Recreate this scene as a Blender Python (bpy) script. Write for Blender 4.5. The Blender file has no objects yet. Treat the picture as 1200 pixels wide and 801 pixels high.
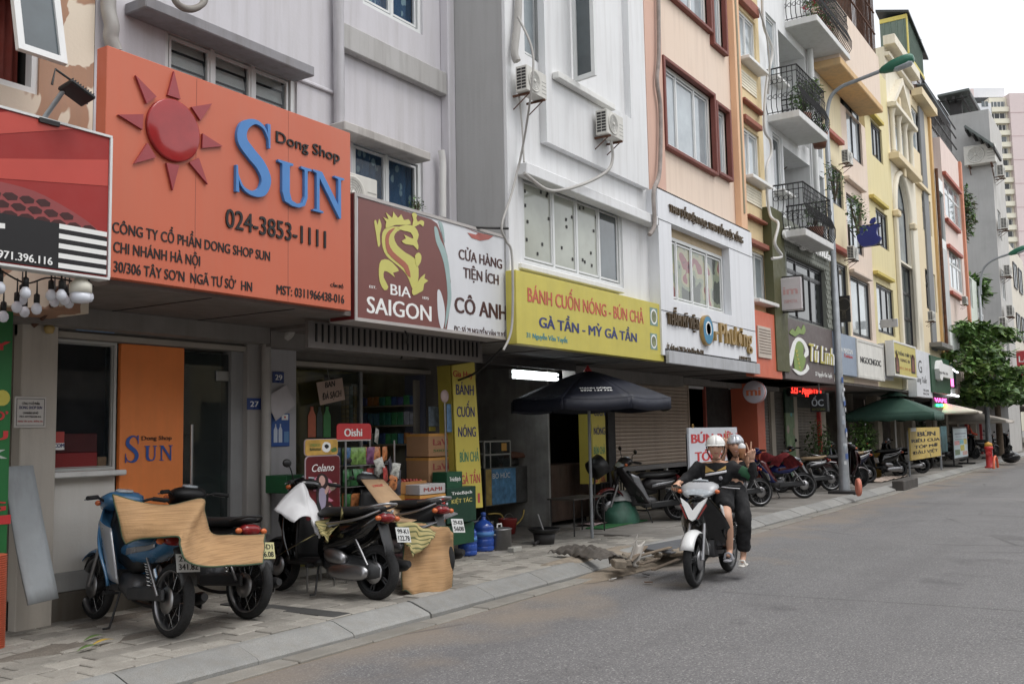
import bpy,bmesh,math,random
from mathutils import Vector,Matrix,noise as mnoise
random.seed(7)
R = math.radians
SC = bpy.context.scene
COL = SC.collection
# -- camera
F_PX,YAW,PITCH,ROLL,EYE = 1150.0,R(57.2),R(5.36),R(-1.1),1.6
fw = Vector((math.cos(PITCH)*math.sin(YAW),math.cos(PITCH)*math.cos(YAW),math.sin(PITCH)))
_r = Vector((math.cos(YAW),-math.sin(YAW),0)); _u = _r.cross(fw)
RT = _r*math.cos(ROLL)+_u*math.sin(ROLL); UP = -_r*math.sin(ROLL)+_u*math.cos(ROLL)
cam = bpy.data.objects.new("camera",bpy.data.cameras.new("camera")); COL.objects.link(cam)
cam.matrix_world = Matrix(((RT.x,UP.x,-fw.x,0),(RT.y,UP.y,-fw.y,0),(RT.z,UP.z,-fw.z,EYE),(0,0,0,1)))
cam.data.sensor_width = 36; cam.data.lens = 36*F_PX/1200; cam.data.clip_start = .05; cam.data.clip_end = 3000
SC.camera = cam
# -- light
SUN_EL,SUN_AZ = R(62),R(172)
W_ = bpy.data.worlds.new("World"); SC.world = W_; W_.use_nodes = True
nt = W_.node_tree; bg = nt.nodes['Background']
sky = nt.nodes.new('ShaderNodeTexSky'); sky.sky_type = 'NISHITA'; sky.sun_disc = False
sky.sun_elevation = SUN_EL; sky.sun_rotation = SUN_AZ; sky.air_density = 1.0; sky.dust_density = 1.2; sky.ozone_density = 1.0
hs = nt.nodes.new('ShaderNodeHueSaturation'); hs.inputs['Saturation'].default_value = .12
nt.links.new(sky.outputs[0],hs.inputs['Color']); nt.links.new(hs.outputs[0],bg.inputs[0]); bg.inputs[1].default_value = .15
sun = bpy.data.objects.new("sun",bpy.data.lights.new("sun",'SUN')); COL.objects.link(sun)
sun.data.energy = .7; sun.data.angle = R(30); sun.data.color = (1,.97,.93)
sdir = Vector((math.cos(SUN_EL)*math.sin(SUN_AZ),math.cos(SUN_EL)*math.cos(SUN_AZ),math.sin(SUN_EL)))
sun.rotation_euler = sdir.to_track_quat('Z','Y').to_euler()
SC.view_settings.view_transform = 'Standard'; SC.view_settings.look = 'None'; SC.view_settings.exposure = .85
SC.view_settings.gamma = 1
# -- measuring: a sight line met with a plane of the street
def ray(px,py): return fw*F_PX+RT*(px-600)-UP*(py-400.5)
def atY(px,py,Y): d = ray(px,py); t = Y/d.y; return (t*d.x,EYE+t*d.z)
def atX(px,py,X): d = ray(px,py); t = X/d.x; return (t*d.y,EYE+t*d.z)
def atZ(px,py,z=.13): d = ray(px,py); t = (z-EYE)/d.z; return (t*d.x,t*d.y)
def RC(pl,pr,yt,yb,Y):
 """rectangle on plane Y: left/right column, top/bottom row (rows read at the left edge)"""
 a = atY(pl,yt,Y); b = atY(pl,yb,Y); m = (a[1]+b[1])/2
 x0 = (a[0]+b[0])/2; y = (yt+yb)/2
 for _ in range(6):      # find the row where height m meets column pr
  c = atY(pr,y,Y); y += (c[1]-m)*60
 return x0,atY(pr,y,Y)[0],b[1],a[1]
GZ = .13          # pavement level
# -- materials
MATS = {}
def srgb(r,g,b):
 f = lambda c: (c/255/12.92) if c/255 <= .04045 else ((c/255+.055)/1.055)**2.4
 c = (f(r),f(g),f(b)); l = sum(c)/3; return tuple(v*.87+l*.13 for v in c)
def mat(name,col,rough=.6,metal=0,n=.10,ns=3.0,streak=0,dirt=(.12,.10,.08),bump=0,bs=60,rnd=0,spec=.5,em=0,trans=0,alpha=1,coat=0,fine=0):
 """procedural material: large tone noise, vertical rain streaks of dirt, grain and small relief"""
 if name in MATS: return MATS[name]
 m = bpy.data.materials.new(name); m.use_nodes = True; MATS[name] = m
 t = m.node_tree; N = t.nodes; L = t.links; p = N['Principled BSDF']
 p.inputs['Roughness'].default_value = rough; p.inputs['Metallic'].default_value = metal
 p.inputs['Specular IOR Level'].default_value = spec
 p.inputs['Transmission Weight'].default_value = trans; p.inputs['Alpha'].default_value = alpha
 p.inputs['Coat Weight'].default_value = coat
 if em: p.inputs['Emission Color'].default_value = (*col,1); p.inputs['Emission Strength'].default_value = em
 tc = N.new('ShaderNodeTexCoord'); oi = N.new('ShaderNodeObjectInfo')
 mp = N.new('ShaderNodeVectorMath'); mp.operation = 'ADD'; L.new(tc.outputs['Object'],mp.inputs[0])
 sc_ = N.new('ShaderNodeVectorMath'); sc_.operation = 'SCALE'; sc_.inputs[3].default_value = 37.0 if rnd else 0
 cmb = N.new('ShaderNodeCombineXYZ'); [L.new(oi.outputs['Random'],cmb.inputs[i]) for i in range(3)]
 L.new(cmb.outputs[0],sc_.inputs[0]); L.new(sc_.outputs[0],mp.inputs[1]); co = mp.outputs[0]
 cur = None
 def noise(scale,detail=5,vec=co,rough_=.6):
  q = N.new('ShaderNodeTexNoise'); q.inputs['Scale'].default_value = scale; q.inputs['Detail'].default_value = detail
  q.inputs['Roughness'].default_value = rough_; L.new(vec,q.inputs['Vector']); return q.outputs[0]
 def mix(a,b,fac,bt='MIX'):
  q = N.new('ShaderNodeMix'); q.data_type = 'RGBA'; q.blend_type = bt
  for s,v in ((6,a),(7,b)):
   if isinstance(v,tuple): q.inputs[s].default_value = (*v[:3],1)
   else: L.new(v,q.inputs[s])
  if isinstance(fac,float): q.inputs[0].default_value = fac
  else: L.new(fac,q.inputs[0])
  return q.outputs[2]
 def ramp(v,a,b,lo=0.,hi=1.):
  q = N.new('ShaderNodeMapRange'); q.inputs[1].default_value = a; q.inputs[2].default_value = b
  q.inputs[3].default_value = lo; q.inputs[4].default_value = hi; L.new(v,q.inputs[0]); return q.outputs[0]
 lo = tuple(c*(1-n) for c in col); hi = tuple(min(1,c*(1+n)) for c in col)
 cur = mix(lo,hi,ramp(noise(ns),.3,.7))
 if fine: cur = mix(cur,tuple(c*(1-fine) for c in col),ramp(noise(bs*2,2),.45,.62))
 if streak:
  mv = N.new('ShaderNodeMapping'); mv.inputs['Scale'].default_value = (5,5,.35); L.new(co,mv.inputs[0])
  s1 = ramp(noise(1.6,6,mv.outputs[0],.65),.46,.74,0,streak)
  cur = mix(cur,dirt,s1)
  s2 = ramp(noise(.9,5),.48,.80,0,streak*.8); cur = mix(cur,dirt,s2)
 if rnd:
  v = N.new('ShaderNodeHueSaturation'); L.new(cur,v.inputs['Color']); L.new(ramp(oi.outputs['Random'],0,1,1-rnd,1+rnd),v.inputs['Value']); cur = v.outputs[0]
 L.new(cur,p.inputs['Base Color'])
 if rough > .15 and not em: L.new(ramp(noise(ns*2.3),.3,.7,rough*.85,min(1,rough*1.15)),p.inputs['Roughness'])
 if bump:
  b = N.new('ShaderNodeBump'); b.inputs['Strength'].default_value = bump; b.inputs['Distance'].default_value = .01
  L.new(noise(bs,4),b.inputs['Height']); L.new(b.outputs[0],p.inputs['Normal'])
 return m
def mp(name,r,g,b,**k): return mat(name,srgb(r,g,b),**k)
def nodes_of(m):
 t = m.node_tree; return t,t.nodes,t.links,t.nodes['Principled BSDF']
def glassy(name,col=(.02,.025,.03),rough=.03,n=.5,ns=1.2,spec=1.0):
 m = mat(name,col,rough=rough,n=n,ns=ns,spec=spec); return m
# -- mesh builder
class MB:
 def __init__(s): s.v = []; s.f = []; s.m = []; s.sm = []
 def add(s,vs,fs,mi=0,smooth=False):
  o = len(s.v); s.v += [tuple(v) for v in vs]
  for f in fs: s.f.append([i+o for i in f]); s.m.append(mi); s.sm.append(smooth)
  return s
 def box(s,x0,x1,y0,y1,z0,z1,mi=0):
  if x0 > x1: x0,x1 = x1,x0
  if y0 > y1: y0,y1 = y1,y0
  if z0 > z1: z0,z1 = z1,z0
  vs = [(x,y,z) for z in (z0,z1) for y in (y0,y1) for x in (x0,x1)]
  return s.add(vs,[(0,2,3,1),(4,5,7,6),(0,1,5,4),(2,6,7,3),(0,4,6,2),(1,3,7,5)],mi)
 def bbox(s,x0,x1,y0,y1,z0,z1,b=.005,mi=0):
  """box with chamfered edges"""
  if x0 > x1: x0,x1 = x1,x0
  if y0 > y1: y0,y1 = y1,y0
  if z0 > z1: z0,z1 = z1,z0
  b = min(b,(x1-x0)*.45,(y1-y0)*.45,(z1-z0)*.45)
  bm = bmesh.new(); bmesh.ops.create_cube(bm,size=1)
  for v in bm.verts: v.co = Vector(((x0+x1)/2+v.co.x*(x1-x0),(y0+y1)/2+v.co.y*(y1-y0),(z0+z1)/2+v.co.z*(z1-z0)))
  bmesh.ops.bevel(bm,geom=bm.edges[:],offset=b,segments=1,affect='EDGES')
  bm.verts.index_update(); s.add([v.co[:] for v in bm.verts],[[v.index for v in f.verts] for f in bm.faces],mi); bm.free(); return s
 def xbox(s,M,sx,sy,sz,mi=0,b=0):
  """box of size sx,sy,sz centred on M"""
  t = MB()
  if b: t.bbox(-sx/2,sx/2,-sy/2,sy/2,-sz/2,sz/2,b)
  else: t.box(-sx/2,sx/2,-sy/2,sy/2,-sz/2,sz/2)
  return s.add([(M @ Vector(v))[:] for v in t.v],t.f,mi)
 def quad(s,a,b,c,d,mi=0): return s.add([a,b,c,d],[(0,1,2,3)],mi)
 def tube(s,pts,r,n=8,mi=0,caps=True,smooth=True):
  P = [Vector(p) for p in pts]; k = len(P)
  rr = r if isinstance(r,(list,tuple)) else [r]*k
  vs = []; up = None
  for i,p in enumerate(P):
   t = (P[min(i+1,k-1)]-P[max(i-1,0)]).normalized()
   if up is None:
    up = Vector((0,0,1)) if abs(t.z) < .9 else Vector((1,0,0))
   a = t.cross(up)
   if a.length < 1e-4: a = t.cross(Vector((0,1,0)))
   a.normalize(); b = a.cross(t).normalized(); up = b
   for j in range(n):
    q = 2*math.pi*j/n; vs.append((p+a*math.cos(q)*rr[i]+b*math.sin(q)*rr[i])[:])
  fs = [(i*n+j,i*n+(j+1) % n,(i+1)*n+(j+1) % n,(i+1)*n+j) for i in range(k-1) for j in range(n)]
  s.add(vs,fs,mi,smooth)
  if caps: s.add([vs[j] for j in range(n)],[tuple(range(n))][::-1],mi); s.add([vs[(k-1)*n+j] for j in range(n)],[tuple(range(n))],mi)
  return s
 def lathe(s,prof,o=(0,0,0),ax='Z',n=24,mi=0,smooth=True):
  """prof: (radius, height) pairs about an axis through o"""
  vs = []
  for r,h in prof:
   for j in range(n):
    q = 2*math.pi*j/n; c,d = r*math.cos(q),r*math.sin(q)
    vs.append({'Z': (o[0]+c,o[1]+d,o[2]+h),'Y': (o[0]+c,o[1]+h,o[2]+d),'X': (o[0]+h,o[1]+c,o[2]+d)}[ax])
  k = len(prof)
  fs = [(i*n+j,i*n+(j+1) % n,(i+1)*n+(j+1) % n,(i+1)*n+j) for i in range(k-1) for j in range(n)]
  if prof[0][0] > 1e-5: fs.append(tuple(range(n))[::-1])
  if prof[-1][0] > 1e-5: fs.append(tuple(range((k-1)*n,k*n)))
  return s.add(vs,fs,mi,smooth)
 def prism(s,poly,M,d,mi=0):
  """polygon (a,b) extruded d along +c of frame M"""
  n = len(poly); vs = [(M @ Vector((a,b,0)))[:] for a,b in poly]+[(M @ Vector((a,b,d)))[:] for a,b in poly]
  bm = bmesh.new(); bv = [bm.verts.new((a,b,0)) for a,b in poly]; bm.faces.new(bv)
  r = bmesh.ops.triangulate(bm,faces=bm.faces[:]); bm.verts.index_update()
  tr = [[v.index for v in f.verts] for f in bm.faces]; bm.free()
  return s.add(vs,[t[::-1] for t in tr]+[[i+n for i in t] for t in tr]+[(i,(i+1) % n,(i+1) % n+n,i+n) for i in range(n)],mi)
 def ball(s,c,rx,ry=None,rz=None,n=12,k=8,mi=0):
  ry = ry or rx; rz = rz or rx; vs = [(c[0],c[1],c[2]-rz)]
  for i in range(1,k):
   a = math.pi*i/k
   for j in range(n): q = 2*math.pi*j/n; vs.append((c[0]+rx*math.sin(a)*math.cos(q),c[1]+ry*math.sin(a)*math.sin(q),c[2]-rz*math.cos(a)))
  vs.append((c[0],c[1],c[2]+rz)); fs = [(0,1+(j+1) % n,1+j) for j in range(n)]
  for i in range(k-2): fs += [(1+i*n+j,1+i*n+(j+1) % n,1+(i+1)*n+(j+1) % n,1+(i+1)*n+j) for j in range(n)]
  e = len(vs)-1; fs += [(e,1+(k-2)*n+j,1+(k-2)*n+(j+1) % n) for j in range(n)]
  return s.add(vs,fs,mi,True)
 def loft(s,rings,n=12,e=2.4,mi=0,cap=True):
  """rings: (centre, a_vec, b_vec) ellipses with superellipse exponent e"""
  vs = []
  for c,a,b in rings:
   c,a,b = Vector(c),Vector(a),Vector(b)
   for j in range(n):
    q = 2*math.pi*j/n; cc,ss = math.cos(q),math.sin(q)
    f = (abs(cc)**e+abs(ss)**e)**(-1/e); vs.append((c+a*cc*f+b*ss*f)[:])
  k = len(rings); fs = [(i*n+j,i*n+(j+1) % n,(i+1)*n+(j+1) % n,(i+1)*n+j) for i in range(k-1) for j in range(n)]
  if cap: fs += [tuple(range(n))[::-1],tuple(range((k-1)*n,k*n))]
  return s.add(vs,fs,mi,True)
 def grid(s,nu,nv,fn,mi=0,smooth=True,thick=0):
  vs = [tuple(fn(i/nu,j/nv)) for j in range(nv+1) for i in range(nu+1)]
  fs = [(j*(nu+1)+i,j*(nu+1)+i+1,(j+1)*(nu+1)+i+1,(j+1)*(nu+1)+i) for j in range(nv) for i in range(nu)]
  return s.add(vs,fs,mi,smooth)
 def mesh(s,name,mats,solid=0,weld=False):
  me = bpy.data.meshes.new(name); me.from_pydata(s.v,[],s.f)
  for m in (mats if isinstance(mats,(list,tuple)) else [mats]): me.materials.append(m)
  me.polygons.foreach_set('material_index',s.m); me.polygons.foreach_set('use_smooth',s.sm)
  bm = bmesh.new(); bm.from_mesh(me)
  if weld: bmesh.ops.remove_doubles(bm,verts=bm.verts[:],dist=1e-5)
  if solid:
   bmesh.ops.recalc_face_normals(bm,faces=bm.faces[:])
   bmesh.ops.solidify(bm,geom=bm.faces[:],thickness=solid)
  bmesh.ops.recalc_face_normals(bm,faces=bm.faces[:]); bm.to_mesh(me); bm.free()
  me.update(); return me
 def build(s,name,mats,parent=None,solid=0,smooth_angle=None,**tags):
  o = bpy.data.objects.new(name,s.mesh(name,mats,solid)); COL.objects.link(o); attach(o,parent)
  if smooth_angle:
   o.data.shade_smooth(); o.data.set_sharp_from_angle(angle=R(smooth_angle))
  for k,v in tags.items(): o[k] = v
  return o
def attach(o,parent):
 if parent is not None:
  o.parent = parent
  if parent.type == 'EMPTY' and '_inv' in parent: o.matrix_parent_inverse = Matrix.Translation(-Vector(parent['_inv']))
 return o
LOCS = {}
def thing(name,label,cat,loc=(0,0,0),group=None,kind=None):
 """empty at the thing's base; its parts are built in street coordinates"""
 o = bpy.data.objects.new(name,None); COL.objects.link(o); o.location = loc; o.empty_display_size = .1
 o['label'] = label; o['category'] = cat
 if group: o['group'] = group
 if kind: o['kind'] = kind
 o['_inv'] = list(loc)
 return o
def local(name,label,cat,group=None):
 o = thing(name,label,cat,(0,0,0),group); return o
def place(o,x,y,z=GZ,rz=0,s=1):
 o.location = (x,y,z); o.rotation_euler = (0,0,rz); o.scale = (s,s,s); return o
def tag(o,label,cat,group=None,kind=None):
 o['label'] = label; o['category'] = cat
 if group: o['group'] = group
 if kind: o['kind'] = kind
 return o
def copy_tree(o,parent=None):
 c = o.copy(); COL.objects.link(c)
 if parent is not None: c.parent = parent; c.matrix_parent_inverse = o.matrix_parent_inverse.copy()
 for ch in o.children: copy_tree(ch,c)
 return c
def again(o,label,x,y,z=GZ,rz=0,s=1,group=None):
 c = copy_tree(o); c['label'] = label
 if group: c['group'] = group
 return place(c,x,y,z,rz,s)
def struct(o,kind='structure'): o['kind'] = kind; return o
# frames: (a, b, c) -> street, c pointing out of the surface
def FY(y): return Matrix(((1,0,0,0),(0,0,-1,y),(0,1,0,0),(0,0,0,1)))           # faces the road (-Y)
def FX(x): return Matrix(((0,0,-1,x),(-1,0,0,0),(0,1,0,0),(0,0,0,1)))           # faces the camera end (-X); a runs towards the road
def FZ(z): return Matrix.Translation((0,0,z))
def frame(o,a,b):
 a = Vector(a).normalized(); b = Vector(b).normalized(); c = a.cross(b)
 return Matrix(((a.x,b.x,c.x,o[0]),(a.y,b.y,c.y,o[1]),(a.z,b.z,c.z,o[2]),(0,0,0,1)))
def text(s,F,x0,x1,zb,cap,m,parent,ext=.003,off=.0,shear=0,name='lettering',keep=False,rise=0):
 """letters fitted between a=x0..x1 standing on b=zb with capital height cap"""
 cu = bpy.data.curves.new('t','FONT'); cu.body = s.replace('Ơ','O’').replace('Ở','Ỏ’'); cu.resolution_u = 3; cu.shear = shear; cu.extrude = .01
 to = bpy.data.objects.new('t',cu); COL.objects.link(to)
 dg = bpy.context.evaluated_depsgraph_get(); me = bpy.data.meshes.new_from_object(to.evaluated_get(dg))
 bpy.data.objects.remove(to); bpy.data.curves.remove(cu)
 if not len(me.vertices): return None
 xs = [v.co.x for v in me.vertices]; a,b = min(xs),max(xs); k = (x1-x0)/max(b-a,1e-4)
 if keep: k = min(k,cap/.72)
 vs = []; fs = []; n0 = len(me.vertices); fc = [list(p.vertices) for p in me.polygons]
 for q,dx in enumerate((0,off*1.1,-off*1.1) if off > 0 else (0,)):     # heavier faces: the outline struck three times
  vs += [(F @ Vector((x0+(v.co.x-a+dx)*k,zb+v.co.y*cap/.72+rise*(v.co.x-a)*k,.0015+(v.co.z+.01)/.02*ext+.0002*q)))[:] for v in me.vertices]
  fs += [[i+n0*q for i in f] for f in fc]
 bpy.data.meshes.remove(me); me = bpy.data.meshes.new(name); me.from_pydata(vs,[],fs)
 me.materials.clear(); me.materials.append(m); me.name = name
 o = bpy.data.objects.new(name,me); COL.objects.link(o); attach(o,parent); return o
def poly(parent,name,F,pts,m,d=.003,c0=.002,solidn=None):
 b = MB(); b.prism(pts,F @ Matrix.Translation((0,0,c0)),d); return b.build(name,m,parent)
def smooth_poly(pts,k=4,closed=True):
 """Catmull-Rom through points"""
 out = []; n = len(pts)
 for i in range(n if closed else n-1):
  g = lambda j: Vector(pts[j % n]) if closed else Vector(pts[max(0,min(n-1,j))])
  p0,p1,p2,p3 = g(i-1),g(i),g(i+1),g(i+2)
  for q in range(k):
   t = q/k; out.append((.5*((2*p1)+(p2-p0)*t+(2*p0-5*p1+4*p2-p3)*t*t+(3*p1-p0-3*p2+p3)*t**3))[:])
 if not closed: out.append(tuple(pts[-1]))
 return out
def arc(cx,cy,r,a0,a1,n=12): return [(cx+r*math.cos(R(a0+(a1-a0)*i/n)),cy+r*math.sin(R(a0+(a1-a0)*i/n))) for i in range(n+1)]
# -- shared materials
M = {}
M['conc'] = mp('concrete',128,126,122,rough=.85,n=.18,ns=1.7,streak=.35,bump=.3,bs=40)
M['kerb'] = mp('kerb_granite',146,146,143,rough=.7,n=.14,ns=5,rnd=.12,fine=.25,bs=90,streak=.3,dirt=(.22,.19,.15),bump=.3)
M['gutter'] = mp('gutter_slab',142,138,130,rough=.85,n=.2,ns=3,rnd=.1,fine=.2,bs=60,streak=.3,dirt=(.2,.17,.13),bump=.3)
M['paver'] = mp('paver',152,147,138,rough=.85,n=.2,ns=4,rnd=.3,fine=.2,bs=50,streak=.35,dirt=(.14,.125,.105),bump=.4)
M['joint'] = mp('joint_dirt',92,85,75,rough=.95,n=.3,ns=5,bump=.5)
M['sand'] = mp('sandy_dirt',146,132,114,rough=.95,n=.2,ns=6,fine=.25,bs=50,bump=.5)
M['white_pvc'] = mp('white_pvc',218,220,219,rough=.35,n=.05,streak=.12,dirt=(.35,.33,.3))
M['glass'] = glassy('window_glass',srgb(70,80,84),rough=.04,n=.35,spec=.9)
M['glass_sky'] = glassy('bright_window_glass',srgb(150,160,165),rough=.06,n=.25,spec=1)
M['glass_dark'] = glassy('dark_window_glass',srgb(34,38,40),rough=.05,n=.4,spec=.5)
M['black'] = mp('black_paint',22,22,23,rough=.45,n=.2)
M['rubber'] = mp('tyre_rubber',30,30,31,rough=.8,n=.25,ns=20,bump=.2)
M['steel'] = mat('steel',(.42,.42,.42),rough=.35,metal=1,n=.2)
M['galv'] = mp('galvanised',150,155,160,rough=.5,metal=.35,n=.15,ns=5,streak=.25,dirt=(.2,.18,.15))
M['rust'] = mp('rusty_iron',96,62,44,rough=.85,n=.4,ns=9,bump=.3)
M['iron'] = mp('dark_iron',44,42,42,rough=.6,n=.3)
M['white'] = mp('white_paint',224,224,220,rough=.5,n=.06,streak=.15,dirt=(.3,.28,.25))
M['letter_white'] = mp('white_letter',235,235,232,rough=.5,n=.03)
M['letter_black'] = mp('black_letter',24,22,24,rough=.5,n=.1)
M['letter_red'] = mp('red_letter',200,30,34,rough=.5,n=.08)
M['letter_blue'] = mp('navy_letter',32,40,110,rough=.5,n=.08)
clearer = mat('curtain_glass',(.02,.03,.04),rough=.03,n=.1,alpha=.18,spec=1)
M['leaf'] = mp('leaf',98,134,62,rough=.5,n=.4,ns=3,rnd=.25)
M['leaf_dark'] = mp('dark_leaf',66,98,48,rough=.5,n=.4,ns=3)
M['leaf_yellow'] = mp('yellowing_leaf',150,140,50,rough=.5,n=.3,ns=3)
M['bark'] = mp('bark',96,82,66,rough=.9,n=.3,ns=12,bump=.6)
M['cable'] = mp('grey_cable',168,165,160,rough=.7,n=.15)
M['cable_black'] = mp('black_cable',30,30,30,rough=.6,n=.15)
M['cardboard'] = mp('cardboard',176,142,104,rough=.85,n=.14,ns=6)
M['maroon'] = mp('maroon_frame',124,60,48,rough=.6,n=.12,streak=.1)
M['yellow_sign'] = mp('yellow_sign_sheet',204,190,66,rough=.5,n=.06,streak=.12,dirt=(.3,.27,.1))
M['skin'] = mat('skin',srgb(212,162,132),rough=.5,n=.06,ns=8)
def plaster(name,r,g,b,streak=.35,n=.08,dirt=(.2,.185,.165)):
 return mp(name,r,g,b,rough=.85,n=n,ns=.9,streak=streak,dirt=dirt,bump=.15,bs=30)
# -- ground, road, pavement
def sheet(name,x0,x1,y0,y1,z,m):
 b = MB(); b.quad((x0,y0,z),(x1,y0,z),(x1,y1,z),(x0,y1,z)); return struct(b.build(name,m))
sheet('ground',-200,900,-300,600,-.05,M['conc'])
asph = mp('asphalt',112,111,112,rough=.9,n=.07,ns=.5,bump=.5,bs=140)
t,N,L,p = nodes_of(asph)
tc = N.new('ShaderNodeTexCoord'); base = p.inputs['Base Color'].links[0].from_socket
def nz(scale,det,vec=None):
 q = N.new('ShaderNodeTexNoise'); q.inputs['Scale'].default_value = scale; q.inputs['Detail'].default_value = det
 L.new(vec or tc.outputs['Object'],q.inputs['Vector']); return q.outputs[0]
def mr(v,a,b,c=0.,d=1.):
 q = N.new('ShaderNodeMapRange'); [setattr(q.inputs[i+1],'default_value',x) for i,x in enumerate((a,b,c,d))]; L.new(v,q.inputs[0]); return q.outputs[0]
def mx(a,b,f,bt='MIX'):
 q = N.new('ShaderNodeMix'); q.data_type = 'RGBA'; q.blend_type = bt
 for s,v in ((6,a),(7,b)):
  if isinstance(v,tuple): q.inputs[s].default_value = (*v,1)
  else: L.new(v,q.inputs[s])
 L.new(f,q.inputs[0]); return q.outputs[2]
c = mx(base,srgb(178,176,172),mr(nz(75,2),.54,.72,0,.75))       # pale stone chips
c = mx(c,srgb(62,61,62),mr(nz(60,2),.56,.74,0,.8))              # dark binder between them
mpn = N.new('ShaderNodeMapping'); mpn.inputs['Scale'].default_value = (.12,1.3,1); L.new(tc.outputs['Object'],mpn.inputs[0])
c = mx(c,srgb(92,90,91),mr(nz(1.0,4,mpn.outputs[0]),.5,.75,0,.45))     # wheel tracks along the lane
sx = N.new('ShaderNodeSeparateXYZ'); L.new(tc.outputs['Object'],sx.inputs[0])
add = N.new('ShaderNodeMath'); add.operation = 'ADD'; L.new(sx.outputs[1],add.inputs[0]); L.new(mr(nz(1.2,6),.25,.75,-.9,.9),add.inputs[1])
c = mx(c,srgb(140,127,112),mr(add.outputs[0],4.2,5.3,0,.75))        # sand swept against the kerb
w2 = N.new('ShaderNodeTexVoronoi'); w2.feature = 'DISTANCE_TO_EDGE'; w2.inputs['Scale'].default_value = .33; L.new(tc.outputs['Object'],w2.inputs[0])
ck = N.new('ShaderNodeMath'); ck.operation = 'MULTIPLY'; L.new(mr(w2.outputs[0],.0,.012,.55,0),ck.inputs[0]); L.new(mr(nz(.35,3),.50,.60),ck.inputs[1]); c = mx(c,srgb(52,50,50),ck.outputs[0])   # hairline cracks
c = mx(c,srgb(74,72,74),mr(nz(.8,5),.62,.70,0,.45))          # oil and damp stains
c = mx(c,srgb(150,148,146),mr(nz(.22,3),.56,.66,0,.25))      # worn pale patches
L.new(c,p.inputs['Base Color'])
def road():
 b = MB(); b.grid(90,24,lambda u,v: (-12+u*u*300,-6.5+v*11.72,.0+.010*mnoise.noise(Vector(((-12+u*u*300)*.3,v*8,0)))-.006),0); return struct(b.build('road',asph))
road()
def far_side():
 return
def far_side_():
 b = MB(); b.box(-20,290,-10,-6.5,-.03,.12); struct(b.build('far_pavement',M['conc']))
far_side()
# gutter slabs and sloping kerb stones, one by one
gut = struct(MB().box(-10,120,5.2,5.46,-.04,-.004).build('gutter',M['sand']))
kb = struct(MB().box(-10,120,5.46,5.70,-.04,.01).build('kerb_line',M['joint']))
rk = random.Random(3)
def along(name,x0,x1,step,mesh_fn,m,parent,jit=.004):
 me = mesh_fn(); me.materials.append(m) if not me.materials else None
 x = x0; i = 0
 while x < x1:
  o = bpy.data.objects.new(name,me); COL.objects.link(o); o.parent = parent
  o.location = (x,5.5+rk.uniform(-jit,jit),rk.uniform(-jit,jit)); o.rotation_euler = (rk.uniform(-.01,.01),0,rk.uniform(-.004,.004)); x += step; i += 1
def gmesh():
 b = MB(); b.bbox(.006,.794,-.295,-.10,-.03,.014,.008); return b.mesh('gutter_slab',M['gutter'])
def kmesh():
 b = MB(); P = [(-.09,-.02),(-.09,.035),(-.07,.055),(.13,.128),(.16,.132),(.19,.13),(.19,-.02)]
 for x in (.005,.995): pass
 vs = [(x,y,z) for x in (.006,.994) for y,z in P]; n = len(P)
 b.add(vs,[tuple(range(n)),tuple(range(n,2*n))]+[(i,(i+1) % n,(i+1) % n+n,i+n) for i in range(n)]); return b.mesh('kerb_stone',M['kerb'])
along('gutter_slab',2,60,.8,gmesh,M['gutter'],gut)
along('kerb_stone',2,60,1.0,kmesh,M['kerb'],kb)
# pavement: bedding sheet, pavers near the camera one by one, the rest as one mass, big slabs farther on
pv = struct(MB().box(-10,140,5.69,12.4,-.04,GZ-.028).build('pavement',M['joint']))
PAVE_END = 12.6
pm = MB(); pm.bbox(.004,.296,.004,.196,-.06,.0,.006); pm = pm.mesh('paving_stone',M['paver'])
sites = []
j = 0; y = 5.70
while y < 7.9:
 x = 2.4+(j % 2)*.15
 while x < PAVE_END: sites.append((x,y)); x += .3
 y += .2; j += 1
BURIED = [(9.0,6.2)]
sites.sort(key=lambda s: (Vector((s[0],s[1],0))-Vector((0,0,0))).length)
sites = [s for s in sites if not (s[1] > 7.6)]
vis = [s for s in sites if s[0] > 3.4]
rest = MB(); cnt = 0
for s in sites:
 dz = rk.uniform(-.006,.004)+.010*mnoise.noise(Vector((s[0]*.8,s[1]*.9,3)))
 if s[0] > 3.4 and cnt < 290:
  o = bpy.data.objects.new('paving_stone',pm); COL.objects.link(o); o.parent = pv; cnt += 1
  o.location = (s[0],s[1],GZ+dz); o.rotation_euler = (rk.uniform(-.014,.014),rk.uniform(-.014,.014),rk.uniform(-.012,.012))
 else: rest.box(s[0]+.004,s[0]+.296,s[1]+.004,s[1]+.196,GZ-.05,GZ+dz)
struct(rest.build('paving_stones',M['paver'],pv),'stuff')
mslab = mp('slab',128,124,118,rough=.85,n=.2,ns=2.2,rnd=.14,streak=.4,dirt=(.15,.13,.11),bump=.3)
sm = MB(); sm.bbox(.004,.596,.004,.626,-.06,0,.006); sm = sm.mesh('pavement_slab',mslab)
y = 5.70
rs2 = MB()
for j in range(4):
 x = PAVE_END+.3*(j % 2)
 while x < 70:
  if x < 36:
   o = bpy.data.objects.new('pavement_slab',sm); COL.objects.link(o); o.parent = pv
   o.location = (x,y,GZ+rk.uniform(-.006,.003)); o.rotation_euler = (rk.uniform(-.006,.006),rk.uniform(-.006,.006),0)
  else: rs2.box(x+.004,x+.596,y+.004,y+.626,GZ-.05,GZ+rk.uniform(-.006,.003))
  x += .6
 y += .63
struct(rs2.build('pavement_slabs',mslab,pv),'stuff')
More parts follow.
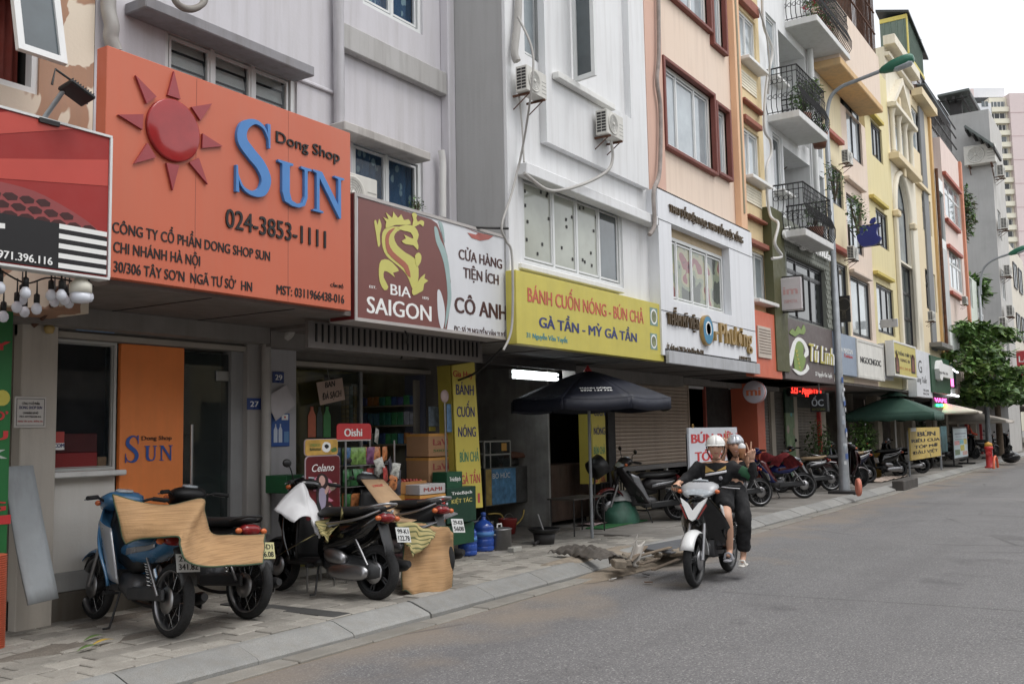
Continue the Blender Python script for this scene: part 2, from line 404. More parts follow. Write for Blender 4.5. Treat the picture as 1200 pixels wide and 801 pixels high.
# dark strip set in the paving, patches of sand and mortar
b = MB(); b.bbox(6.10,6.30,5.72,7.1,GZ-.01,GZ+.008,.004)
struct(b.build('drain_cover',mp('drain_strip',66,65,64,rough=.9,n=.2),pv))
def blob(name,cx,cy,rx,ry,z,h,m,parent=None,seed=0,n=26):
 rr = random.Random(seed); ph = [rr.uniform(0,6) for _ in range(4)]; bb = MB()
 rad = lambda q: 1+.25*math.sin(2*q+ph[0])+.16*math.sin(3*q+ph[1])+.12*math.sin(5*q+ph[2])
 vs = [(cx,cy,z+h)]; fs = []
 for k,fr in enumerate((.35,.7,1)):
  for i in range(n):
   q = 2*math.pi*i/n; r_ = rad(q)*fr
   vs.append((cx+rx*r_*math.cos(q),cy+ry*r_*math.sin(q),z+(h*(1-fr**2)*(1+.5*mnoise.noise(Vector((q*3,fr*7,seed)))) if fr < 1 else -.012)))
 fs = [(0,1+i,1+(i+1) % n) for i in range(n)]
 for k in range(2): fs += [(1+k*n+i,1+(k+1)*n+i,1+(k+1)*n+(i+1) % n,1+k*n+(i+1) % n) for i in range(n)]
 bb.add(vs,fs,0,True); return bb.build(name,m,parent)
mor = mp('mortar',118,110,100,rough=.95,n=.25,ns=7,fine=.3,bs=40,bump=.6)
for (x,y,rx,ry,s) in ((4.25,6.7,.35,.22,1),(5.2,7.35,.5,.12,2),(4.9,6.55,.22,.14,3)):
 struct(blob('mortar_patch',x,y,rx,ry,GZ,.012,mor,pv,s),'stuff')
ORD = 'first second third fourth fifth sixth seventh eighth ninth tenth eleventh twelfth thirteenth fourteenth fifteenth sixteenth seventeenth eighteenth nineteenth twentieth twenty-first twenty-second twenty-third twenty-fourth twenty-fifth twenty-sixth twenty-seventh twenty-eighth'.split()
# the other side of the street (seen only in the window panes)
def opposite():
 b = MB(); b.box(-30,160,-9.6,-6.5,-.04,.12); struct(b.build('opposite_pavement',M['conc']))
 rr = random.Random(11); x = -22; cols = [(196,190,176),(214,200,160),(178,176,172),(206,178,150),(220,220,214),(160,150,138)]
 i = 0
 while x < 120:
  w = rr.uniform(4,7.5) if x > -10 else 6; h = rr.uniform(6.5,10.5); c = cols[i % 6]
  t = thing('opposite_house','plain %s house, %s in the row across the road, seen only mirrored' % (['grey','sand','stone','tan','white','brown'][i % 6],ORD[i]),'house',(x+w/2,-9.6,.12),'houses across the road')
  b = MB(); b.box(x+.01,x+w-.01,-17,-9.6,0,h); wl = b.build('wall',mp('opp_%d' % (i % 6),*c,rough=.9,n=.15,streak=.4),t)
  for z in (3.6,6.8):
   if z+1.8 < h:
    b = MB(); b.box(x+w*.25,x+w*.75,-9.62,-9.58,z,z+1.6); b.build('window',M['glass_dark'],t)
  b = MB(); b.box(x+.4,x+w-.4,-9.62,-9.58,.12,2.8); b.build('shop_front',mp('opp_shop',70,66,62,rough=.7,n=.4),t)
  x += w; i += 1
opposite()
# -- building helpers
def facade(root,m,x0,x1,z0,z1,y,holes=(),yb=None,reveal=.16,name='wall',left=True,m2=None):
 """front wall with true openings and reveals, flanks and top"""
 b = MB(); yb = yb or y+6
 hs_ = [(max(h[0],x0+.01),min(h[1],x1-.01),max(h[2],z0),min(h[3],z1-.01)) for h in holes]
 xs = sorted({x0,x1,*[h[0] for h in hs_],*[h[1] for h in hs_]}); zs = sorted({z0,z1,*[h[2] for h in hs_],*[h[3] for h in hs_]})
 for i in range(len(xs)-1):
  for j in range(len(zs)-1):
   cx,cz = (xs[i]+xs[i+1])/2,(zs[j]+zs[j+1])/2
   if any(h[0] < cx < h[1] and h[2] < cz < h[3] for h in hs_): continue
   b.quad((xs[i],y,zs[j]),(xs[i+1],y,zs[j]),(xs[i+1],y,zs[j+1]),(xs[i],y,zs[j+1]))
 for a,c,d,e in hs_:
  r_ = y+reveal
  b.quad((a,y,d),(a,y,e),(a,r_,e),(a,r_,d)); b.quad((c,y,d),(c,r_,d),(c,r_,e),(c,y,e))
  b.quad((a,y,e),(c,y,e),(c,r_,e),(a,r_,e)); b.quad((a,y,d),(a,r_,d),(c,r_,d),(c,y,d))
 b.quad((x1,y,z0),(x1,yb,z0),(x1,yb,z1),(x1,y,z1)); b.quad((x0,y,z1),(x1,y,z1),(x1,yb,z1),(x0,yb,z1))
 b.quad((x0,y,z0),(x1,y,z0),(x1,yb,z0),(x0,yb,z0)); b.quad((x0,yb,z0),(x1,yb,z0),(x1,yb,z1),(x0,yb,z1))
 if left: b.quad((x0,y,z0),(x0,y,z1),(x0,yb,z1),(x0,yb,z0),1 if m2 else 0)
 me = bpy.data.meshes.new(name); me.from_pydata(b.v,[],b.f); me.materials.append(m)
 if m2: me.materials.append(m2)
 me.polygons.foreach_set('material_index',b.m)
 o = bpy.data.objects.new(name,me); COL.objects.link(o); return attach(o,root)
def window(root,x0,x1,z0,z1,y,cols=(1,),rows=(1,),fr=.05,mf=None,mg=None,dep=.06,trim=None,tw=.07,sill=None,inner=.035,glassdy=.03,label=None):
 """frame with mullions as one part, each pane a sub-part"""
 mf = mf or M['white_pvc']; mg = mg or M['glass']; b = MB()
 b.box(x0,x0+fr,y,y+dep,z0,z1); b.box(x1-fr,x1,y,y+dep,z0,z1)
 b.box(x0+fr,x1-fr,y,y+dep,z0,z0+fr); b.box(x0+fr,x1-fr,y,y+dep,z1-fr,z1)
 W,H = x1-x0-2*fr,z1-z0-2*fr; sc,sr = sum(cols),sum(rows)
 xs = [x0+fr]; zs = [z0+fr]
 for c in cols: xs.append(xs[-1]+W*c/sc)
 for r_ in rows: zs.append(zs[-1]+H*r_/sr)
 for x in xs[1:-1]: b.box(x-inner*.6,x+inner*.6,y+.004,y+dep-.004,z0+fr,z1-fr)
 for z in zs[1:-1]:
  for i in range(len(cols)): b.box(xs[i]+inner*.6,xs[i+1]-inner*.6,y+.006,y+dep-.006,z-inner*.6,z+inner*.6)
 for i in range(len(cols)):      # sash rims inside each light
  for j in range(len(rows)):
   a,c,d,e = xs[i]+inner*.6,xs[i+1]-inner*.6,zs[j]+inner*.6,zs[j+1]-inner*.6; s = inner*.7
   if c-a < .12: continue
   b.box(a,a+s,y+.015,y+dep-.012,d,e); b.box(c-s,c,y+.015,y+dep-.012,d,e)
   b.box(a+s,c-s,y+.015,y+dep-.012,d,d+s); b.box(a+s,c-s,y+.015,y+dep-.012,e-s,e)
 w = b.build('window',mf,root)
 if label: w['label'] = label
 for i in range(len(cols)):
  for j in range(len(rows)):
   p = MB(); p.box(xs[i]+.01,xs[i+1]-.01,y+glassdy,y+glassdy+.006,zs[j]+.01,zs[j+1]-.01); p.build('pane',mg[i % len(mg)] if isinstance(mg,(list,tuple)) else mg,w)
 bb = MB(); bb.box(x0,x1,y+dep+.10,y+dep+.12,z0,z1); bb.build('blind',M['dark_room'],w)  # dark sheet stands in for the unlit room behind the panes
 if trim:
  t = MB(); Y0 = y-.13
  t.bbox(x0-tw,x0,Y0,y,z0-tw,z1+tw,.01); t.bbox(x1,x1+tw,Y0,y,z0-tw,z1+tw,.01)
  t.bbox(x0+.001,x1-.001,Y0+.002,y,z0-tw,z0,.01); t.bbox(x0+.001,x1-.001,Y0+.002,y,z1,z1+tw,.01); t.build('window_trim',trim,root)
 if sill:
  t = MB(); t.bbox(x0-.06,x1+.06,y-.26,y-.002,z0-.07,z0-.002,.008); t.build('sill',sill,root)
 return w
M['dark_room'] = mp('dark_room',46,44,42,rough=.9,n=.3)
M['clear'] = mat('clear_glass',(.03,.04,.04),rough=.03,n=.2,alpha=.42,spec=1)
def ledge(root,x0,x1,z0,z1,y,d,m,name='ledge',b_=.01):
 b = MB(); b.bbox(x0,x1,y-d,y-.001,z0,z1,b_); return b.build(name,m,root)
def roomshell(root,x0,x1,y0,y1,z0,z1,m,name='interior',floor=None):
 b = MB(); b.quad((x0,y0,z0),(x0,y1,z0),(x0,y1,z1),(x0,y0,z1)); b.quad((x1,y0,z0),(x1,y0,z1),(x1,y1,z1),(x1,y1,z0))
 b.quad((x0,y1,z0),(x1,y1,z0),(x1,y1,z1),(x0,y1,z1)); b.quad((x0,y0,z1),(x1,y0,z1),(x1,y1,z1),(x0,y1,z1))
 b.quad((x0,y0,z0),(x1,y0,z0),(x1,y1,z0),(x0,y1,z0)); return b.build(name,m,root)
def shutter(root,x0,x1,z0,z1,y,m,pitch=.075,name='roller_shutter'):
 """guide rails, and each slat a part of its own"""
 b = MB(); b.box(x0-.05,x0,y-.03,y+.06,z0,z1); b.box(x1,x1+.05,y-.03,y+.06,z0,z1); s = b.build(name,m,root)
 sl = MB(); n = 5; w = x1-x0
 P = [(0,0),(-.012,.006),(-.018,pitch*.5),(-.012,pitch-.008),(0,pitch-.003),(.012,pitch-.003),(.012,0)]
 vs = [(xx,yy,zz) for xx in (0,w) for yy,zz in P]; k = len(P)
 sl.add(vs,[tuple(range(k)),tuple(range(k,2*k))]+[(i,(i+1) % k,(i+1) % k+k,i+k) for i in range(k)]); me = sl.mesh('slat',m)
 z = z0
 while z < z1-pitch*.5:
  o = bpy.data.objects.new('slat',me); COL.objects.link(o); attach(o,s); o.location = (x0,y,z); z += pitch
 return s
def cable(pts,r,m,name='cable',label='grey cable running down the wall',sag=None,group=None,cat='cable',k=6,n=6):
 P = smooth_poly(pts,k,closed=False); b = MB(); b.tube(P,r,n); o = b.build(name,m); tag(o,label,cat,group); return o
# == the houses
FU,FS,FG = 6.9,6.1,7.7      # upper fronts of the first houses, fronts of the rest, shop fronts
XB1 = atY(109,150,FU)[0]; XB2 = atY(397,145,FU)[0]; XB3 = atY(590,150,FS)[0]
# ---- house at the left edge: flaking brown wall, awning window
h0 = thing('house','flaking brown and cream house with maroon curtained window behind the red banner','house',(1,FU,GZ))
brown = plaster('flaking_brown_plaster',178,134,104,.25)
t,N,L,p = nodes_of(brown); base = p.inputs['Base Color'].links[0].from_socket
tc = N.new('ShaderNodeTexCoord'); q = N.new('ShaderNodeTexNoise'); q.inputs['Scale'].default_value = 1.4; q.inputs['Detail'].default_value = 4; q.inputs['Distortion'].default_value = .6; L.new(tc.outputs['Object'],q.inputs[0])
r1 = N.new('ShaderNodeMapRange'); r1.inputs[1].default_value = .49; r1.inputs[2].default_value = .50; L.new(q.outputs[0],r1.inputs[0])
m1 = N.new('ShaderNodeMix'); m1.data_type = 'RGBA'; m1.inputs[7].default_value = (*srgb(226,212,190),1); L.new(base,m1.inputs[6]); L.new(r1.outputs[0],m1.inputs[0]); L.new(m1.outputs[2],p.inputs['Base Color'])
wa = RC(-70,47,-60,78,FU)
facade(h0,brown,-1.5,XB1-.004,2.6,12.5,FU,[wa])
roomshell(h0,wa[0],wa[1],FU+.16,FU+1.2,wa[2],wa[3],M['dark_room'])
b = MB(); b.grid(30,2,lambda u,v: (wa[0]+.05+u*(wa[1]-wa[0]-.1),FU+.22+.03*math.sin(u*60),wa[2]+v*(wa[3]-wa[2]-.01)),0); b.build('curtain',mp('maroon_curtain',108,34,20,rough=.9),h0)
b = MB(); b.box(wa[1]-.05,wa[1],FU+.02,FU+.10,wa[2],wa[3]); b.box(wa[0],wa[1]-.05,FU+.02,FU+.10,wa[2],wa[2]+.05); b.build('window_frame',M['white_pvc'],h0)
# sash hung open
xa,zt = atY(8,-40,6.62); xb,zb = atY(62,79,6.55)
sf = MB(); x0,x1,z0,z1 = atY(9,0,6.6)[0],atY(65,60,6.6)[0],atY(65,79,6.55)[1],atY(9,-60,6.7)[1]
Fs = frame((x0,6.48,z0),(1,0,0),(0,.22,1)); w,h = x1-x0,z1-z0
for a0,a1,c0,c1 in ((0,.05,0,h),(w-.05,w,0,h),(.05,w-.05,0,.05),(.05,w-.05,h-.05,h)):
 sf.prism([(a0,c0),(a1,c0),(a1,c1),(a0,c1)],Fs,.04)
so = sf.build('window_sash',M['white_pvc'],h0)
b = MB(); b.prism([(.045,.045),(w-.045,.045),(w-.045,h-.045),(.045,h-.045)],Fs @ Matrix.Translation((0,0,.015)),.006); b.build('pane',M['glass'],so)
b = MB(); b.box(-1.5,XB1-.05,FG,FG+.2,GZ-.02,2.6); b.build('ground_wall',plaster('old_wall',120,112,100,.6),h0)
# ---- house 27
h1 = thing('house','pale grey house with louvred window above the orange sun sign','house',((XB1+XB2)/2,FU,GZ))
grey = plaster('lilac_grey_plaster',200,197,202,.38,.05,(.33,.31,.29))
w1 = RC(193,348,26,150,FU)
facade(h1,grey,XB1,XB2-.06,2.75,12.5,FU,[w1],left=False)
M['louvre'] = mp('louvre_blind',150,152,146,rough=.6,n=.05)
w_ = window(h1,*w1[:2],w1[2],w1[3],FU+.03,(1,1,1),(1,),.055,mg=clearer)
[bpy.data.objects.remove(c) for c in list(w_.children) if c.name.startswith('blind')]
roomshell(h1,w1[0]-.02,w1[1]+.02,FU+.17,FU+1,w1[2]-.02,w1[3]+.02,mp('room_grey',120,124,122))
for i in range(3):
 a = w1[0]+.08+i*(w1[1]-w1[0]-.12)/3; c = a+(w1[1]-w1[0]-.12)/3-.06
 for k in range(9):
  z = w1[3]-.17-k*.135
  if z > w1[2]:
   b = MB(); b.quad((a,FU+.10,z),(c,FU+.10,z),(c,FU+.125,z+.123),(a,FU+.125,z+.123)); b.build('louvre',mp('louvre_grey',214,224,220,rough=.6),w_)
lz0,lz1 = atY(171,8,FU-.28)[1],atY(171,-6,FU-.28)[1]
lx0,lx1 = atY(171,5,FU-.28)[0],atY(369,88,FU-.28)[0]
ledge(h1,lx0,lx1,lz0,lz1,FU,.28,mp('ledge_grey',140,139,143,rough=.8,streak=.4))
ledge(h1,lx1+.002,XB2-.062,lz0+.03,lz0+.07,FU,.03,grey,'string_course')
for dx in (0,.06):
 pass
# ground floor of 27
M['col'] = plaster('shop_column',158,154,150,.35,.1,(.2,.18,.16))
GX0,GX1 = atY(14,500,FG)[0],atY(289,500,FG)[0]
xw0,xw1,zw0,zw1 = RC(61,136,396,553,FG)
b = MB(); b.bbox(GX0,xw0-.03,FG-.12,FG+.3,GZ-.02,2.75,.008); b.build('column',plaster('cream_column',196,188,176,.3),h1)
b = MB(); b.box(xw0-.028,xw0,FG-.05,FG+.1,.6,2.6); b.build('corner_strip',M['conc'],h1)
window(h1,xw0,xw1,zw0,zw1,FG,(1,),(1,),.025,mf=mp('grey_frame',190,190,186,rough=.5,n=.05),mg=clearer,inner=.008)
h1.children[-1].name = 'shop_window'
for ch in list(h1.children[-1].children):
 if ch.name.startswith('blind'): bpy.data.objects.remove(ch)
ledge(h1,xw0-.04,xw1+.04,zw0-.05,zw0-.002,FG+.02,.14,M['white'],'sill')
lowz = atY(60,672,FG)[1]
b = MB(); b.box(xw0,xw1,FG,FG+.15,lowz,zw0-.052); b.build('apron_wall',plaster('white_apron',226,222,214,.18,.05,(.45,.4,.33)),h1)
b = MB(); b.bbox(xw0,xw1,FG-.01,FG+.15,.36,lowz-.002,.006); b.build('skirting',plaster('pale_skirting',170,170,168,.3),h1)
b = MB(); b.box(GX0,atY(289,600,FG)[0],FG-.02,FG+.14,GZ-.02,.358); b.build('plinth',plaster('mossy_plinth',104,96,84,.6),h1)
xo0,xo1,zo0,zo1 = RC(137.5,213,402,700,FG)
orange = mp('orange_panel',255,136,34,rough=.55,n=.08,ns=2,streak=.12,dirt=(.3,.16,.06))
b = MB(); b.bbox(xo0+.006,xo1,FG-.02,FG+.03,.36,zo1,.004); op = b.build('orange_panel',orange,h1)
xd0,xd1 = atY(214,500,FG)[0],atY(268,500,FG)[0]
door = MB(); door.box(xd0,xd1,FG+.01,FG+.022,.38,zo1-.03); dr = door.build('glass_door',M['clear'],h1)
b = MB(); xh = xd0+.06; b.tube([(xh,FG-.06,.95),(xh,FG-.06,1.75)],.014,10); [b.tube([(xh,FG-.06,z),(xh,FG+.012,z)],.008,6) for z in (1.05,1.65)]; b.build('handle',M['steel'],dr)
b = MB(); b.bbox(xd1-.16,xd1,FG-.005,FG+.03,2.18,2.28,.004); b.bbox(xd1-.12,xd1,FG-.005,FG+.03,.42,.50,.004); b.build('hinge',M['steel'],dr)
b = MB(); b.box(xd1+.002,GX1-.01,FG-.03,FG+.1,.36,2.6); b.build('door_jamb',mp('grey_jamb',148,148,148,rough=.6,streak=.2),h1)
b = MB(); b.box(GX0,GX1,FG-.04,FG+.2,zo1+.002,2.75); b.build('lintel',mp('lintel',118,113,106,rough=.8,streak=.3),h1)
b = MB(); b.bbox(xw0,GX1-.05,FG-.07,FG-.041,zo1+.01,zo1+.06,.004); b.build('track_rail',mp('rail',168,160,148,rough=.5),h1)
b = MB(); b.bbox(xw0+.15,xw0+.52,FG-.09,FG-.072,zo1+.075,zo1+.11,.004); b.build('notice',mp('blue_notice',110,140,175,n=.3,ns=20),h1)
roomshell(h1,GX0+.1,GX1-.02,FG+.2,FG+2.6,.36,2.6,mp('office_wall',190,200,196,rough=.8))
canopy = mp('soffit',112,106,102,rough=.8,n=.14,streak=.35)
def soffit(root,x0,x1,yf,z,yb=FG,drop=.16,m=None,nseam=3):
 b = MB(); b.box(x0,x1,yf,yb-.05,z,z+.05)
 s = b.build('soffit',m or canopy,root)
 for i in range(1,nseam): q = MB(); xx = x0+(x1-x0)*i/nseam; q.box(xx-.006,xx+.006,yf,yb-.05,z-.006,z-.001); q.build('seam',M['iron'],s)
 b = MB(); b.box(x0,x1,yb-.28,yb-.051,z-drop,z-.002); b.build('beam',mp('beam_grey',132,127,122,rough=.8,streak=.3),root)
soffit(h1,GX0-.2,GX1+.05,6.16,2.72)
# column between 27 and 29
CX0,CX1 = atY(290,500,FG-.1)[0],atY(337,500,FG-.1)[0]
b = MB(); b.bbox(CX0,CX0+.23,FG-.1,FG+.3,GZ-.02,2.75,.006); b.build('column',M['col'],h1)
# ---- house 29
h2 = thing('house','pale grey house with blue curtained windows above the maroon and white shop sign','house',((XB2+XB3)/2,FU,GZ))
w2 = RC(413,496,159,262,FU); w3 = RC(425,495,-70,4,FU)
facade(h2,grey,XB2-.06,XB3+.2,2.75,12.5,FU,[w2,w3],left=False)
blue_c = mp('blue_curtain',32,92,138,rough=.7,n=.3,ns=6)
t,N,L,p = nodes_of(blue_c); base = p.inputs['Base Color'].links[0].from_socket; tc = N.new('ShaderNodeTexCoord')
v = N.new('ShaderNodeTexVoronoi'); v.inputs['Scale'].default_value = 9; mpv = N.new('ShaderNodeMapping'); mpv.inputs['Scale'].default_value = (1.3,1,.7); L.new(tc.outputs['Object'],mpv.inputs[0]); L.new(mpv.outputs[0],v.inputs[0])
rr_ = N.new('ShaderNodeMapRange'); rr_.inputs[1].default_value = .22; rr_.inputs[2].default_value = .30; rr_.inputs[3].default_value = .75; rr_.inputs[4].default_value = 0; L.new(v.outputs[0],rr_.inputs[0])
m1 = N.new('ShaderNodeMix'); m1.data_type = 'RGBA'; m1.inputs[7].default_value = (*srgb(170,210,220),1); L.new(base,m1.inputs[6]); L.new(rr_.outputs[0],m1.inputs[0]); L.new(m1.outputs[2],p.inputs['Base Color'])
clearer = mat('curtain_glass',(.02,.03,.04),rough=.03,n=.1,alpha=.18,spec=1)
for ww in (w2,w3):
 w_ = window(h2,*ww,FU+.03,(1,1),(1,),.055,mg=clearer)
 bl = [c for c in w_.children if c.name.startswith('blind')][0]; bpy.data.objects.remove(bl)
 b = MB(); b.grid(40,1,lambda u,v: (ww[0]+.02+u*(ww[1]-ww[0]-.04),FU+.15+.018*math.sin(u*70),ww[2]+v*(ww[3]-ww[2])),0); b.build('curtain',blue_c,w_)
a = RC(404,505,141,152,FU-.24); ledge(h2,a[0],a[1],a[2],a[3],FU,.24,mp('ledge_stained',176,171,166,rough=.8,streak=.5))
a = RC(403.5,524,26,56,FU-.10); ledge(h2,XB2-.05,a[1],a[2],a[3],FU,.10,plaster('stained_beam',178,176,174,.5),'beam')
b = MB(); b.bbox(a[1]+.002,a[1]+.14,FU-.12,FU-.001,2.75,12.5,.01); b.build('pilaster',grey,h2)
# ground floor of 29
OX0,OX1 = atY(341,500,FG)[0],atY(494,500,FG)[0]
HZ = atY(350,430,FG)[1]
b = MB(); b.bbox(CX0+.24,OX0,FG-.08,FG+.25,GZ-.02,2.75,.006); b.build('column',plaster('pale_column',178,176,178,.3),h2)
b = MB(); b.box(OX0,XB3+1.6,FG-.04,FG+.2,HZ,2.75); b.build('lintel',mp('lintel2',112,107,100,rough=.8,streak=.3),h2)
b = MB(); b.bbox(OX0,OX1+.1,FG-.08,FG-.041,HZ+.01,HZ+.06,.004); b.build('track_rail',mp('rail',150,144,134,rough=.5),h2)
olive = mp('shop_inner_wall',236,228,140,rough=.8)
roomshell(h2,OX0,OX1+.25,FG+.2,FG+2.4,.2,HZ+.1,olive)
b = MB(); b.box(OX0,OX1+.3,FG-.02,FG+2.4,GZ-.02,.198); b.build('floor',mp('shop_floor_tile',200,196,186,rough=.4),h2)
b = MB(); b.box(OX1-.02,OX1+.03,FG-.05,FG+.25,.2,HZ); b.build('door_post',mp('blue_grey_post',92,96,118,rough=.5),h2)
b = MB(); b.box(OX1+.031,OX1+.30,FG-.06,FG+.2,GZ,HZ); b.build('pier',plaster('dark_pier',96,92,88,.4),h2)
soffit(h2,GX1+.06,XB3+.05,6.16,2.69)
rib = MB()
x = atY(372,385,6.5)[0]
sl = MB(); sl.box(-.008,.008,0,.02,0,.17); slm = sl.mesh('rib',M['black'])
b = MB(); b.box(x-.1,XB3+.1,6.52,6.56,2.44,2.69); cs = b.build('ribbed_fascia',canopy,h2)
while x < XB3:
 o = bpy.data.objects.new('rib',slm); COL.objects.link(o); attach(o,cs); o.location = (x,6.505,2.5); x += .085
# ---- house 31: white house standing proud of its neighbours
XB4 = atY(756,140,FS)[0]; XB5 = atY(867,135,FS)[0]; XB6 = atY(896,200,FS)[0]
h3 = thing('house','white house with open windows and bare grey flank above the yellow food sign','house',((XB3+XB4)/2,FS,GZ))
whitew = plaster('white_plaster',224,225,226,.30,.04,(.38,.36,.34)); flank = plaster('bare_grey_flank',168,168,167,.3,.08,(.22,.21,.2))
wa = RC(604,626,-60,66,FS+.12); wb = RC(662,732,-50,100,FS-.02); wc = RC(613,730,202,308,FS)
wb = (wb[0],wb[1],atY(662,100,FS)[1],8.6)
facade(h3,whitew,XB3,XB4,2.7,12.5,FS,[wa,wb,wc],left=True,m2=flank)
b = MB(); b.bbox(XB3,XB3+.22,FS-.05,FS-.001,2.7,12.5,.006); b.build('pilaster',whitew,h3)
b = MB(); bx = atY(641,160,FS-.1)[0]; bz = atY(641,166,FS-.1)[1]
# raised bay round the open window (front with a true opening)
facade(h3,whitew,bx,XB4-.16,bz,12.5,FS-.10,[wb],yb=FS-.002,reveal=.098,name='bay')
window(h3,*wa,FS+.05,(1,),(1,),.05,mg=M['glass_sky'])
window(h3,*wb,FS+.03,(1,1,1),(1,),.05,mg=[M['glass_dark'],M['glass'],M['glass_sky']])
M['papered'] = glassy('papered_glass',srgb(168,172,160),rough=.12,n=.14,ns=2,spec=.6)
cw = window(h3,*wc,FS+.03,(1.18,1,1.02,.98),(1,),.055,mg=[M['papered'],M['papered'],M['papered'],M['glass']])
rq = random.Random(5); b = MB()
for i in range(26):
 x = wc[0]+.12+rq.random()*(wc[1]-wc[0])*.7; z = wc[2]+.1+rq.random()*(wc[3]-wc[2]-.2); b.box(x,x+.035,FS+.052,FS+.056,z,z+.04)
b.build('tape_patches',M['iron'],cw)
a = RC(612,733,307,312,FS-.1); ledge(h3,a[0],a[1],a[2]-.02,a[3],FS,.09,M['white'],'sill')
a = RC(602,763,183,197,FS-.18); ledge(h3,XB3+.21,XB4-.02,a[2],a[3],FS,.18,whitew,'cornice')
a = RC(655,712,97,101,FS-.2); ledge(h3,a[0],a[1]+.25,wb[2]-.09,wb[2]-.003,FS-.101,.10,M['white'],'sill')
# sash swung out over the street
hx = wb[0]; zz0,zz1 = wb[2]+.02,wb[3]
def sash(root,F,w,h,g,m=None):
 b = MB(); m = m or M['white_pvc']
 for q in ([(0,0),(.06,0),(.06,h),(0,h)],[(w-.06,0),(w,0),(w,h),(w-.06,h)],[(.06,0),(w-.06,0),(w-.06,.06),(.06,.06)],[(.06,h-.06),(w-.06,h-.06),(w-.06,h),(.06,h)]): b.prism(q,F,.045)
 s = b.build('window_sash',m,root); b = MB(); b.prism([(.055,.055),(w-.055,.055),(w-.055,h-.055),(.055,h-.055)],F @ Matrix.Translation((0,0,.02)),.006); b.build('pane',g,s); return s
ex_ = atY(699,60,5.62)[0]; dv = Vector((ex_-hx-.05,5.62-FS+.13,0)); sash(h3,frame((hx+.05,FS-.13,zz0),dv,(0,0,1)),dv.length,2.0,M['glass'])
# ground floor: deep open kitchen
ZT = 2.66
kroom = mp('kitchen_sheet',150,148,144,rough=.5,n=.3,ns=3,streak=.4)
b = MB(); b.box(XB3+.7,XB4,9.6,9.65,GZ,ZT)
kb_ = b.build('back_wall',kroom,h3)
rbm = MB(); rbm.lathe([(.012,0),(.012,2.5)],n=6); rbm = rbm.mesh('sheet_rib',kroom)
for i in range(26):
 o = bpy.data.objects.new('sheet_rib',rbm); COL.objects.link(o); attach(o,kb_); o.location = (XB3+.8+i*.14,9.59,GZ)
for xx in (XB3+.68,XB4-.06): b = MB(); b.box(xx,xx+.05,FG+.2,9.6,GZ,ZT); b.build('side_wall',kroom,h3)
b = MB(); b.box(XB3+.72,XB4,FG-.3,11,GZ-.02,GZ+.02); b.build('floor',mp('greasy_floor',112,106,98,rough=.7,n=.3,streak=.4),h3)
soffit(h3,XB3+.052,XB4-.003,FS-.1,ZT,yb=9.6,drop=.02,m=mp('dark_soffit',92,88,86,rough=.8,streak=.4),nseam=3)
b = MB(); b.box(XB3+.06,XB4-.004,FG-.3,FG-.25,2.55,ZT-.002); b.build('beam',mp('dark_beam',88,84,82,rough=.8),h3)
# hanging clear sheet with folds
b = MB(); b.grid(24,6,lambda u,v: (XB3+.9+u*1.0,FG+.25+.05*math.sin(u*19+v*2),1.75+v*.75),0); cs_ = b.build('plastic_sheet',mat('plastic_sheet',(.5,.52,.5),rough=.25,alpha=.28,n=.1),None); tag(cs_,'clear creased plastic sheet hanging over the dark kitchen stall','plastic sheet')
# fluorescent tube pair, lit
tl = thing('fluorescent_lamp','lit twin fluorescent tubes under the kitchen ceiling behind the black parasol','lamp',(0,0,2.4))
a = atY(603,431,7.75); c = a; M['tube'] = mat('lit_tube',(.9,.97,1),em=9,n=0)
for dz in (0,-.07):
 b = MB(); b.tube([(a[0],7.75,a[1]-.05+dz),(a[0]+1.25,7.75,a[1]-.05+dz)],.016,8); b.build('tube',M['tube'],tl)
 b = MB(); b.box(a[0]-.03,a[0]+1.28,7.78,7.83,a[1]-.08+dz,a[1]-.02+dz); b.build('batten',M['white'],tl)
# ---- house 33: peach with maroon window frames, white clad front
h4 = thing('house','peach house with maroon window frames behind the white clad beauty salon front','house',((XB4+XB5)/2,FS,GZ))
peach = plaster('peach_plaster',228,206,186,.28,.05,(.45,.33,.25)); pink_ = plaster('pinkish_plaster',214,172,152,.25,.06,(.4,.3,.25)); orng = plaster('apricot_plaster',232,184,142,.2,.05,(.45,.33,.25))
v1 = RC(777,835,72,168,FS); v2 = RC(839,853,124,200,FS); v3 = RC(790,831,-45,15,FS); v4 = RC(835,849,-20,52,FS)
v3 = (v1[0],v1[1],atY(831,38,FS)[1]+.04,atY(831,38,FS)[1]+1.7); v4 = (v2[0],v2[1],atY(835,50,FS)[1],atY(835,50,FS)[1]+1.7)
facade(h4,peach,XB4+.003,XB5,2.7,12.5,FS+.02,[v1,v2,v3,v4])
b = MB(); b.bbox(XB4+.004,XB4+.62,FS-.04,FS+.018,5,12.5,.005); b.build('pinkish_strip',pink_,h4)
b = MB(); b.bbox(XB5-.42,XB5-.1,FS-.10,FS+.018,5,12.5,.005); b.build('apricot_pilaster',orng,h4)
for vv,cc in ((v1,(1,1.25,.95)),(v2,(1,)),(v3,(1,1.25,.95)),(v4,(1,))):
 window(h4,*vv,FS+.06,cc,(1,),.06,mg=M['glass_sky'],trim=M['maroon'],tw=.065)
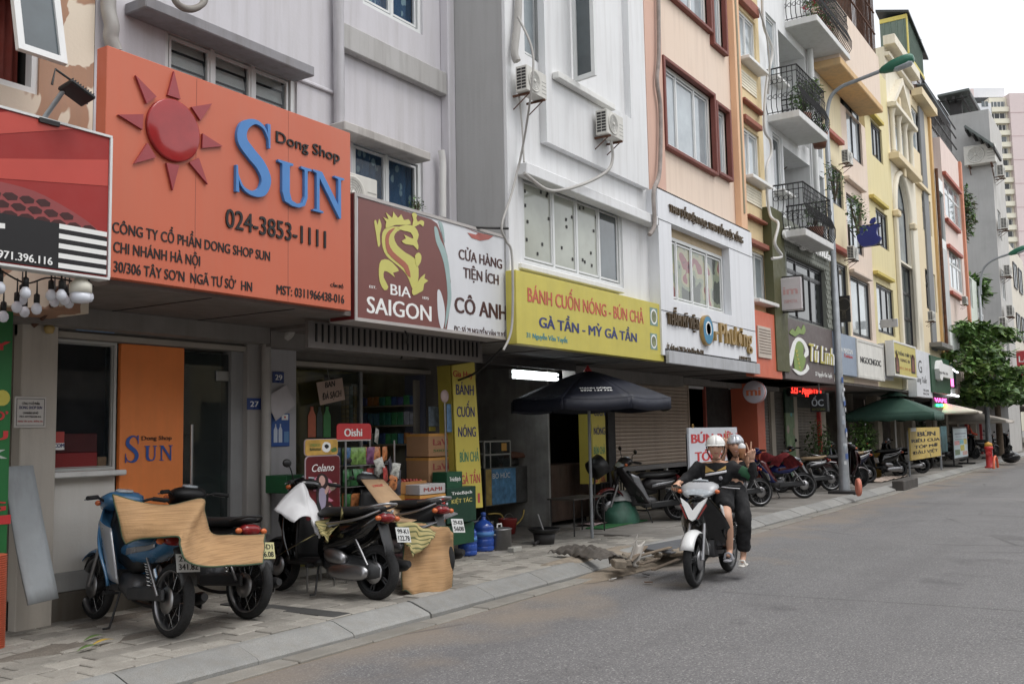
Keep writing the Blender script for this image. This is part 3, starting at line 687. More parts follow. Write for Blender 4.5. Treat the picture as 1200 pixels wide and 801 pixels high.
# white clad frame with window recess
clad = plaster('white_cladding',226,228,232,.2,.03,(.4,.4,.4))
p0,p1 = atY(770,221,5.92)[0],atY(881.5,300,5.92)[0]; pz1,pz0 = atY(771,221,5.92)[1],atY(781,416,5.92)[1]
ra = RC(788,856,263,352,5.92);
ff = facade(h4,clad,p0,p1,pz0,pz1,5.92,[ra],yb=FS+.019,reveal=.17,name='cladding')
M['poster_glass'] = mp('poster_glass',120,108,92,rough=.08,n=.6,ns=2.2)
t,N,L,p = nodes_of(M['poster_glass']); tc = N.new('ShaderNodeTexCoord'); q = N.new('ShaderNodeTexNoise'); q.inputs['Scale'].default_value = 2.2; q.inputs['Detail'].default_value = 1.5; L.new(tc.outputs['Object'],q.inputs[0])
cr = N.new('ShaderNodeValToRGB'); cr.color_ramp.interpolation = 'CONSTANT'; els = cr.color_ramp.elements; els[0].color = (*srgb(60,66,56),1); els[0].position = 0; els[1].color = (*srgb(120,130,104),1); els[1].position = .42
for ps,cc in ((.5,(150,146,110)),(.57,(128,62,64)),(.63,(92,48,54))): e = els.new(ps); e.color = (*srgb(*cc),1)
L.new(q.outputs[0],cr.inputs[0]); L.new(cr.outputs[0],p.inputs['Base Color'])
window(h4,ra[0]+.02,ra[1]-.02,ra[2]+.02,ra[3]-.14,6.05,(.8,1.2,1.3,1.3),(1,),.05,mg=M['poster_glass'])
b = MB(); b.box(ra[0]+.02,ra[1]-.02,6.05,6.09,ra[3]-.138,ra[3]); b.build('window_head',mp('tan_head',190,168,130,rough=.6),h4)
b = MB()
for i in range(60):
 x = p0+.03+i*(p1-p0-.06)/60; b.box(x,x+.03,5.925,5.97,pz1,pz1+.03)
b.build('ridge_caps',M['iron'],h4)
b = MB()
for i in range(58):
 x = p0+.1+i*(p1-p0-.12)/58; b.box(x,x+.035,5.90,5.918,pz0+.07,pz0+.10)
b.build('drip_caps',M['iron'],h4)
b = MB(); b.bbox(p0+.1,p1,5.86,5.918,pz0-.12,pz0+.068,.006); b.build('bottom_trim',mp('trim_grey',176,178,182,rough=.6,streak=.3),h4)
for pzs in (atY(790,365,5.92)[1],ra[3]+.02):
 b = MB(); b.box(p0+.002,p1-.002,5.914,5.919,pzs-.02,pzs-.014); b.build('panel_joint',M['iron'],h4)
# ground of 33: roller shutter half down over a gate, door bay
sx0,sx1 = atY(719,500,FG)[0],atY(806,500,FG)[0]
sz0 = atY(725,547,FG)[1]
soffit(h4,XB4,XB5-.02,FS-.1,2.64,drop=.2,m=mp('dark_soffit',92,88,86,rough=.8,streak=.4))
shutter(h4,sx0,sx1,sz0,2.5,FG,mp('beige_shutter',176,156,136,rough=.55,n=.07,streak=.2),.066)
b = MB(); b.bbox(sx0,sx1,FG-.03,FG+.03,sz0-.09,sz0-.004,.005); b.build('bottom_rail',mp('rail_grey',128,126,124,rough=.5),h4)
b = MB(); b.box(sx0-.4,sx1+.5,FG+.35,FG+.4,GZ,1.2);
b.build('gate_backing',mp('cream_gate',196,184,156,rough=.7,streak=.3),h4)
for i in range(5):
 xx = sx0+.02+i*(sx1-sx0)/5; w_ = (sx1-sx0)/5
 b = MB(); b.bbox(xx+.01,xx+w_-.01,FG+.30,FG+.348,GZ,1.19,.006); gp = b.build('gate_panel',mp('cream_gate',196,184,156,rough=.7),h4)
 b = MB(); b.bbox(xx+.1,xx+w_-.1,FG+.292,FG+.299,.85,1.05,.002); b.build('vent',M['iron'],gp)
b = MB(); b.box(sx0-.32,sx0-.052,FG-.06,FG+.3,GZ,2.5); b.build('pier',mp('black_pier',44,42,42,rough=.7),h4)
b = MB(); b.box(sx1+.052,sx1+.9,FG+.04,FG+.08,GZ,2.5); b.build('dark_door',mp('dark_door',50,46,44,rough=.6,n=.3),h4)
dx = sx1+.9
b = MB(); b.box(dx,dx+.06,FG-.03,FG+.1,GZ,2.5); b.build('red_jamb',mp('red_jamb',160,70,50,rough=.6),h4)
window(h4,dx+.065,XB5-.25,.5,2.5,FG,(1,1),(1,),.05,mg=M['glass_dark']); h4.children[-1].name = 'shop_window'
b = MB(); b.box(dx+.065,XB5-.2,FG-.01,FG+.2,GZ,.498); b.build('plinth',M['conc'],h4)
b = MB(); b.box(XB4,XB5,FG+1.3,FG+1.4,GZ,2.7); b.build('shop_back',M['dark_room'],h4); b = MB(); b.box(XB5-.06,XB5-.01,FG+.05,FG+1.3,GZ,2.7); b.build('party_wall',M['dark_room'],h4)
# ---- narrow yellow house, orange phone shop below
h5 = thing('house','narrow yellow house with paired windows above the orange phone shop fascia','house',((XB5+XB6)/2,FS,GZ))
yel = plaster('yellow_plaster',226,202,152,.2,.05,(.45,.36,.22))
ws = [RC(865,886,8,66,FS),RC(869.5,890.5,146,205,FS),RC(877,898,291,350,FS)]
facade(h5,yel,XB5+.003,XB6,2.7,12.5,FS,ws)
for vv in ws: window(h5,*vv,FS+.04,(1,1),(1,),.05,mg=M['glass_sky'],sill=M['white'])
for (yy,pl,pr) in ((98,867,886),(232,872,892)):
 a = RC(pl,pr,yy-18,yy+2,FS); b = MB(); b.bbox(a[0],a[1],FS-.01,FS-.001,a[2],a[3],.002); vp = b.build('vent_panel',mp('cream_vent',226,214,184,rough=.7),h5)
 for k in range(6): zc = a[2]+(k+.5)*(a[3]-a[2])/6; b = MB(); b.bbox(a[0]+.02,a[1]-.02,FS-.02,FS-.011,zc-.03,zc+.02,.003); b.build('vent_slat',mp('cream_vent2',232,224,200,rough=.7),vp)
for (pl,pr,yt,yb) in ((864,890,-18,-6),(868,894,128,134),(867,897,108,111),(872,900,246,249),(876,902,276,282)):
 a = RC(pl,pr,yt,yb,FS-.12); ledge(h5,max(a[0],XB5+.01),min(a[1],XB6-.01),a[2],a[3],FS,.12,mp('maroon_ledge',150,84,62,rough=.7))
of0,of1,oz0,oz1 = RC(882,915,362,440,FS-.15)
orf = mp('orange_fascia',212,98,60,rough=.5,n=.05,streak=.1)
of1 = atY(915,400,FS-.15)[0]
facade(h5,orf,of0,of1,oz0,oz1,FS-.15,[],yb=FS-.002,name='fascia')
soffit(h5,XB5,XB6,FS-.1,2.62,drop=.12,m=mp('dark_soffit',92,88,86,rough=.8,streak=.4))
b = MB(); b.box(XB5-.27,atY(857,500,FG)[0]+.01,FG+.03,FG+.06,GZ,2.6); b.build('glass_panel',M['dark_room'],h5)
q0,q1 = atY(857,500,FG)[0],atY(866,500,FG)[0]
b = MB(); b.box(q0,q1,FG-.6,FG-.02,GZ,2.6); b.build('orange_jamb',orf,h5)
vegp = mp('vegetable_print',110,134,96,rough=.5,n=.2,ns=8)
t,N,L,p = nodes_of(vegp); base = p.inputs['Base Color'].links[0].from_socket; tc = N.new('ShaderNodeTexCoord'); v = N.new('ShaderNodeTexVoronoi'); v.inputs['Scale'].default_value = 3.5; L.new(tc.outputs['Object'],v.inputs[0])
mr1 = N.new('ShaderNodeMapRange'); mr1.inputs[1].default_value = .34; mr1.inputs[2].default_value = .38; mr1.inputs[3].default_value = 1; mr1.inputs[4].default_value = 0; L.new(v.outputs[0],mr1.inputs[0])
hs2 = N.new('ShaderNodeHueSaturation'); hs2.inputs['Saturation'].default_value = .8; hs2.inputs['Value'].default_value = .4; L.new(v.outputs['Color'],hs2.inputs['Color']); m1 = N.new('ShaderNodeMix'); m1.data_type = 'RGBA'; L.new(base,m1.inputs[6]); L.new(hs2.outputs[0],m1.inputs[7]); L.new(mr1.outputs[0],m1.inputs[0]); L.new(m1.outputs[2],p.inputs['Base Color'])
def vegpanel(root,pl,pr):
 a0,a1 = atY(pl,500,FG-.05)[0],atY(pr,500,FG-.05)[0]; b = MB(); b.box(a0,a1,FG-.08,FG-.04,GZ+.05,2.0); b.build('printed_panel',vegp,root)
 b = MB(); b.box(a0,a1,FG-.08,FG-.04,2.002,2.6); b.build('panel_head',mp('dark_green_panel',28,62,44,rough=.6),root)
vegpanel(h5,867,878)
s0,s1 = atY(879,500,FG)[0],atY(919,500,FG)[0]
shutter(h5,s0,s1,GZ,2.55,FG,mp('grey_shutter',124,118,112,rough=.55,n=.06,streak=.15),.075)
# ---- white house with balconies, snail restaurant below
XB7 = 23.35
h6 = thing('house','white house with planted iron balconies above the scale clad snail restaurant','house',((XB6+XB7)/2,FS,GZ))
whb = plaster('white_plaster_b',226,228,229,.2,.04,(.4,.39,.37))
nw = [RC(898.5,911,15,88,FS),RC(906.5,917.5,155,222,FS)]
rec = [RC(912.5,944,10,112,FS),RC(919.5,951,144,236,FS)]
xr0,xr1 = rec[0][0],rec[0][1]; xq0,xq1 = atY(953,90,FS)[0],XB7-.1
fl = [(atY(918,122,FS)[1]+.15),(atY(925,255,FS)[1]+.12)]
Z2,Z1 = 7.95,5.55                      # balcony floors
TOPS = 10.25
holes = nw+[(xr0,xr1,Z2,10.1),(xr0,xr1,Z1,7.55),(xq0,xq1,Z2,9.9),(xq0,xq1,Z1,7.5),(xq0,xq1,10.45,12.4)]
facade(h6,whb,XB6+.003,XB7,2.6,13.0,FS,holes,reveal=.9)
for vv in nw: window(h6,*vv,FS+.04,(1,),(1,),.05,mg=M['glass_sky'] if vv is nw[0] else M['glass'],sill=M['white'])
for z in (Z2,Z1):
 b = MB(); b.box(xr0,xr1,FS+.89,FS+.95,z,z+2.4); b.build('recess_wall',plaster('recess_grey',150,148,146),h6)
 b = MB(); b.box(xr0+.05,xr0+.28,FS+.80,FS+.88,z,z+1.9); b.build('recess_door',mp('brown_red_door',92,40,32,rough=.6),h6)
for z0_,z1_ in ((Z2,9.9),(Z1,7.5),(10.45,12.4)):
 window(h6,xq0,xq1,z0_,z1_,FS+.5,(1,1),(2,1),.06,mf=mp('dark_alu',60,60,62,rough=.4,metal=.4),mg=M['glass_sky'])
b = MB(); b.tube([(xr1+.12,FS-.1,5.7),(xr1+.12,FS-.1,13)],.07,10); b.build('downpipe',M['white_pvc'],h6)
iron = mp('wrought_iron',34,33,34,rough=.5,metal=.3)
def balcony(root,x0,x1,z,y0,y1,mslab,belly=.09,h=.95,curly=True,label=None):
 b = MB(); b.bbox(x0,x1,y0,y1,z-.14,z,.01); s = b.build('balcony_slab',mslab,root)
 b = MB()
 def bar(x,y,ox,oy):
  pts = [(x,y,z),(x+ox*belly*.9,y+oy*belly*.9,z+.12),(x+ox*belly,y+oy*belly,z+.3),(x,y,z+.55),(x,y,z+h)]; b.tube(pts,.009,4)
  if curly:
   for cz,r_ in ((z+.36,.045),(z+.68,.05)):
    b.tube([(x+(.0 if ox else .045)+((r_*math.cos(q)) if not ox else 0),y+((.045+r_*math.cos(q)) if ox else 0),cz+r_*math.sin(q)) for q in [k*.9 for k in range(8)]],.007,3,caps=False)
 x = x0+.03
 while x < x1: bar(x,y0+.03,0,-1); x += .105
 y = y0+.12
 while y < y1: bar(x0+.03,y,-1,0); bar(x1-.03,y,1,0); y += .105
 for zz in (z+.04,z+h-.12,z+h):
  t = .018 if zz > z+h-.01 else .010
  b.tube([(x0+.03,y1,zz),(x0+.03,y0+.03,zz),(x1-.03,y0+.03,zz),(x1-.03,y1,zz)],t,5)
 b.build('railing',iron,s); return s
bsl = plaster('balcony_slab',214,214,212,.3,.05,(.35,.33,.3))
bl2 = atY(917.5,125,5.45)[0]; br2 = bl2+2.95
bB = balcony(h6,atY(936,115,5.45)[0],br2+.2,Z2,5.45,FS+.6,bsl)
bC = balcony(h6,atY(944,258,5.45)[0],br2+.25,Z1,5.45,FS+.6,bsl)
bA = balcony(h6,atY(957,12,5.4)[0],atY(996,60,5.4)[0],10.45,5.4,FS+.3,bsl)
ledge(h6,XB6+.01,XB7-.01,12.6,12.75,FS,.3,bsl,'cornice')
# restaurant front: scale cladding with big window
scale_c = plaster('scale_tile',128,132,122,.25,.12)
k0,k1 = atY(918,300,FS-.14)[0],atY(972,300,FS-.14)[0]
kz1,kz0 = atY(914,252,FS-.14)[1],atY(922,372,FS-.14)[1]
kw = RC(923,968,297,370,FS-.14); kw = (kw[0],kw[1],kz0+.02,kw[3])
facade(h6,scale_c,k0,k1,kz0,kz1,FS-.14,[kw],yb=FS-.002,reveal=.1,name='scale_cladding')
cl = [c for c in h6.children if c.name.startswith('scale_cladding')][0]
tm = MB(); P = arc(0,0,.07,180,360,5)+[(.07,.06),(-.07,.06)]; tm.prism(P,Matrix(((1,0,0,0),(0,0,-1,0),(0,1,0,0),(0,0,0,1))),.014); tme = tm.mesh('scale',scale_c)
rowsn = 0; rest = MB(); cnt = 0; z = kz1-.10
while z > kz0+.05:
 x = k0+.08+(rowsn % 2)*.07
 while x < k1-.07:
  if not (kw[0]-.06 < x < kw[1]+.06 and z < kw[3]+.06):
   if cnt < 298:
    o = bpy.data.objects.new('scale',tme); COL.objects.link(o); attach(o,cl); o.location = (x,FS-.142,z); o.rotation_euler = (-.09,0,0); cnt += 1
   else: rest.add([(v[0]+x,v[1]+FS-.142,v[2]+z) for v in tm.v],tm.f)
  x += .14
 z -= .11; rowsn += 1
if rest.v: struct(rest.build('scales',scale_c,cl),'stuff')
window(h6,kw[0],kw[1],kw[2],kw[3],FS-.06,(1,1.2,1),(1,.25),.05,mf=mp('dark_alu',60,60,62,rough=.4,metal=.4),mg=M['glass_dark'])
# wavy olive edge strip beside the cladding
b = MB(); a0 = atY(904,300,FS-.15)[0]; b.box(a0,k0-.01,FS-.175,FS-.002,2.72,kz1+.05); b.build('olive_strip',mp('olive_panel',82,82,44,rough=.6,streak=.2),h6)
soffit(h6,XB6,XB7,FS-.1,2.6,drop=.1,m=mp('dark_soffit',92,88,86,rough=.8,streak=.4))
vegpanel(h6,920,930)
e0,e1 = atY(931,500,FG)[0],atY(957,500,FG)[0]
sw = window(h6,e0,e1,GZ+.3,2.15,FG,(1,1,.8),(1,),.05,mf=mp('gold_alu',150,132,104,rough=.4),mg=M['glass_dark']); sw.name = 'shop_door'
b = MB(); b.box(e0,e1,FG-.02,FG+.05,2.152,2.5); b.build('door_head',M['black'],h6)
b = MB(); b.box(e1,e1+.14,FG-.10,FG,GZ+.3,2.3); b.build('red_banner_strip',mp('red_banner',186,40,36,rough=.5,n=.2,ns=12),h6)
shutter(h6,e1+.2,XB7-.1,GZ,2.5,FG,mp('brown_shutter',118,110,98,rough=.6),.075)
# ---- the far houses, one table: (left, right, top, plaster, windows given as pixel boxes, label)
def far_house(x0,x1,ztop,m,wins,label,y=FS,trims=(),mf=None,mg=None,cols=(1,1),zb=2.7,trimm=None,gnd=None,rows=(1,),base=True,sill=None):
 h = thing('house',label,'house',((x0+x1)/2,y,GZ))
 rs = [RC(*w,y) for w in wins]
 facade(h,m,x0+.004,x1,zb,ztop,y,rs)
 for i,vv in enumerate(rs): window(h,*vv,y+.05,cols,rows,.06,mf=mf,mg=mg or M['glass_sky'],sill=sill)
 for (pl,pr,yt,yb,mm) in trims:
  a = RC(pl,pr,yt,yb,y-.14); ledge(h,max(a[0],x0+.01),min(a[1],x1-.01),a[2],a[3],y,.14,mm)
 if base:
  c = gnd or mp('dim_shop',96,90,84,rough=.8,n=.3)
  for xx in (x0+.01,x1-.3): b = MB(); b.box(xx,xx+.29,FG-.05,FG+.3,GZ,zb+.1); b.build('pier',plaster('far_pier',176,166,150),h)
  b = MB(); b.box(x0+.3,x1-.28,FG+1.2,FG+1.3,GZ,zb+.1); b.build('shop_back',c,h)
  b = MB(); b.box(x0+.01,x1-.01,y+.02,FG+1.3,zb-.06,zb-.002); b.build('soffit',canopy,h)
 return h
dalu = mp('dark_alu',60,60,62,rough=.4,metal=.4)
redl = mp('red_ledge',168,74,50,rough=.6); yell = plaster('yellow_b',226,211,172,.3,.05,(.45,.4,.25)); peach2 = plaster('peach_b',226,206,188,.3,.05,(.45,.35,.25))
ylem = plaster('lemon_plaster',222,208,156,.3,.05,(.5,.42,.2)); cream = plaster('cream_plaster',228,220,200,.3,.04,(.45,.4,.3)); cream2 = plaster('sand_plaster',226,208,170,.2,.05,(.45,.36,.24))
pink = plaster('pink_plaster',224,202,192,.35,.05,(.45,.33,.28)); whf = plaster('white_far',230,232,230,.15,.04,(.4,.4,.38)); ledy = plaster('ledge_yellow',206,184,80,.1)
X7,X8,X9,X10,X11,X12,X13,X14 = 23.35,25.2,27.85,31.0,34.8,38.3,40.5,45.2
h7 = far_house(X7,X8,10.2,yell,[(974,988,192,236),(979,995,305,392)],'narrow pale yellow house with red ledge right of the near lamp post',trims=[(968,990,145,150,redl),(971,998,280,286,redl)],mf=dalu,mg=M['glass'])
h8 = far_house(X8,X9,9.9,peach2,[(992,1010,115,178),(993,1011,226,290),(998,1021,322,392)],'peach house with a projecting top storey and a roof terrace',trims=[(992,1016,202,206,peach2),(997,1023,312,316,peach2)],mf=dalu)
b8 = atY(984,45,5.3); b9 = atY(1025,118,5.3)
bay0,bay1 = 22.9,26.05
bz0,bz1 = atY(1022,112,5.5)[1],atY(1022,72,5.5)[1]
facade(h8,peach2,bay0,X9-.7,bz0,bz0+1.35,5.5,[],yb=FS+2,name='bay')
b = MB(); b.bbox(bay0-.05,X9-.66,5.46,FS,bz0-.18,bz0-.003,.02); b.build('bay_soffit',plaster('bay_tan',216,176,118),h8)
b = MB()
nb = 30
for i in range(nb+1):
 x = bay0+.03+i*(X9-.8-bay0)/nb; b.box(x-.01,x+.01,5.55,5.57,bz0+1.35,bz0+3.2)
for z in (1.37,2.0,2.6,3.2): b.box(bay0,X9-.7,5.54,5.58,bz0+z,bz0+z+.03)
b.build('cage',M['rust'],h8)
window(h8,X9-1.7,X9-.75,bz0+1.37,bz0+3.2,5.62,(1,1),(1,1),.05,mf=dalu,mg=M['glass_sky'])
b = MB(); b.box(bay0+.05,X9-1.75,5.9,6.0,bz0+1.35,bz0+3.2); b.build('cage_back',mp('dim_terrace',96,88,80,rough=.9,n=.35,ns=4),h8)
b = MB(); b.add([(bay0-.2,5.2,bz0+3.35),(X9-.3,5.2,bz0+3.35),(X9-.3,8,bz0+3.9),(bay0-.2,8,bz0+3.9),(bay0-.2,5.2,bz0+3.25),(X9-.3,5.2,bz0+3.25),(X9-.3,8,bz0+3.8),(bay0-.2,8,bz0+3.8)],[(0,1,2,3),(4,5,6,7),(0,1,5,4),(1,2,6,5),(3,0,4,7),(2,3,7,6)]); b.build('awning_roof',mp('faded_red_roof',130,60,54,rough=.6),h8)
h9 = far_house(X9,X10,12.2,ylem,[(1021,1034,140,180),(1027,1041,243,285),(1028,1048,331,388)],'lemon yellow house with dark slim windows and yellow ledges',trims=[(1017,1036,122,126,ledy),(1023,1042,226,230,ledy),(1025,1049,314,318,ledy)],mf=dalu,mg=[M['glass_sky'],M['glass_dark'],M['glass_sky']],cols=(1,1,.7))
# green tin roof cabin on top of the next one
h10 = thing('house','cream neoclassical house with pediment windows and a tall arched window','house',((X10+X11)/2,FS,GZ))
tw = RC(1044,1064,134,178,FS); aw = RC(1049,1066,232,300,FS); sw_ = RC(1053,1072,305,400,FS)
mid = (aw[0]+aw[1])/2; hw_ = (aw[1]-aw[0])/2
aw = (aw[0],aw[1],aw[2],atY(1053,225,FS)[1]+.5)
facade(h10,cream,X10+.004,X11,2.7,13.3,FS,[tw,aw,sw_])
window(h10,*tw,FS+.08,(1,1,1),(1,),.05,mf=cream,mg=M['glass_sky'])
for i in range(4):
 xx = tw[0]-.1+i*(tw[1]-tw[0]+.2)/3; b = MB(); b.lathe([(.10,0),(.07,.08),(.07,tw[3]-tw[2]-.1),(.1,tw[3]-tw[2]),(.13,tw[3]-tw[2]+.1)],(xx,FS-.08,tw[2]),'Z',10); b.build('column',cream,h10)
ledge(h10,tw[0]-.35,tw[1]+.35,tw[3]+.1,tw[3]+.24,FS,.28,cream,'entablature'); ledge(h10,tw[0]-.5,tw[1]+.5,tw[2]-.3,tw[2]-.1,FS,.3,cream2,'sill')
cxm = (tw[0]+tw[1])/2; wv = (tw[1]-tw[0])/2+.35; zt = tw[3]+.245
for P in ([(-wv,0),(-wv+.25,0),(0,1.0),(0,1.22)],[(wv-.25,0),(wv,0),(0,1.22),(0,1.0)]):
 b = MB(); b.prism(P,FY(FS-.001) @ Matrix.Translation((cxm,zt,0)),.2); b.build('pediment',cream,h10)
b = MB(); b.prism([(-.2,.15),(.2,.15),(.12,.6),(-.12,.6)],FY(FS-.001) @ Matrix.Translation((cxm,zt,0)),.08); b.build('pediment_panel',cream2,h10)
window(h10,*aw,FS+.1,(1,1),(2,1),.05,mf=dalu,mg=M['glass_sky'])
# arch head: fill the corners of the opening, archivolt round it
rch = hw_; za = aw[3]-rch*1.25
sp = [(-hw_,0)]+[(-hw_*math.cos(R(a_)),rch*1.25*math.sin(R(a_))) for a_ in range(0,91,10)]+[(-hw_,rch*1.25)]
for sgn in (1,-1):
 b = MB(); b.prism([(sgn*a_,c_) for a_,c_ in sp[1:]],FY(FS+.10) @ Matrix.Translation((mid,za,0)),.098); b.build('arch_spandrel',cream,h10)
b = MB(); b.tube([(mid-(hw_+.12)*math.cos(R(a_)),FS-.03,za+(rch*1.25+.12)*math.sin(R(a_))) for a_ in range(0,181,10)],.10,6); b.build('archivolt',cream,h10)
for xx in (aw[0]-.14,aw[1]+.14):
 b = MB(); b.bbox(xx-.1,xx+.1,FS-.12,FS-.001,2.7,za-.1,.02); b.build('pilaster',cream,h10); b = MB(); b.bbox(xx-.17,xx+.17,FS-.2,FS-.001,za-.098,za+.1,.03); b.build('capital',cream2,h10)
b = MB(); b.bbox(mid-.1,mid+.1,FS-.2,FS-.13,za+rch*1.25,za+rch*1.25+.4,.02); b.build('keystone',cream2,h10)
window(h10,*sw_,FS+.1,(1,1),(1,1,1),.05,mf=dalu,mg=M['glass'])
ledge(h10,X10-.1,X11+.05,13.3,13.6,FS,.35,cream,'cornice'); ledge(h10,X10,X11,13.0,13.12,FS,.15,cream,'cornice_moulding')
for xx in (X10+.01,X11-.3): b = MB(); b.box(xx,xx+.29,FG-.05,FG+.3,GZ,2.8); b.build('pier',plaster('far_pier',176,166,150),h10)
b = MB(); b.box(X10,X11,FG+1.2,FG+1.3,GZ,2.8); b.build('shop_back',mp('dim_shop',96,90,84,rough=.8,n=.3),h10)
b = MB(); b.box(X10,X11,FS+.02,FG+1.3,2.64,2.698); b.build('soffit',canopy,h10)
# cabin
cb = thing('rooftop_cabin','green corrugated roof cabin with barred window behind the lamp head','cabin',(30,7,13))
def tin(name,r,g,b_,axis='x'):
 m = mp(name,r,g,b_,rough=.5,n=.1,streak=.3)
 return m
gt = tin('green_tin',104,124,112); ytr = mp('yellow_edge',206,190,84,rough=.6)
ca = [(X,Y) for X,Y in ((29.0,6.3),)]
cy0 = 6.3; cz_t = atY(1062,18,cy0)[1]; cx0 = atY(1062,30,cy0)[0]; cx1 = atY(1081,60,cy0)[0]; czb = atY(1062,50,cy0)[1]; czc = atY(1062,100,cy0)[1]
yb_ = 6.3
yl = atX(1032,50,cx0)[0]
b = MB(); b.box(cx0,cx1,cy0,yl,czb-.3,cz_t); b.build('upper_wall',gt,cb)
for i in range(26):
 pass
rbm = MB(); rbm.box(-.015,.015,-.015,.015,0,cz_t-czb+.3); rbm = rbm.mesh('sheet_rib',gt)
wl = cb.children[0]
n_ = int((yl-cy0)/.22)
for i in range(n_): o = bpy.data.objects.new('sheet_rib',rbm); COL.objects.link(o); attach(o,wl); o.location = (cx0-.012,cy0+.1+i*.22,czb-.3)
for i in range(int((cx1-cx0)/.22)): o = bpy.data.objects.new('sheet_rib',rbm); COL.objects.link(o); attach(o,wl); o.location = (cx0+.1+i*.22,cy0-.012,czb-.3)
b = MB(); b.box(cx0-.02,cx1,cy0-.03,cy0-.001,czb-.42,czb-.3); b.box(cx0-.03,cx0-.001,cy0,yl,czb-.42,czb-.3); b.box(cx0-.04,cx0+.12,cy0-.04,cy0-.002,czb-.3,cz_t); b.box(cx0-.03,cx0-.001,cy0,yl,cz_t-.15,cz_t); b.build('edge_trim',ytr,cb)
b = MB(); b.add([(cx0-.1,cy0-.12,cz_t+.02),(cx1+.5,cy0-.12,cz_t-.6),(cx1+.5,yl+.1,cz_t-.3),(cx0-.1,yl+.1,cz_t+.3),(cx0-.1,cy0-.12,cz_t+.1),(cx1+.5,cy0-.12,cz_t-.52),(cx1+.5,yl+.1,cz_t-.22),(cx0-.1,yl+.1,cz_t+.38)],[(0,1,2,3),(4,5,6,7),(0,1,5,4),(1,2,6,5),(3,0,4,7),(2,3,7,6)]); b.build('roof',mp('dark_sheet_roof',58,62,62,rough=.6),cb)
b = MB()
for i in range(14): y = cy0+i*(yl-cy0)/14; b.box(cx0-.01,cx0+.01,y,y+.03,czc-.3,czb-.42)
for i in range(12): x = cx0+i*(cx1-cx0)/12; b.box(x,x+.03,cy0-.01,cy0+.01,czc-.3,czb-.42)
for z in (.35,.8): b.box(cx0-.02,cx0+.02,cy0,yl,czc+z,czc+z+.03); b.box(cx0,cx1,cy0-.02,cy0+.02,czc+z,czc+z+.03)
b.build('window_bars',M['rust'],cb)
b = MB(); b.box(cx0+.6,cx0+.7,cy0+.5,yl,czc-.3,czb-.42); b.box(cx0+.6,cx1,cy0+.5,cy0+.6,czc-.3,czb-.42); b.build('inner_wall',mp('cabin_dark',70,58,48,rough=.9),cb)
b = MB(); b.box(cx0,cx1,cy0,yl,czc-1.6,czc-.3); b.build('parapet',plaster('rusty_parapet',118,98,84,.6),cb)
h11 = far_house(X11,X12,12.9,cream2,[(1069,1081,124,170),(1081,1091,228,268),(1085,1097,315,360)],'sand coloured house with tall white windows and grey vertical strip',trims=[(1075,1090,208,212,cream2)],mf=M['white_pvc'],cols=(1,1),rows=(2,1))
for (pl,pr) in ((1079,1084),):
 a0,a1 = atY(pl+2,200,FS-.05)[0],atY(pr+2,200,FS-.05)[0]; b = MB(); b.box(a0,a1,FS-.06,FS-.001,4.2,12.8); b.build('grey_strip',plaster('grey_strip',128,130,132),h11)
b = MB(); b.box(X12-.35,X12-.02,FS-.08,FS-.001,2.9,12.9); b.build('corner_pilaster',plaster('ochre_strip',214,172,104),h11)
b = MB(); b.tube([(X12-.1,FS-.16,2.9),(X12-.1,FS-.16,11)],.06,8); b.build('downpipe',M['rust'],h11)
b = MB(); b.box(X11+.3,X12-.3,FS-.35,FS-.001,12.9,13.15); b.build('cornice',cream2,h11)
b = MB(); b.box(X11+.9,X12-.4,FS-.4,FS-.001,atY(1080,387,FS-.7)[1]-.1,atY(1080,387,FS-.7)[1]+.05); b.build('canopy_slab',M['conc'],h11)
h12 = far_house(X12,X13,11.0,whf,[(1098,1107,220,274)],'narrow white house with green framed windows',mf=mp('green_frame',34,78,66,rough=.5),mg=M['glass_dark'],cols=(1,1))
z12 = atY(1104,290,FS)[1]
b = MB(); b.box(X12+.5,X13-.05,FS-.02,FS-.0005,5.2,z12); b.build('painted_recess_shade',plaster('pale_recess',196,198,198),h12)  # flat greyer sheet, the shade of a recess put into its colour
b = MB(); b.box(X12+.1,X13,FS-.25,FS-.003,4.0,5.0); b.build('balcony_wall',whf,h12)
window(h12,X12+.3,X13-.1,3.0,4.0-.02,FS-.08,(1,1),(1,),.08,mf=mp('green_frame',34,78,66,rough=.5),mg=M['glass_dark'])
h13 = far_house(X13,X14,12.8,pink,[(1107,1121,208,250),(1113,1126,291,335),(1119,1130,377,395)],'pink house with white barred windows and terracotta ledges',trims=[(1105,1121,196,200,redl),(1109,1123,252,256,redl),(1111,1126,283,287,redl),(1114,1128,338,342,redl)],cols=(1,1,1),rows=(2,1))
b = MB(); b.box(X14-.35,X14,FS-.1,FS-.001,2.8,12.8); b.build('terracotta_strip',mp('terracotta',206,132,100,rough=.8),h13)
# metal stair and roof between white and pink tops
st = thing('roof_terrace_frame','dark metal stair and railed roof frame above the white and pink houses','steel frame',(40,7,12))
b = MB()
for i in range(14): z = 10.9+i*.16; x = X12+.2+i*.14; b.box(x,x+.25,6.5,7.3,z,z+.04)
b.build('stair',M['iron'],st)
b = MB()
for i in range(22): x = X12-.5+i*.3; b.box(x,x+.03,6.2,6.23,12.9,14.4)
for z in (13,13.5,14.0,14.4): b.box(X12-.5,X14+.4,6.19,6.24,z,z+.05)
b.build('railing',M['iron'],st)
qa,qb = atY(1084,99,6.0),atY(1114,146,6.0); b = MB(); b.add([(qa[0],6.0,qa[1]),(qb[0],6.0,qb[1]),(qb[0],7,qb[1]+.1),(qa[0],7,qa[1]+.1)],[(0,1,2,3)]); b.build('mesh_roof',mp('mesh_roof',108,118,126,rough=.6,n=.3,ns=9),st,solid=.05)
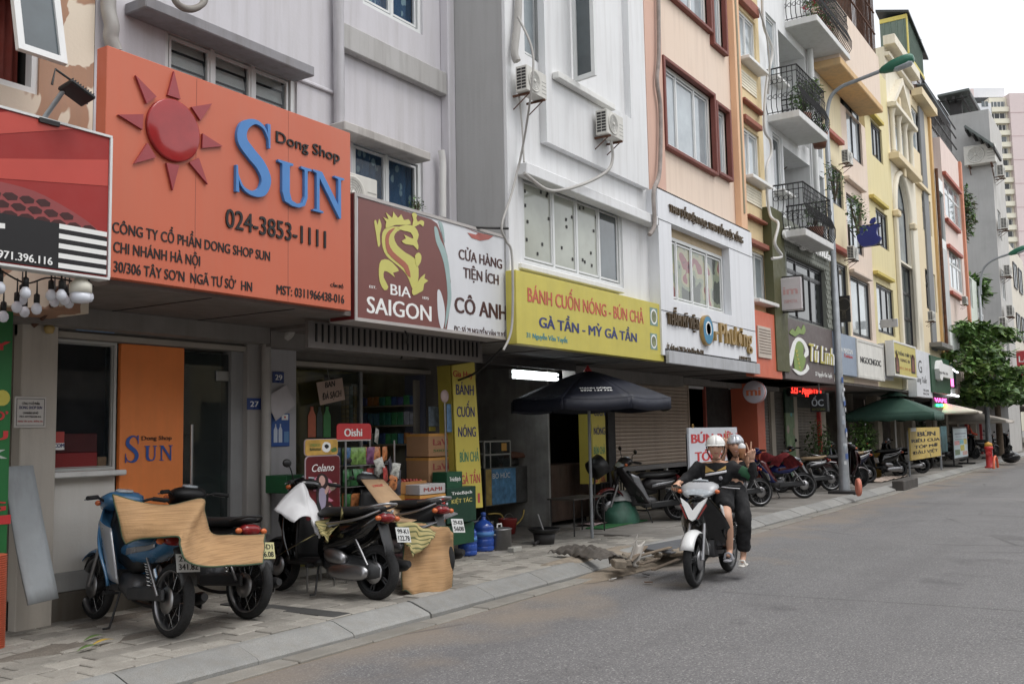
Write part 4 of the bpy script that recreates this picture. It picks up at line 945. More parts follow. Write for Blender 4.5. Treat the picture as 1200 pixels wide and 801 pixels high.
# low houses before the tall grey flank
h14 = far_house(X14,48.1,8.0,plaster('mint_plaster',208,216,204,.25),[(1132,1138,322,356)],'pale mint house half hidden by hanging creeper',mf=M['white_pvc'],mg=M['glass'])
h15 = far_house(48.1,51.0,6.4,plaster('red_brown_wall',120,62,48,.3),[(1149,1153,366,390)],'red brown low house beside the second lamp post',mf=M['white_pvc'],mg=M['glass'])
h16 = far_house(51.0,57.0,5.2,plaster('grey_low',176,172,166,.3),[(1160,1168,405,420)],'low grey house behind the street tree',mf=M['white_pvc'],mg=M['glass'])
# tall slim house with the bare grey flank
tx = 57.0; tz = atX(1128,133,tx)[1]; ty = atX(1122,150,tx)[0]
h17 = thing('tall_house','tall slim house turning a bare grey cement flank to the street','house',(tx+3,FS,GZ))
facade(h17,plaster('weathered_front',190,188,184,.5),tx,tx+5.5,GZ,tz,FS,[(tx+1+3*i,tx+2.4+3*i,z,z+1.6) for i in (0,) for z in (5,8.3,11.6,14.9)],yb=FS+13,m2=plaster('cement_flank',172,172,171,.35,.1,(.3,.29,.28)),reveal=.5)
for z in (5,8.3,11.6,14.9): window(h17,tx+1,tx+2.4,z,z+1.6,FS+.05,(1,1),(1,),.06,mg=M['glass_dark'])
lz = atX(1150,110,tx)[1]
def lean(root,x0,x1,ya,za,yb2,zb2,name,m):
 b = MB(); b.add([(x0,ya,za),(x1,ya,za),(x1,yb2,zb2),(x0,yb2,zb2)],[(0,1,2,3)]); b.build(name,m,root,solid=.12)
 b = MB()
 for i in range(5):
  t_ = i/4; b.box(x0+.05,x1-.05,ya+(yb2-ya)*t_-.05,ya+(yb2-ya)*t_+.05,za+(zb2-za)*t_-.3,za+(zb2-za)*t_-.14)
 b.build('rafter',M['iron'],root)
roofm = mp('dark_green_roof',92,100,98,rough=.6,n=.2)
za_ = atX(1137,108,tx)[1]; zb_ = atX(1100,116,tx)[1]; ya_ = atX(1137,108,tx)[0]; yb__ = atX(1100,116,tx)[0]
lean(h17,tx-.4,tx+4,ya_,za_,yb__,zb_,'shed_roof',roofm)
b = MB(); zq = atX(1134,133,tx)[1]
for yy in (ya_+.6,(ya_+yb__)/2,yb__-.6): b.box(tx+.3,tx+.5,yy-.1,yy+.1,tz,za_-.25)
b.box(tx+.2,tx+.24,FS+1,FS+12,tz+.9,tz+.95); b.build('post',M['iron'],h17)
za2,ya2 = atX(1165,152,tx)[1],atX(1167,155,tx)[0]
lean(h17,tx-1.4,tx+1.5,ya2,atX(1167,176,tx)[1],atX(1136,155,tx)[0],atX(1136,154,tx)[1],'lower_canopy',roofm)
# far town houses continuing the row
for x0,x1,zt,c,lb in ((62.5,70,12,(214,206,190),'far pale house beyond the grey flank, stacked with air conditioners'),(70,78,9,(190,190,188),'far grey house with dark windows near the end of the street'),(78,92,10,(210,208,200),'farthest low white house closing the row')):
 h = far_house(x0,x1,zt,plaster('far_%d' % x1,*c,.3),[],lb)
 for z in (3.6,6.6,9.6):
  for k in (1.2,4.0):
   if z+1.6 < zt: window(h,x0+k,x0+k+1.8,z,z+1.5,FS-.07,(1,1),(1,),.06,mf=dalu,mg=M['glass'])
# ---- apartment tower in the distance
ap = thing('apartment_tower','distant apartment tower with yellow balcony bands, white and pink walls','apartment tower',(230,40,0))
D = 250.0
def atD(px,py,D=D): d = ray(px,py); t = D/d.dot(fw); q = d*t; return Vector((q.x,q.y,EYE+q.z))
fr = (RT-Vector((0,0,RT.z))).normalized(); ax_b = Vector((0,0,1));
o0 = atD(1143,500)
AF = frame((o0.x,o0.y,-1),fr,ax_b)       # a to the right, b up, c towards the viewer
k_ = D/F_PX
nc = fr.cross(ax_b)
def apx(px,py): d = ray(px,py); t = Vector((o0.x,o0.y,0)).dot(nc)/d.dot(nc); q = d*t; return ((q-o0).dot(fr),q.z+EYE+1)
aw_ = plaster('tower_white',226,228,232,.1,.03); ay_ = plaster('tower_yellow',232,227,206,.1,.03,(.5,.45,.35)); apk = plaster('tower_pink',222,204,202,.1,.03,(.5,.4,.4))
def slab(name,m,a0,a1,b0,b1,c0,c1,par=ap):
 b = MB(); b.prism([(a0,b0),(a1,b0),(a1,b1),(a0,b1)],AF @ Matrix.Translation((0,0,c0)),c1-c0); return b.build(name,m,par)
A = lambda px,py: apx(px,py)
a_l,a_m,a_r,a_e = A(1140,115)[0],A(1161,115)[0],A(1181.5,115)[0],A(1240,115)[0]
t_w,t_y,t_p = A(1150,121)[1],A(1172,113)[1],A(1190,110)[1]
slab('white_wall',aw_,a_l,a_m-.02,-1,t_w,-14,0); yw = slab('yellow_wall',ay_,a_m,a_r-.02,-1,t_y,-14,-.9); slab('pink_wall',apk,a_r,a_e,-1,t_p,-14,.6)
slab('roof_block',apk,A(1137,100)[0],A(1145,100)[0],t_w,A(1140,101)[1],-10,-2); slab('roof_screen',aw_,A(1146,100)[0],A(1186,100)[0],t_y+1.2,A(1165,97)[1],-9,-4)
slab('roof_slot',M['glass_dark'],A(1147,100)[0],A(1184,100)[0],t_y+.03,t_y+1.18,-9,-4.2)
zfl = t_y-1.7; i = 0
while zfl > 6:
 z_ = zfl-3.15*i-1.0
 if z_ < 8: break
 band = slab('balcony',ay_,a_m+.02,a_r-.04,z_-1.4,z_-.15,-.88,.1)
 slab('balcony_recess',M['glass_dark'] if i % 3 else M['glass'],a_m+.5,a_r-.6,z_-.15,z_+1.5,-.895,-.80,band)
 for k in range(3 if i % 2 else 4): xx = a_m+.9+k*(a_r-a_m-1.8)/(2 if i % 2 else 3); slab('screen_post',M['white'],xx,xx+.15,z_-.15,z_+1.5,-.79,-.7,band)
 for q in (0,):
  wv_ = slab('window',M['glass'],a_l+2.2,a_l+3.9,z_,z_+1.4,.002,.06); slab('frame',M['white'],a_l+3.0,a_l+3.1,z_,z_+1.4,.065,.1,wv_)
 if i % 2 == 0: slab('floor_joint',mp('pink_joint',190,160,160),a_r+.02,a_e-.02,z_-2,z_-1.85,.602,.64)
 i += 1
# == signs
def board(name,label,cat,pl,pr,yt,yb,Y,m,depth=.12,frame_m=None,fw_=.03,group=None):
 """sign box on plane Y: returns (thing, x0, x1, z0, z1)"""
 x0,x1,z0,z1 = RC(pl,pr,yt,yb,Y); s = thing(name,label,cat,((x0+x1)/2,Y,z0),group)
 b = MB(); b.bbox(x0,x1,Y,Y+depth,z0,z1,.004); b.build('panel',m,s)
 if frame_m:
  b = MB(); b.box(x0-.012,x0+fw_,Y-.012,Y+depth+.01,z0-.012,z1+.012); b.box(x1-fw_,x1+.012,Y-.012,Y+depth+.01,z0-.012,z1+.012)
  b.box(x0+fw_,x1-fw_,Y-.012,Y+depth+.01,z0-.012,z0+fw_); b.box(x0+fw_,x1-fw_,Y-.012,Y+depth+.01,z1-fw_,z1+.012); b.build('frame',frame_m,s)
 return s,x0,x1,z0,z1
def Pz(px,py,Y): return atY(px,py,Y)
def line(s,t,pl,pr,ybase,cap_px,Y,m,**k):
 """one line of letters: pl..pr columns, baseline row at pl, capital height in rows at pl"""
 x0,z0 = Pz(pl,ybase,Y); z1 = Pz(pl,ybase-cap_px,Y)[1]; y = ybase
 for _ in range(6): c = Pz(pr,y,Y); y += (c[1]-z0)*60
 return text(t,FY(Y),x0,Pz(pr,y,Y)[0],z0,z1-z0,m,s,**k)
def pp(Y,pts): return [atY(a,b,Y) for a,b in pts]
def shape(s,name,Y,pts,m,d=.004,c0=.002,sm=0):
 q = pp(Y,pts); q = smooth_poly(q,sm) if sm else q; return poly(s,name,FY(Y),q,m,d,c0)
# ---- red banner at the left edge
Yr = 5.92
red_b = mp('red_banner_print',160,22,12,rough=.65,n=.05)
t,N,L,p = nodes_of(red_b); base = p.inputs['Base Color'].links[0].from_socket; tc = N.new('ShaderNodeTexCoord')
s1,x0,x1,z0,z1 = board('banner','red sunray banner with printed roof tiles and white stripes at the left edge','banner',-70,127,102,302,Yr,red_b,.10,M['white_pvc'],.018)
z0b = atY(124,325,Yr)[1]; z1b = atY(127,161,Yr)[1]
for o in list(s1.children): bpy.data.objects.remove(o)
x1 = atY(127,240,Yr)[0]; x0 = x1-2.6; z0,z1 = z0b,z1b
b = MB(); b.bbox(x0,x1,Yr,Yr+.1,z0,z1,.003); b.build('panel',red_b,s1)
b = MB(); b.box(x0,x1+.015,Yr-.012,Yr+.11,z1-.002,z1+.014); b.box(x1,x1+.018,Yr-.012,Yr+.11,z0,z1-.003); b.box(x0,x1+.015,Yr-.012,Yr+.11,z0-.016,z0-.001); b.build('frame',M['white_pvc'],s1)
ray_c = mp('red_ray',196,58,40,rough=.45,n=.05)
cx_,cz_ = x0+.2,z0+.3
def clip(poly_,a0,a1,b0,b1):
 for ax,lim,sg in ((0,a0,1),(0,a1,-1),(1,b0,1),(1,b1,-1)):
  out = []
  for i in range(len(poly_)):
   p_,q_ = poly_[i],poly_[(i+1) % len(poly_)]; pi,qi = (p_[ax]-lim)*sg >= 0,(q_[ax]-lim)*sg >= 0
   if pi: out.append(p_)
   if pi != qi: t_ = (lim-p_[ax])/(q_[ax]-p_[ax]); out.append((p_[0]+(q_[0]-p_[0])*t_,p_[1]+(q_[1]-p_[1])*t_))
  poly_ = out
  if not out: break
 return poly_
for i in range(8):
 a_ = 8+i*9.5
 P = clip([(cx_,cz_),(cx_+5*math.cos(R(a_)),cz_+5*math.sin(R(a_))),(cx_+5*math.cos(R(a_+4.3)),cz_+5*math.sin(R(a_+4.3)))],x0+.01,x1-.01,z0+.01,z1-.01)
 if len(P) > 2: poly(s1,'printed_ray',FY(Yr),P,ray_c,.001,.0015)
tile_c = mp('printed_tiles',66,20,20,rough=.5,n=.2,ns=6); tile_l = mp('tile_joint',150,60,60,rough=.5)
A_,B_ = atY(0,212,Yr),atY(116,268,Yr); zb_t = atY(68,262,Yr)[1]
roofp = smooth_poly([atY(q[0],q[1],Yr) for q in ((-40,206),(0,213),(40,224),(75,242),(100,258),(115,270))],3,False)
poly(s1,'printed_roof',FY(Yr),roofp+[(atY(115,270,Yr)[0],atY(115,274,Yr)[1]-.02),(roofp[0][0],zb_t-.05)],tile_l,.001,.003)
tl_ = MB(); px_ = x1-.05
def roof_top(x):
 for i in range(len(roofp)-1):
  if roofp[i][0] <= x <= roofp[i+1][0]: t_ = (x-roofp[i][0])/(roofp[i+1][0]-roofp[i][0]); return roofp[i][1]*(1-t_)+roofp[i+1][1]*t_
 return -1
row = 0; z = zb_t-.06
while z < zb_t+.6:
 x = roofp[0][0]
 while x < x1:
  xc = x+(row % 2)*.055
  if z+.045 < roof_top(xc): tl_.prism([(xc-.050,z+.004),(xc-.012,z-.024),(xc+.046,z-.012),(xc+.052,z+.012),(xc+.012,z+.030),(xc-.03,z+.022)],FY(Yr) @ Matrix.Translation((0,0,.0045)),.001)
  x += .11
 z += .058; row += 1
struct(tl_.build('printed_tiles',tile_c,s1),'stuff')
zk = atY(68,262,Yr)[1]; xk = atY(68,290,Yr)[0]
poly(s1,'black_band',FY(Yr),[(x0+.01,z0+.01),(x1-.01,z0+.01),(x1-.01,zk-.04),(xk,zk),(x0+.01,zk)],M['letter_black'],.001,.006)
zz = zk-.01; hh = (zk-z0-.02)/9
for i in range(5): zt_ = zk-.0-2*hh*i; poly(s1,'stripe',FY(Yr),[(xk,zt_-hh),(x1-.012,zt_-hh),(x1-.012,zt_),(xk,zt_)],M['letter_white'],.001,.0075)
tb = atY(60,311,Yr); text('0931.306.316 - 0971.396.116',FY(Yr),atY(-105,300,Yr)[0],tb[0],tb[1],.052,M['letter_white'],s1,off=.02).location.y = -.008
shape(s1,'white_bar',Yr,[(-60,256),(5,262),(5,268),(-60,262)],M['letter_white'],.001,.0075)
# ---- big orange sun sign
Ys = 6.08
sal = mp('salmon_orange_sheet',204,96,58,rough=.45,n=.035,ns=.8,streak=.10,dirt=(.45,.24,.17))
s2,x0,x1,z0,z1 = board('shop_sign','big orange sign with a red sun emblem and blue SUN lettering','shop sign',123,411,52,324,Ys,sal,.12)
for xx in (x0+.5,x1-.5): b = MB(); b.box(xx-.03,xx+.03,Ys+.121,FU-.002,z1-.5,z1-.44); b.build('bracket',M['iron'],s2)
for px in (230,338):
 xx = atY(px,150,Ys)[0]; b = MB(); b.box(xx-.003,xx+.003,Ys-.001,Ys+.001,z0+.01,z1-.01); b.build('seam',mp('seam_orange',168,84,60),s2)
sunr = mp('sun_red',160,26,28,rough=.12,n=.15,ns=5); rayr = mp('ray_red',158,46,52,rough=.35,n=.06)
cx,cz = atY(201.5,153.5,Ys); rad = (atY(201.5,117,Ys)[1]-atY(201.5,190,Ys)[1])/2*.985
b = MB(); b.lathe([(rad,0),(rad,.03),(rad-.010,.033),(rad*.5,.036),(1e-6,.037)],(0,0,0),'Z',40); b.v = [(FY(Ys) @ Vector((v[0]+cx,v[1]+cz,v[2])))[:] for v in b.v]; b.build('sun_disc',sunr,s2)
for T in (((157,89),(181.5,114),(170,122)),((202,84),(209.5,117),(194.5,112)),((246.5,122),(233,142),(222.5,126)),((259,172),(235,174),(235.5,157)),((241.5,216.5),(220,191),(231,185.5)),
   ((200.5,223.5),(193,191.5),(208,194)),((155.5,192),(181,185),(171,168)),((136.5,135),(165,152.5),(166,134.5))):
 shape(s2,'sun_ray',Ys,T,rayr,.02)
bl = mp('sign_blue',52,126,196,rough=.4,n=.05)
def stroke(pts,ws):
 """closed outline of a pen stroke of changing width through (a,b) points"""
 P = smooth_poly(pts,6,False); n = len(P); m_ = len(ws); L_,R_ = [],[]
 for i,q in enumerate(P):
  t_ = (Vector(P[min(i+1,n-1)])-Vector(P[max(i-1,0)])).normalized(); nn = Vector((-t_.y,t_.x))
  f = i/(n-1)*(m_-1); j = min(int(f),m_-2); w = ws[j]+(ws[j+1]-ws[j])*(f-j)
  L_.append((Vector(q)+nn*w/2)[:]); R_.append((Vector(q)-nn*w/2)[:])
 return L_+R_[::-1]
def serif_S(s,F,x,z,w,h,m,d,name='lettering'):
 u = lambda a,b_: (x+a*w,z+b_*h)
 P = stroke([u(.86,.80),u(.74,.93),u(.50,.97),u(.24,.86),u(.20,.68),u(.42,.54),u(.66,.42),u(.80,.26),u(.70,.09),u(.45,.03),u(.22,.08),u(.08,.24)],[w*k for k in (.03,.06,.09,.20,.25,.25,.25,.25,.20,.09,.05,.03)])
 o = poly(s,name,F,P,m,d); b = MB()
 b.prism([u(.82,1.0),u(.90,1.0),u(.90,.68),u(.86,.68)],F @ Matrix.Translation((0,0,.003)),d); b.prism([u(.05,.0),u(.13,.0),u(.09,.34),u(.05,.34)],F @ Matrix.Translation((0,0,.003)),d); b.build('serif',m,o); return o
def serif_U(s,F,x,z,w,h,m,d):
 u = lambda a,b_: (x+a*w,z+b_*h)
 P = [u(0,1),u(.44,1),u(.44,.95),u(.34,.93),u(.34,.30),u(.40,.13),u(.55,.08),u(.72,.14),u(.79,.30),u(.79,.93),u(.68,.95),u(.68,1),u(1,1),u(1,.95),u(.88,.93),u(.88,.28),u(.80,.08),u(.62,0),u(.42,0),u(.20,.07),u(.12,.28),u(.12,.93),u(0,.95)]
 return poly(s,'lettering',F,P,m,d)
def serif_N(s,F,x,z,w,h,m,d):
 u = lambda a,b_: (x+a*w,z+b_*h)
 P = [u(0,1),u(.28,1),u(.80,.30),u(.80,.94),u(.68,.96),u(.68,1),u(1,1),u(1,.96),u(.89,.94),u(.89,-.03),u(.84,-.03),u(.20,.84),u(.20,.06),u(.32,.04),u(.32,0),u(0,0),u(0,.04),u(.11,.06),u(.11,.93),u(0,.96)]
 return poly(s,'lettering',F,P,m,d)
a0 = atY(270,221,Ys); a1 = atY(316,225,Ys); zt = atY(271,141,Ys)[1]
xa,za_ = atY(271,225,Ys); xb = atY(318,235,Ys)[0]; h_ = atY(290,139,Ys)[1]-atY(290,229,Ys)[1]; zS = atY(290,229,Ys)[1]
serif_S(s2,FY(Ys),xa,zS,xb-xa,h_,bl,.03)
zU0,zU1 = atY(340,242,Ys)[1],atY(325,188,Ys)[1]
xu0,xu1 = atY(323,210,Ys)[0],atY(362,215,Ys)[0]; serif_U(s2,FY(Ys),xu0,zU0,xu1-xu0,zU1-zU0,bl,.03)
xn0,xn1 = atY(364,220,Ys)[0],atY(400.5,225,Ys)[0]; zN0 = atY(370,247,Ys)[1]; serif_N(s2,FY(Ys),xn0,zU0+.005,xn1-xn0,zU1-zU0,bl,.03)
K = M['letter_black']
line(s2,'Dong Shop',323,397,166.5,13.5,Ys,K,off=.01,ext=.01)
line(s2,'024-3853-1111',264,381,266,23,Ys,K,off=.012,ext=.01)
line(s2,'CÔNG TY CỔ PHẦN DONG SHOP SUN',131.5,316,272,13,Ys,K,off=.022)
line(s2,'CHI NHÁNH HÀ NỘI',132.5,234,295,13,Ys,K,off=.022)
line(s2,'30/306 TÂY SƠN  NGÃ TƯ SỞ  HN',133,295,318,13,Ys,K,off=.022)
line(s2,'MST: 0311966438-016',324,403,344,11,Ys,K,off=.022)
line(s2,'CẦM ĐỒ',387,402,335.5,3.5,Ys,K,off=.03)
# ---- maroon and white beer sign
Yb = 6.12
mar = mp('maroon_sheet',122,68,62,rough=.4,n=.05,streak=.08); wsh = mp('white_sheet',214,216,220,rough=.4,n=.03,streak=.10,dirt=(.4,.38,.36))
s3,x0,x1,z0,z1 = board('shop_sign','maroon and white convenience store sign with a golden dragon','shop sign',416,595.5,227,374,Yb,wsh,.30,mp('sign_edge',176,170,166,rough=.4),.02)
b = MB(); b.box(x0-.016,x0-.0125,Yb,Yb+.3,z0,z1); b.build('side_sheet',mp('side_red',110,24,26,rough=.4),s3)
shape(s3,'maroon_field',Yb,[(419.5,230.5),(505,257),(512,262),(517,274),(524,300),(528,330),(527,360),(523,388.5),(419,374)],mar,.002,.0015)
tealg = mp('teal_grey',150,176,174,rough=.4)
def C6(x,y): return (300+x/4,200+y/4)
shape(s3,'swoosh',Yb,[C6(*q) for q in ((855,235),(872,250),(880,290),(884,340),(872,300),(860,262))],tealg,.001,.004,3)
shape(s3,'swoosh',Yb,[C6(*q) for q in ((834,265),(848,270),(862,320),(886,370),(902,440),(910,520),(914,600),(900,680),(884,740),(890,660),(896,600),(892,520),(880,440),(862,380),(842,330))],tealg,.001,.0042,3)
shape(s3,'swoosh',Yb,[C6(*q) for q in ((848,570),(860,560),(874,600),(884,660),(880,720),(868,745),(852,680))],wsh,.001,.0046,3)
shape(s3,'red_crest',Yb,[C6(*q) for q in ((975,265),(1010,278),(1040,290),(1080,298),(1112,306),(1090,322),(1050,328),(1010,315),(990,290),(1030,300),(1040,292))],mp('crest_red',178,88,76,rough=.4),.001,.003)
gold = mp('dragon_gold',202,196,92,rough=.4,n=.05); rust_ = mp('dragon_shade',172,92,66,rough=.4)
def dg_(name,pts,m,c0): shape(s3,name,Yb,[C6(*q) for q in pts],m,.002,c0,2)
dg_('dragon_body',((600,275),(640,262),(690,268),(660,285),(645,310),(660,350),(700,385),(740,410),(760,460),(755,530),(735,560),(715,510),(690,470),(650,435),(610,400),(592,360),(588,310)),gold,.004)
dg_('dragon_belly',((622,280),(650,268),(625,300),(620,340),(640,380),(680,415),(710,445),(722,500),(700,480),(690,455),(655,425),(615,385),(604,340),(606,305)),rust_,.0065)
dg_('dragon_head',((660,268),(700,255),(740,262),(760,300),(752,330),(758,350),(755,372),(735,350),(700,345),(680,330),(700,318),(690,300),(715,312),(735,318),(722,290),(690,282)),gold,.0066)
dg_('dragon_mane',((605,270),(608,240),(592,218),(618,228),(605,195),(636,222),(640,192),(662,222),(678,205),(690,232),(712,228),(722,250),(690,255),(650,255)),gold,.0068)
dg_('dragon_whisker',((730,258),(735,230),(728,205),(740,196),(752,208),(748,222),(756,240),(770,232),(785,240),(780,262),(765,250),(745,262)),gold,.007)
dg_('dragon_claw',((560,290),(552,240),(560,232),(568,255),(574,226),(582,240),(586,262),(578,300),(580,345),(570,355)),gold,.0045)
dg_('dragon_tail',((585,420),(620,418),(650,445),(668,470),(640,478),(650,500),(625,480),(600,470),(596,500),(618,545),(600,560),(578,520),(574,460)),gold,.0045)
dg_('dragon_claw',((742,400),(760,384),(772,400),(768,430),(750,450)),gold,.0072)
dg_('dragon_claw',((750,530),(770,500),(790,484),(786,504),(804,516),(785,530),(780,560),(765,570),(735,584),(728,560)),gold,.0072)
WT = M['letter_white']
line(s3,'BIA',457.5,481,345,13,Yb,WT,off=.012); line(s3,'SAIGON',430,505,366,20,Yb,WT,off=.02)
line(s3,'EST.',432.5,440.5,337,3,Yb,WT,off=.02); line(s3,'1875',495,502,350,3,Yb,WT,off=.02)
brn = mp('brown_letter',74,38,34,rough=.5)
line(s3,'CỬA HÀNG',537.5,588,303,12,Yb,brn,off=.025); line(s3,'TIỆN ÍCH',543,584,325,12.5,Yb,brn,off=.025); line(s3,'CÔ ANH',533,593.5,365.5,19,Yb,brn,off=.03)
line(s3,'ĐC: Số 29 NGUYỄN VĂN TUYẾT',532,595,387.5,6,Yb,brn,off=.01)
# ---- yellow food sign
Yy = 5.95
s4,x0,x1,z0,z1 = board('shop_sign','long yellow food sign lettered in red and navy','shop sign',605,777.5,316,402,Yy,M['yellow_sign'],.14)
line(s4,'BÁNH CUỐN NÓNG - BÚN CHẢ',618.5,754,353,17,Yy,mp('sign_red',200,84,62,rough=.5),off=.02); line(s4,'GÀ TẦN - MỲ GÀ TẦN',632,746,383,12.5,Yy,mp('sign_navy',40,52,118,rough=.5),off=.03)
line(s4,'31 Nguyễn Văn Tuyết',617,665,395,6,Yy,mp('sign_sky',62,146,160,rough=.5),off=.02)
food = mp('food_photo',120,126,84,rough=.4,n=.6,ns=14)
for (px,py,q) in ((766,371,1),(766,400,.9)):
 c = atY(px,py,Yy); rr_ = .13*q; pl_ = poly(s4,'food_picture',FY(Yy),[(c[0]-rr_,c[1]-rr_),(c[0]+rr_,c[1]-rr_),(c[0]+rr_,c[1]+rr_),(c[0]-rr_,c[1]+rr_)],mp('picture_bg',118,150,140,n=.2,ns=9),.001,.002)
 poly(s4,'bowl',FY(Yy),arc(c[0],c[1],rr_*.86,0,345,18),M['letter_white'],.001,.0035); poly(s4,'dish',FY(Yy),arc(c[0],c[1],rr_*.66,0,345,14),food,.001,.005)
# ---- lettering on the white salon front
s5 = thing('sign_lettering','raised brown and gold salon lettering with a blue oval mark on the white cladding','lettering',(15,5.92,3))
Yw = 5.90; brz = mp('bronze_letter',92,72,42,rough=.4,metal=.3)
line(s5,'THAY ĐỔI DIỆN MẠO, THAY ĐỔI CUỘC SỐNG',783.5,869.5,248,9,Yw+.015,brz,off=.0,ext=.03); line(s5,'THẨM MỸ VIỆN',781,817,379.5,14,Yw+.015,brz,off=.02,ext=.04)
gl = mp('gold_letter',170,138,74,rough=.35,metal=.4)
line(s5,'r',835.5,840,399,17,Yw+.015,gl,off=.01,ext=.05); line(s5,'Phương',842.5,879.5,401,24,Yw+.015,gl,off=.012,ext=.04)
line(s5,'Ở số 8 ngõ 298 Tây Sơn-Đống Đa-HN',781.5,824,409,6,Yw+.015,brz,ext=.01); line(s5,'( 0948 00 22)',866,879.5,420.5,4,Yw+.015,brz,ext=.01)
cx,cz = atY(827,387,Yw); rz = (atY(827,370,Yw)[1]-atY(827,405,Yw)[1])/2
def disc(s,name,cx,cz,rx,rz,Y,d,m): P = [(cx+rx*math.cos(R(a_)),cz+rz*math.sin(R(a_))) for a_ in range(0,360,12)]; return poly(s,name,FY(Y),P,m,d,0)
disc(s5,'oval',cx,cz,rz*.95,rz,Yw+.015,.06,gl); disc(s5,'oval_face',cx,cz,rz*.86,rz*.92,Yw-.046,.004,mp('oval_blue',30,128,168,rough=.4))
P = arc(cx,cz+.02,rz*.5,300,600,20)+arc(cx,cz+.02,rz*.38,600,300,20); poly(s5,'letter_o',FY(Yw-.051),P,M['letter_white'],.003,0)
# ---- orange fascia plate
s6 = thing('info_plate','white notice plate on the orange phone shop fascia','notice',(18.6,FS-.15,3)); a = RC(889,904,381,418,FS-.18)
b = MB(); b.bbox(*a[:2],FS-.18,FS-.152,*a[2:],.004); b.build('plate',mp('plate_tan',198,184,168,rough=.5),s6)
for k in range(9): zc = a[3]-.06-k*(a[3]-a[2]-.1)/9; b = MB(); b.box(a[0]+.04,a[1]-.04,FS-.184,FS-.181,zc-.012,zc+.006); b.build('text_line',mp('tan_text',128,110,96),s6)
# ---- round mi disc, square mi box
s7 = thing('round_sign','round white projecting sign with orange mi letters','sign',(17.7,6.4,2));
def proj_frame(px,py,X): y_,z_ = atX(px,py,X); return y_,z_
X_ = 18.3; cy,cz = atX(883,459,X_); rr = (atX(883,446,X_)[1]-atX(883,472.5,X_)[1])/2
b = MB(); b.lathe([(rr-.02,0),(rr,.01),(rr,.13),(rr-.02,.14)],(X_,cy,cz),'X',32); b.build('disc',mp('disc_lilac',186,180,190,rough=.4),s7)
b = MB(); b.lathe([(rr+.006,.03),(rr+.006,.05)],(X_,cy,cz),'X',32); b.build('rim',orf,s7)
F7 = FX(X_); text('mi',F7,-cy-rr*.62,-cy+rr*.62,cz-rr*.32,rr*.78,mp('mi_orange',206,104,50,rough=.5),s7,off=.03,ext=.006)
b = MB(); b.tube([(X_+.07,cy,cz+rr),(X_+.07,cy,2.62)],.02,6); b.build('hanger',M['iron'],s7)
s8 = thing('box_sign','square white lightbox with faded pink mi letters jutting from the wall','sign',(18.8,5.9,3.4))
X_ = 19.05; y0_,z1_ = atX(913,327,X_); y1_,z0_ = atX(940,362,X_)
z1_,z0_ = atX(926,325,X_)[1],atX(926,363,X_)[1]
b = MB(); b.bbox(X_,X_+.16,y1_,y0_,z0_,z1_,.01); b.build('box',mp('lightbox',204,198,200,rough=.4),s8)
b = MB(); yb2 = FS-.3
for z in (z0_-.03,z1_+.03): b.tube([(X_+.08,y1_-.02,z),(X_+.08,yb2+.3,z)],.018,6)
b.tube([(X_+.08,y1_-.02,z0_-.03),(X_+.08,y1_-.02,z1_+.03)],.018,6); b.tube([(X_+.08,yb2+.28,z0_-.03),(X_+.08,yb2+.28,z1_+.03)],.018,6); b.build('frame',M['iron'],s8)
w8 = y0_-y1_; pk = mp('faded_pink',206,160,158,rough=.5)
text('im',FX(X_),-y1_-w8*.82,-y1_-w8*.18,z0_+(z1_-z0_)*.48,(z1_-z0_)*.26,pk,s8,off=.03); text('2S8MOTA',FX(X_),-y1_-w8*.82,-y1_-w8*.2,z0_+(z1_-z0_)*.22,(z1_-z0_)*.10,pk,s8,off=.02)
# ---- snail restaurant: script over the scales, brown board with snail, hanging box
s9 = thing('sign_lettering','white raised script letters over the grey scale cladding','lettering',(21,5.9,4.5))
Y9 = FS-.2; line(s9,'Ốc người hứa',917,971,279,11,Y9,WT,off=.035,ext=.05,shear=.15)
s10,x0,x1,z0,z1 = board('shop_sign','dark taupe restaurant board with green snail emblem and yellow script','shop sign',919,976.5,371,443,5.95,mp('taupe',98,86,84,rough=.5,n=.05),.15)
ys = mp('script_yellow',190,178,62,rough=.5); gs = mp('snail_green',124,150,66,rough=.5)
line(s10,'Tú Linh',949,977,423,22,5.94,WT,off=.03,ext=.02,shear=.2); line(s10,'Tú Linh',948.4,976.4,423,22,5.915,ys,off=.0,ext=.006,shear=.2)
line(s10,'37 Nguyễn Văn Tuyết',955.5,975,440,5,5.95,WT,off=.02)
def C7(x,y): return (850+x/6.16,390+y/6.16)
for pts,m_,c0 in (((470,240),(455,200),(470,120),(490,60),(520,30),(560,50),(590,100),(596,160),(560,180),(575,130),(550,70),(520,60),(500,110),(488,180)),WT,.002), \
     (((490,200),(495,130),(510,70),(535,60),(560,100),(556,150),(575,190),(560,250),(530,290),(500,270)),gs,.005), \
     (((460,0),(480,-30),(500,-10),(520,-50),(545,-20),(560,-60),(575,-20),(560,10),(530,5),(500,25),(480,15)),gs,.004), \
     (((480,260),(520,300),(560,300),(600,260),(585,225),(575,260),(540,280),(500,262)),WT,.007):
 shape(s10,'snail_emblem',5.95,[C7(*q) for q in pts],m_,.012,c0,2)
for k in range(5): q = C7(505+k*6,110+k*32); c = atY(*q,5.95); poly(s10,'snail_scale',FY(5.95),arc(c[0],c[1],.09-.01*k,200,340,6)+arc(c[0],c[1],.06-.01*k,340,200,6),ys,.004,.020)
for (a_,b_) in ((455,155),(462,190),(458,228)): q = C7(a_,b_); c = atY(*q,5.95); poly(s10,'dot',FY(5.95),arc(c[0],c[1],.035,0,330,11),WT,.006,.01)
s11 = thing('hanging_sign','small black hanging box sign lettered in pale grey','sign',(23,6.2,2))
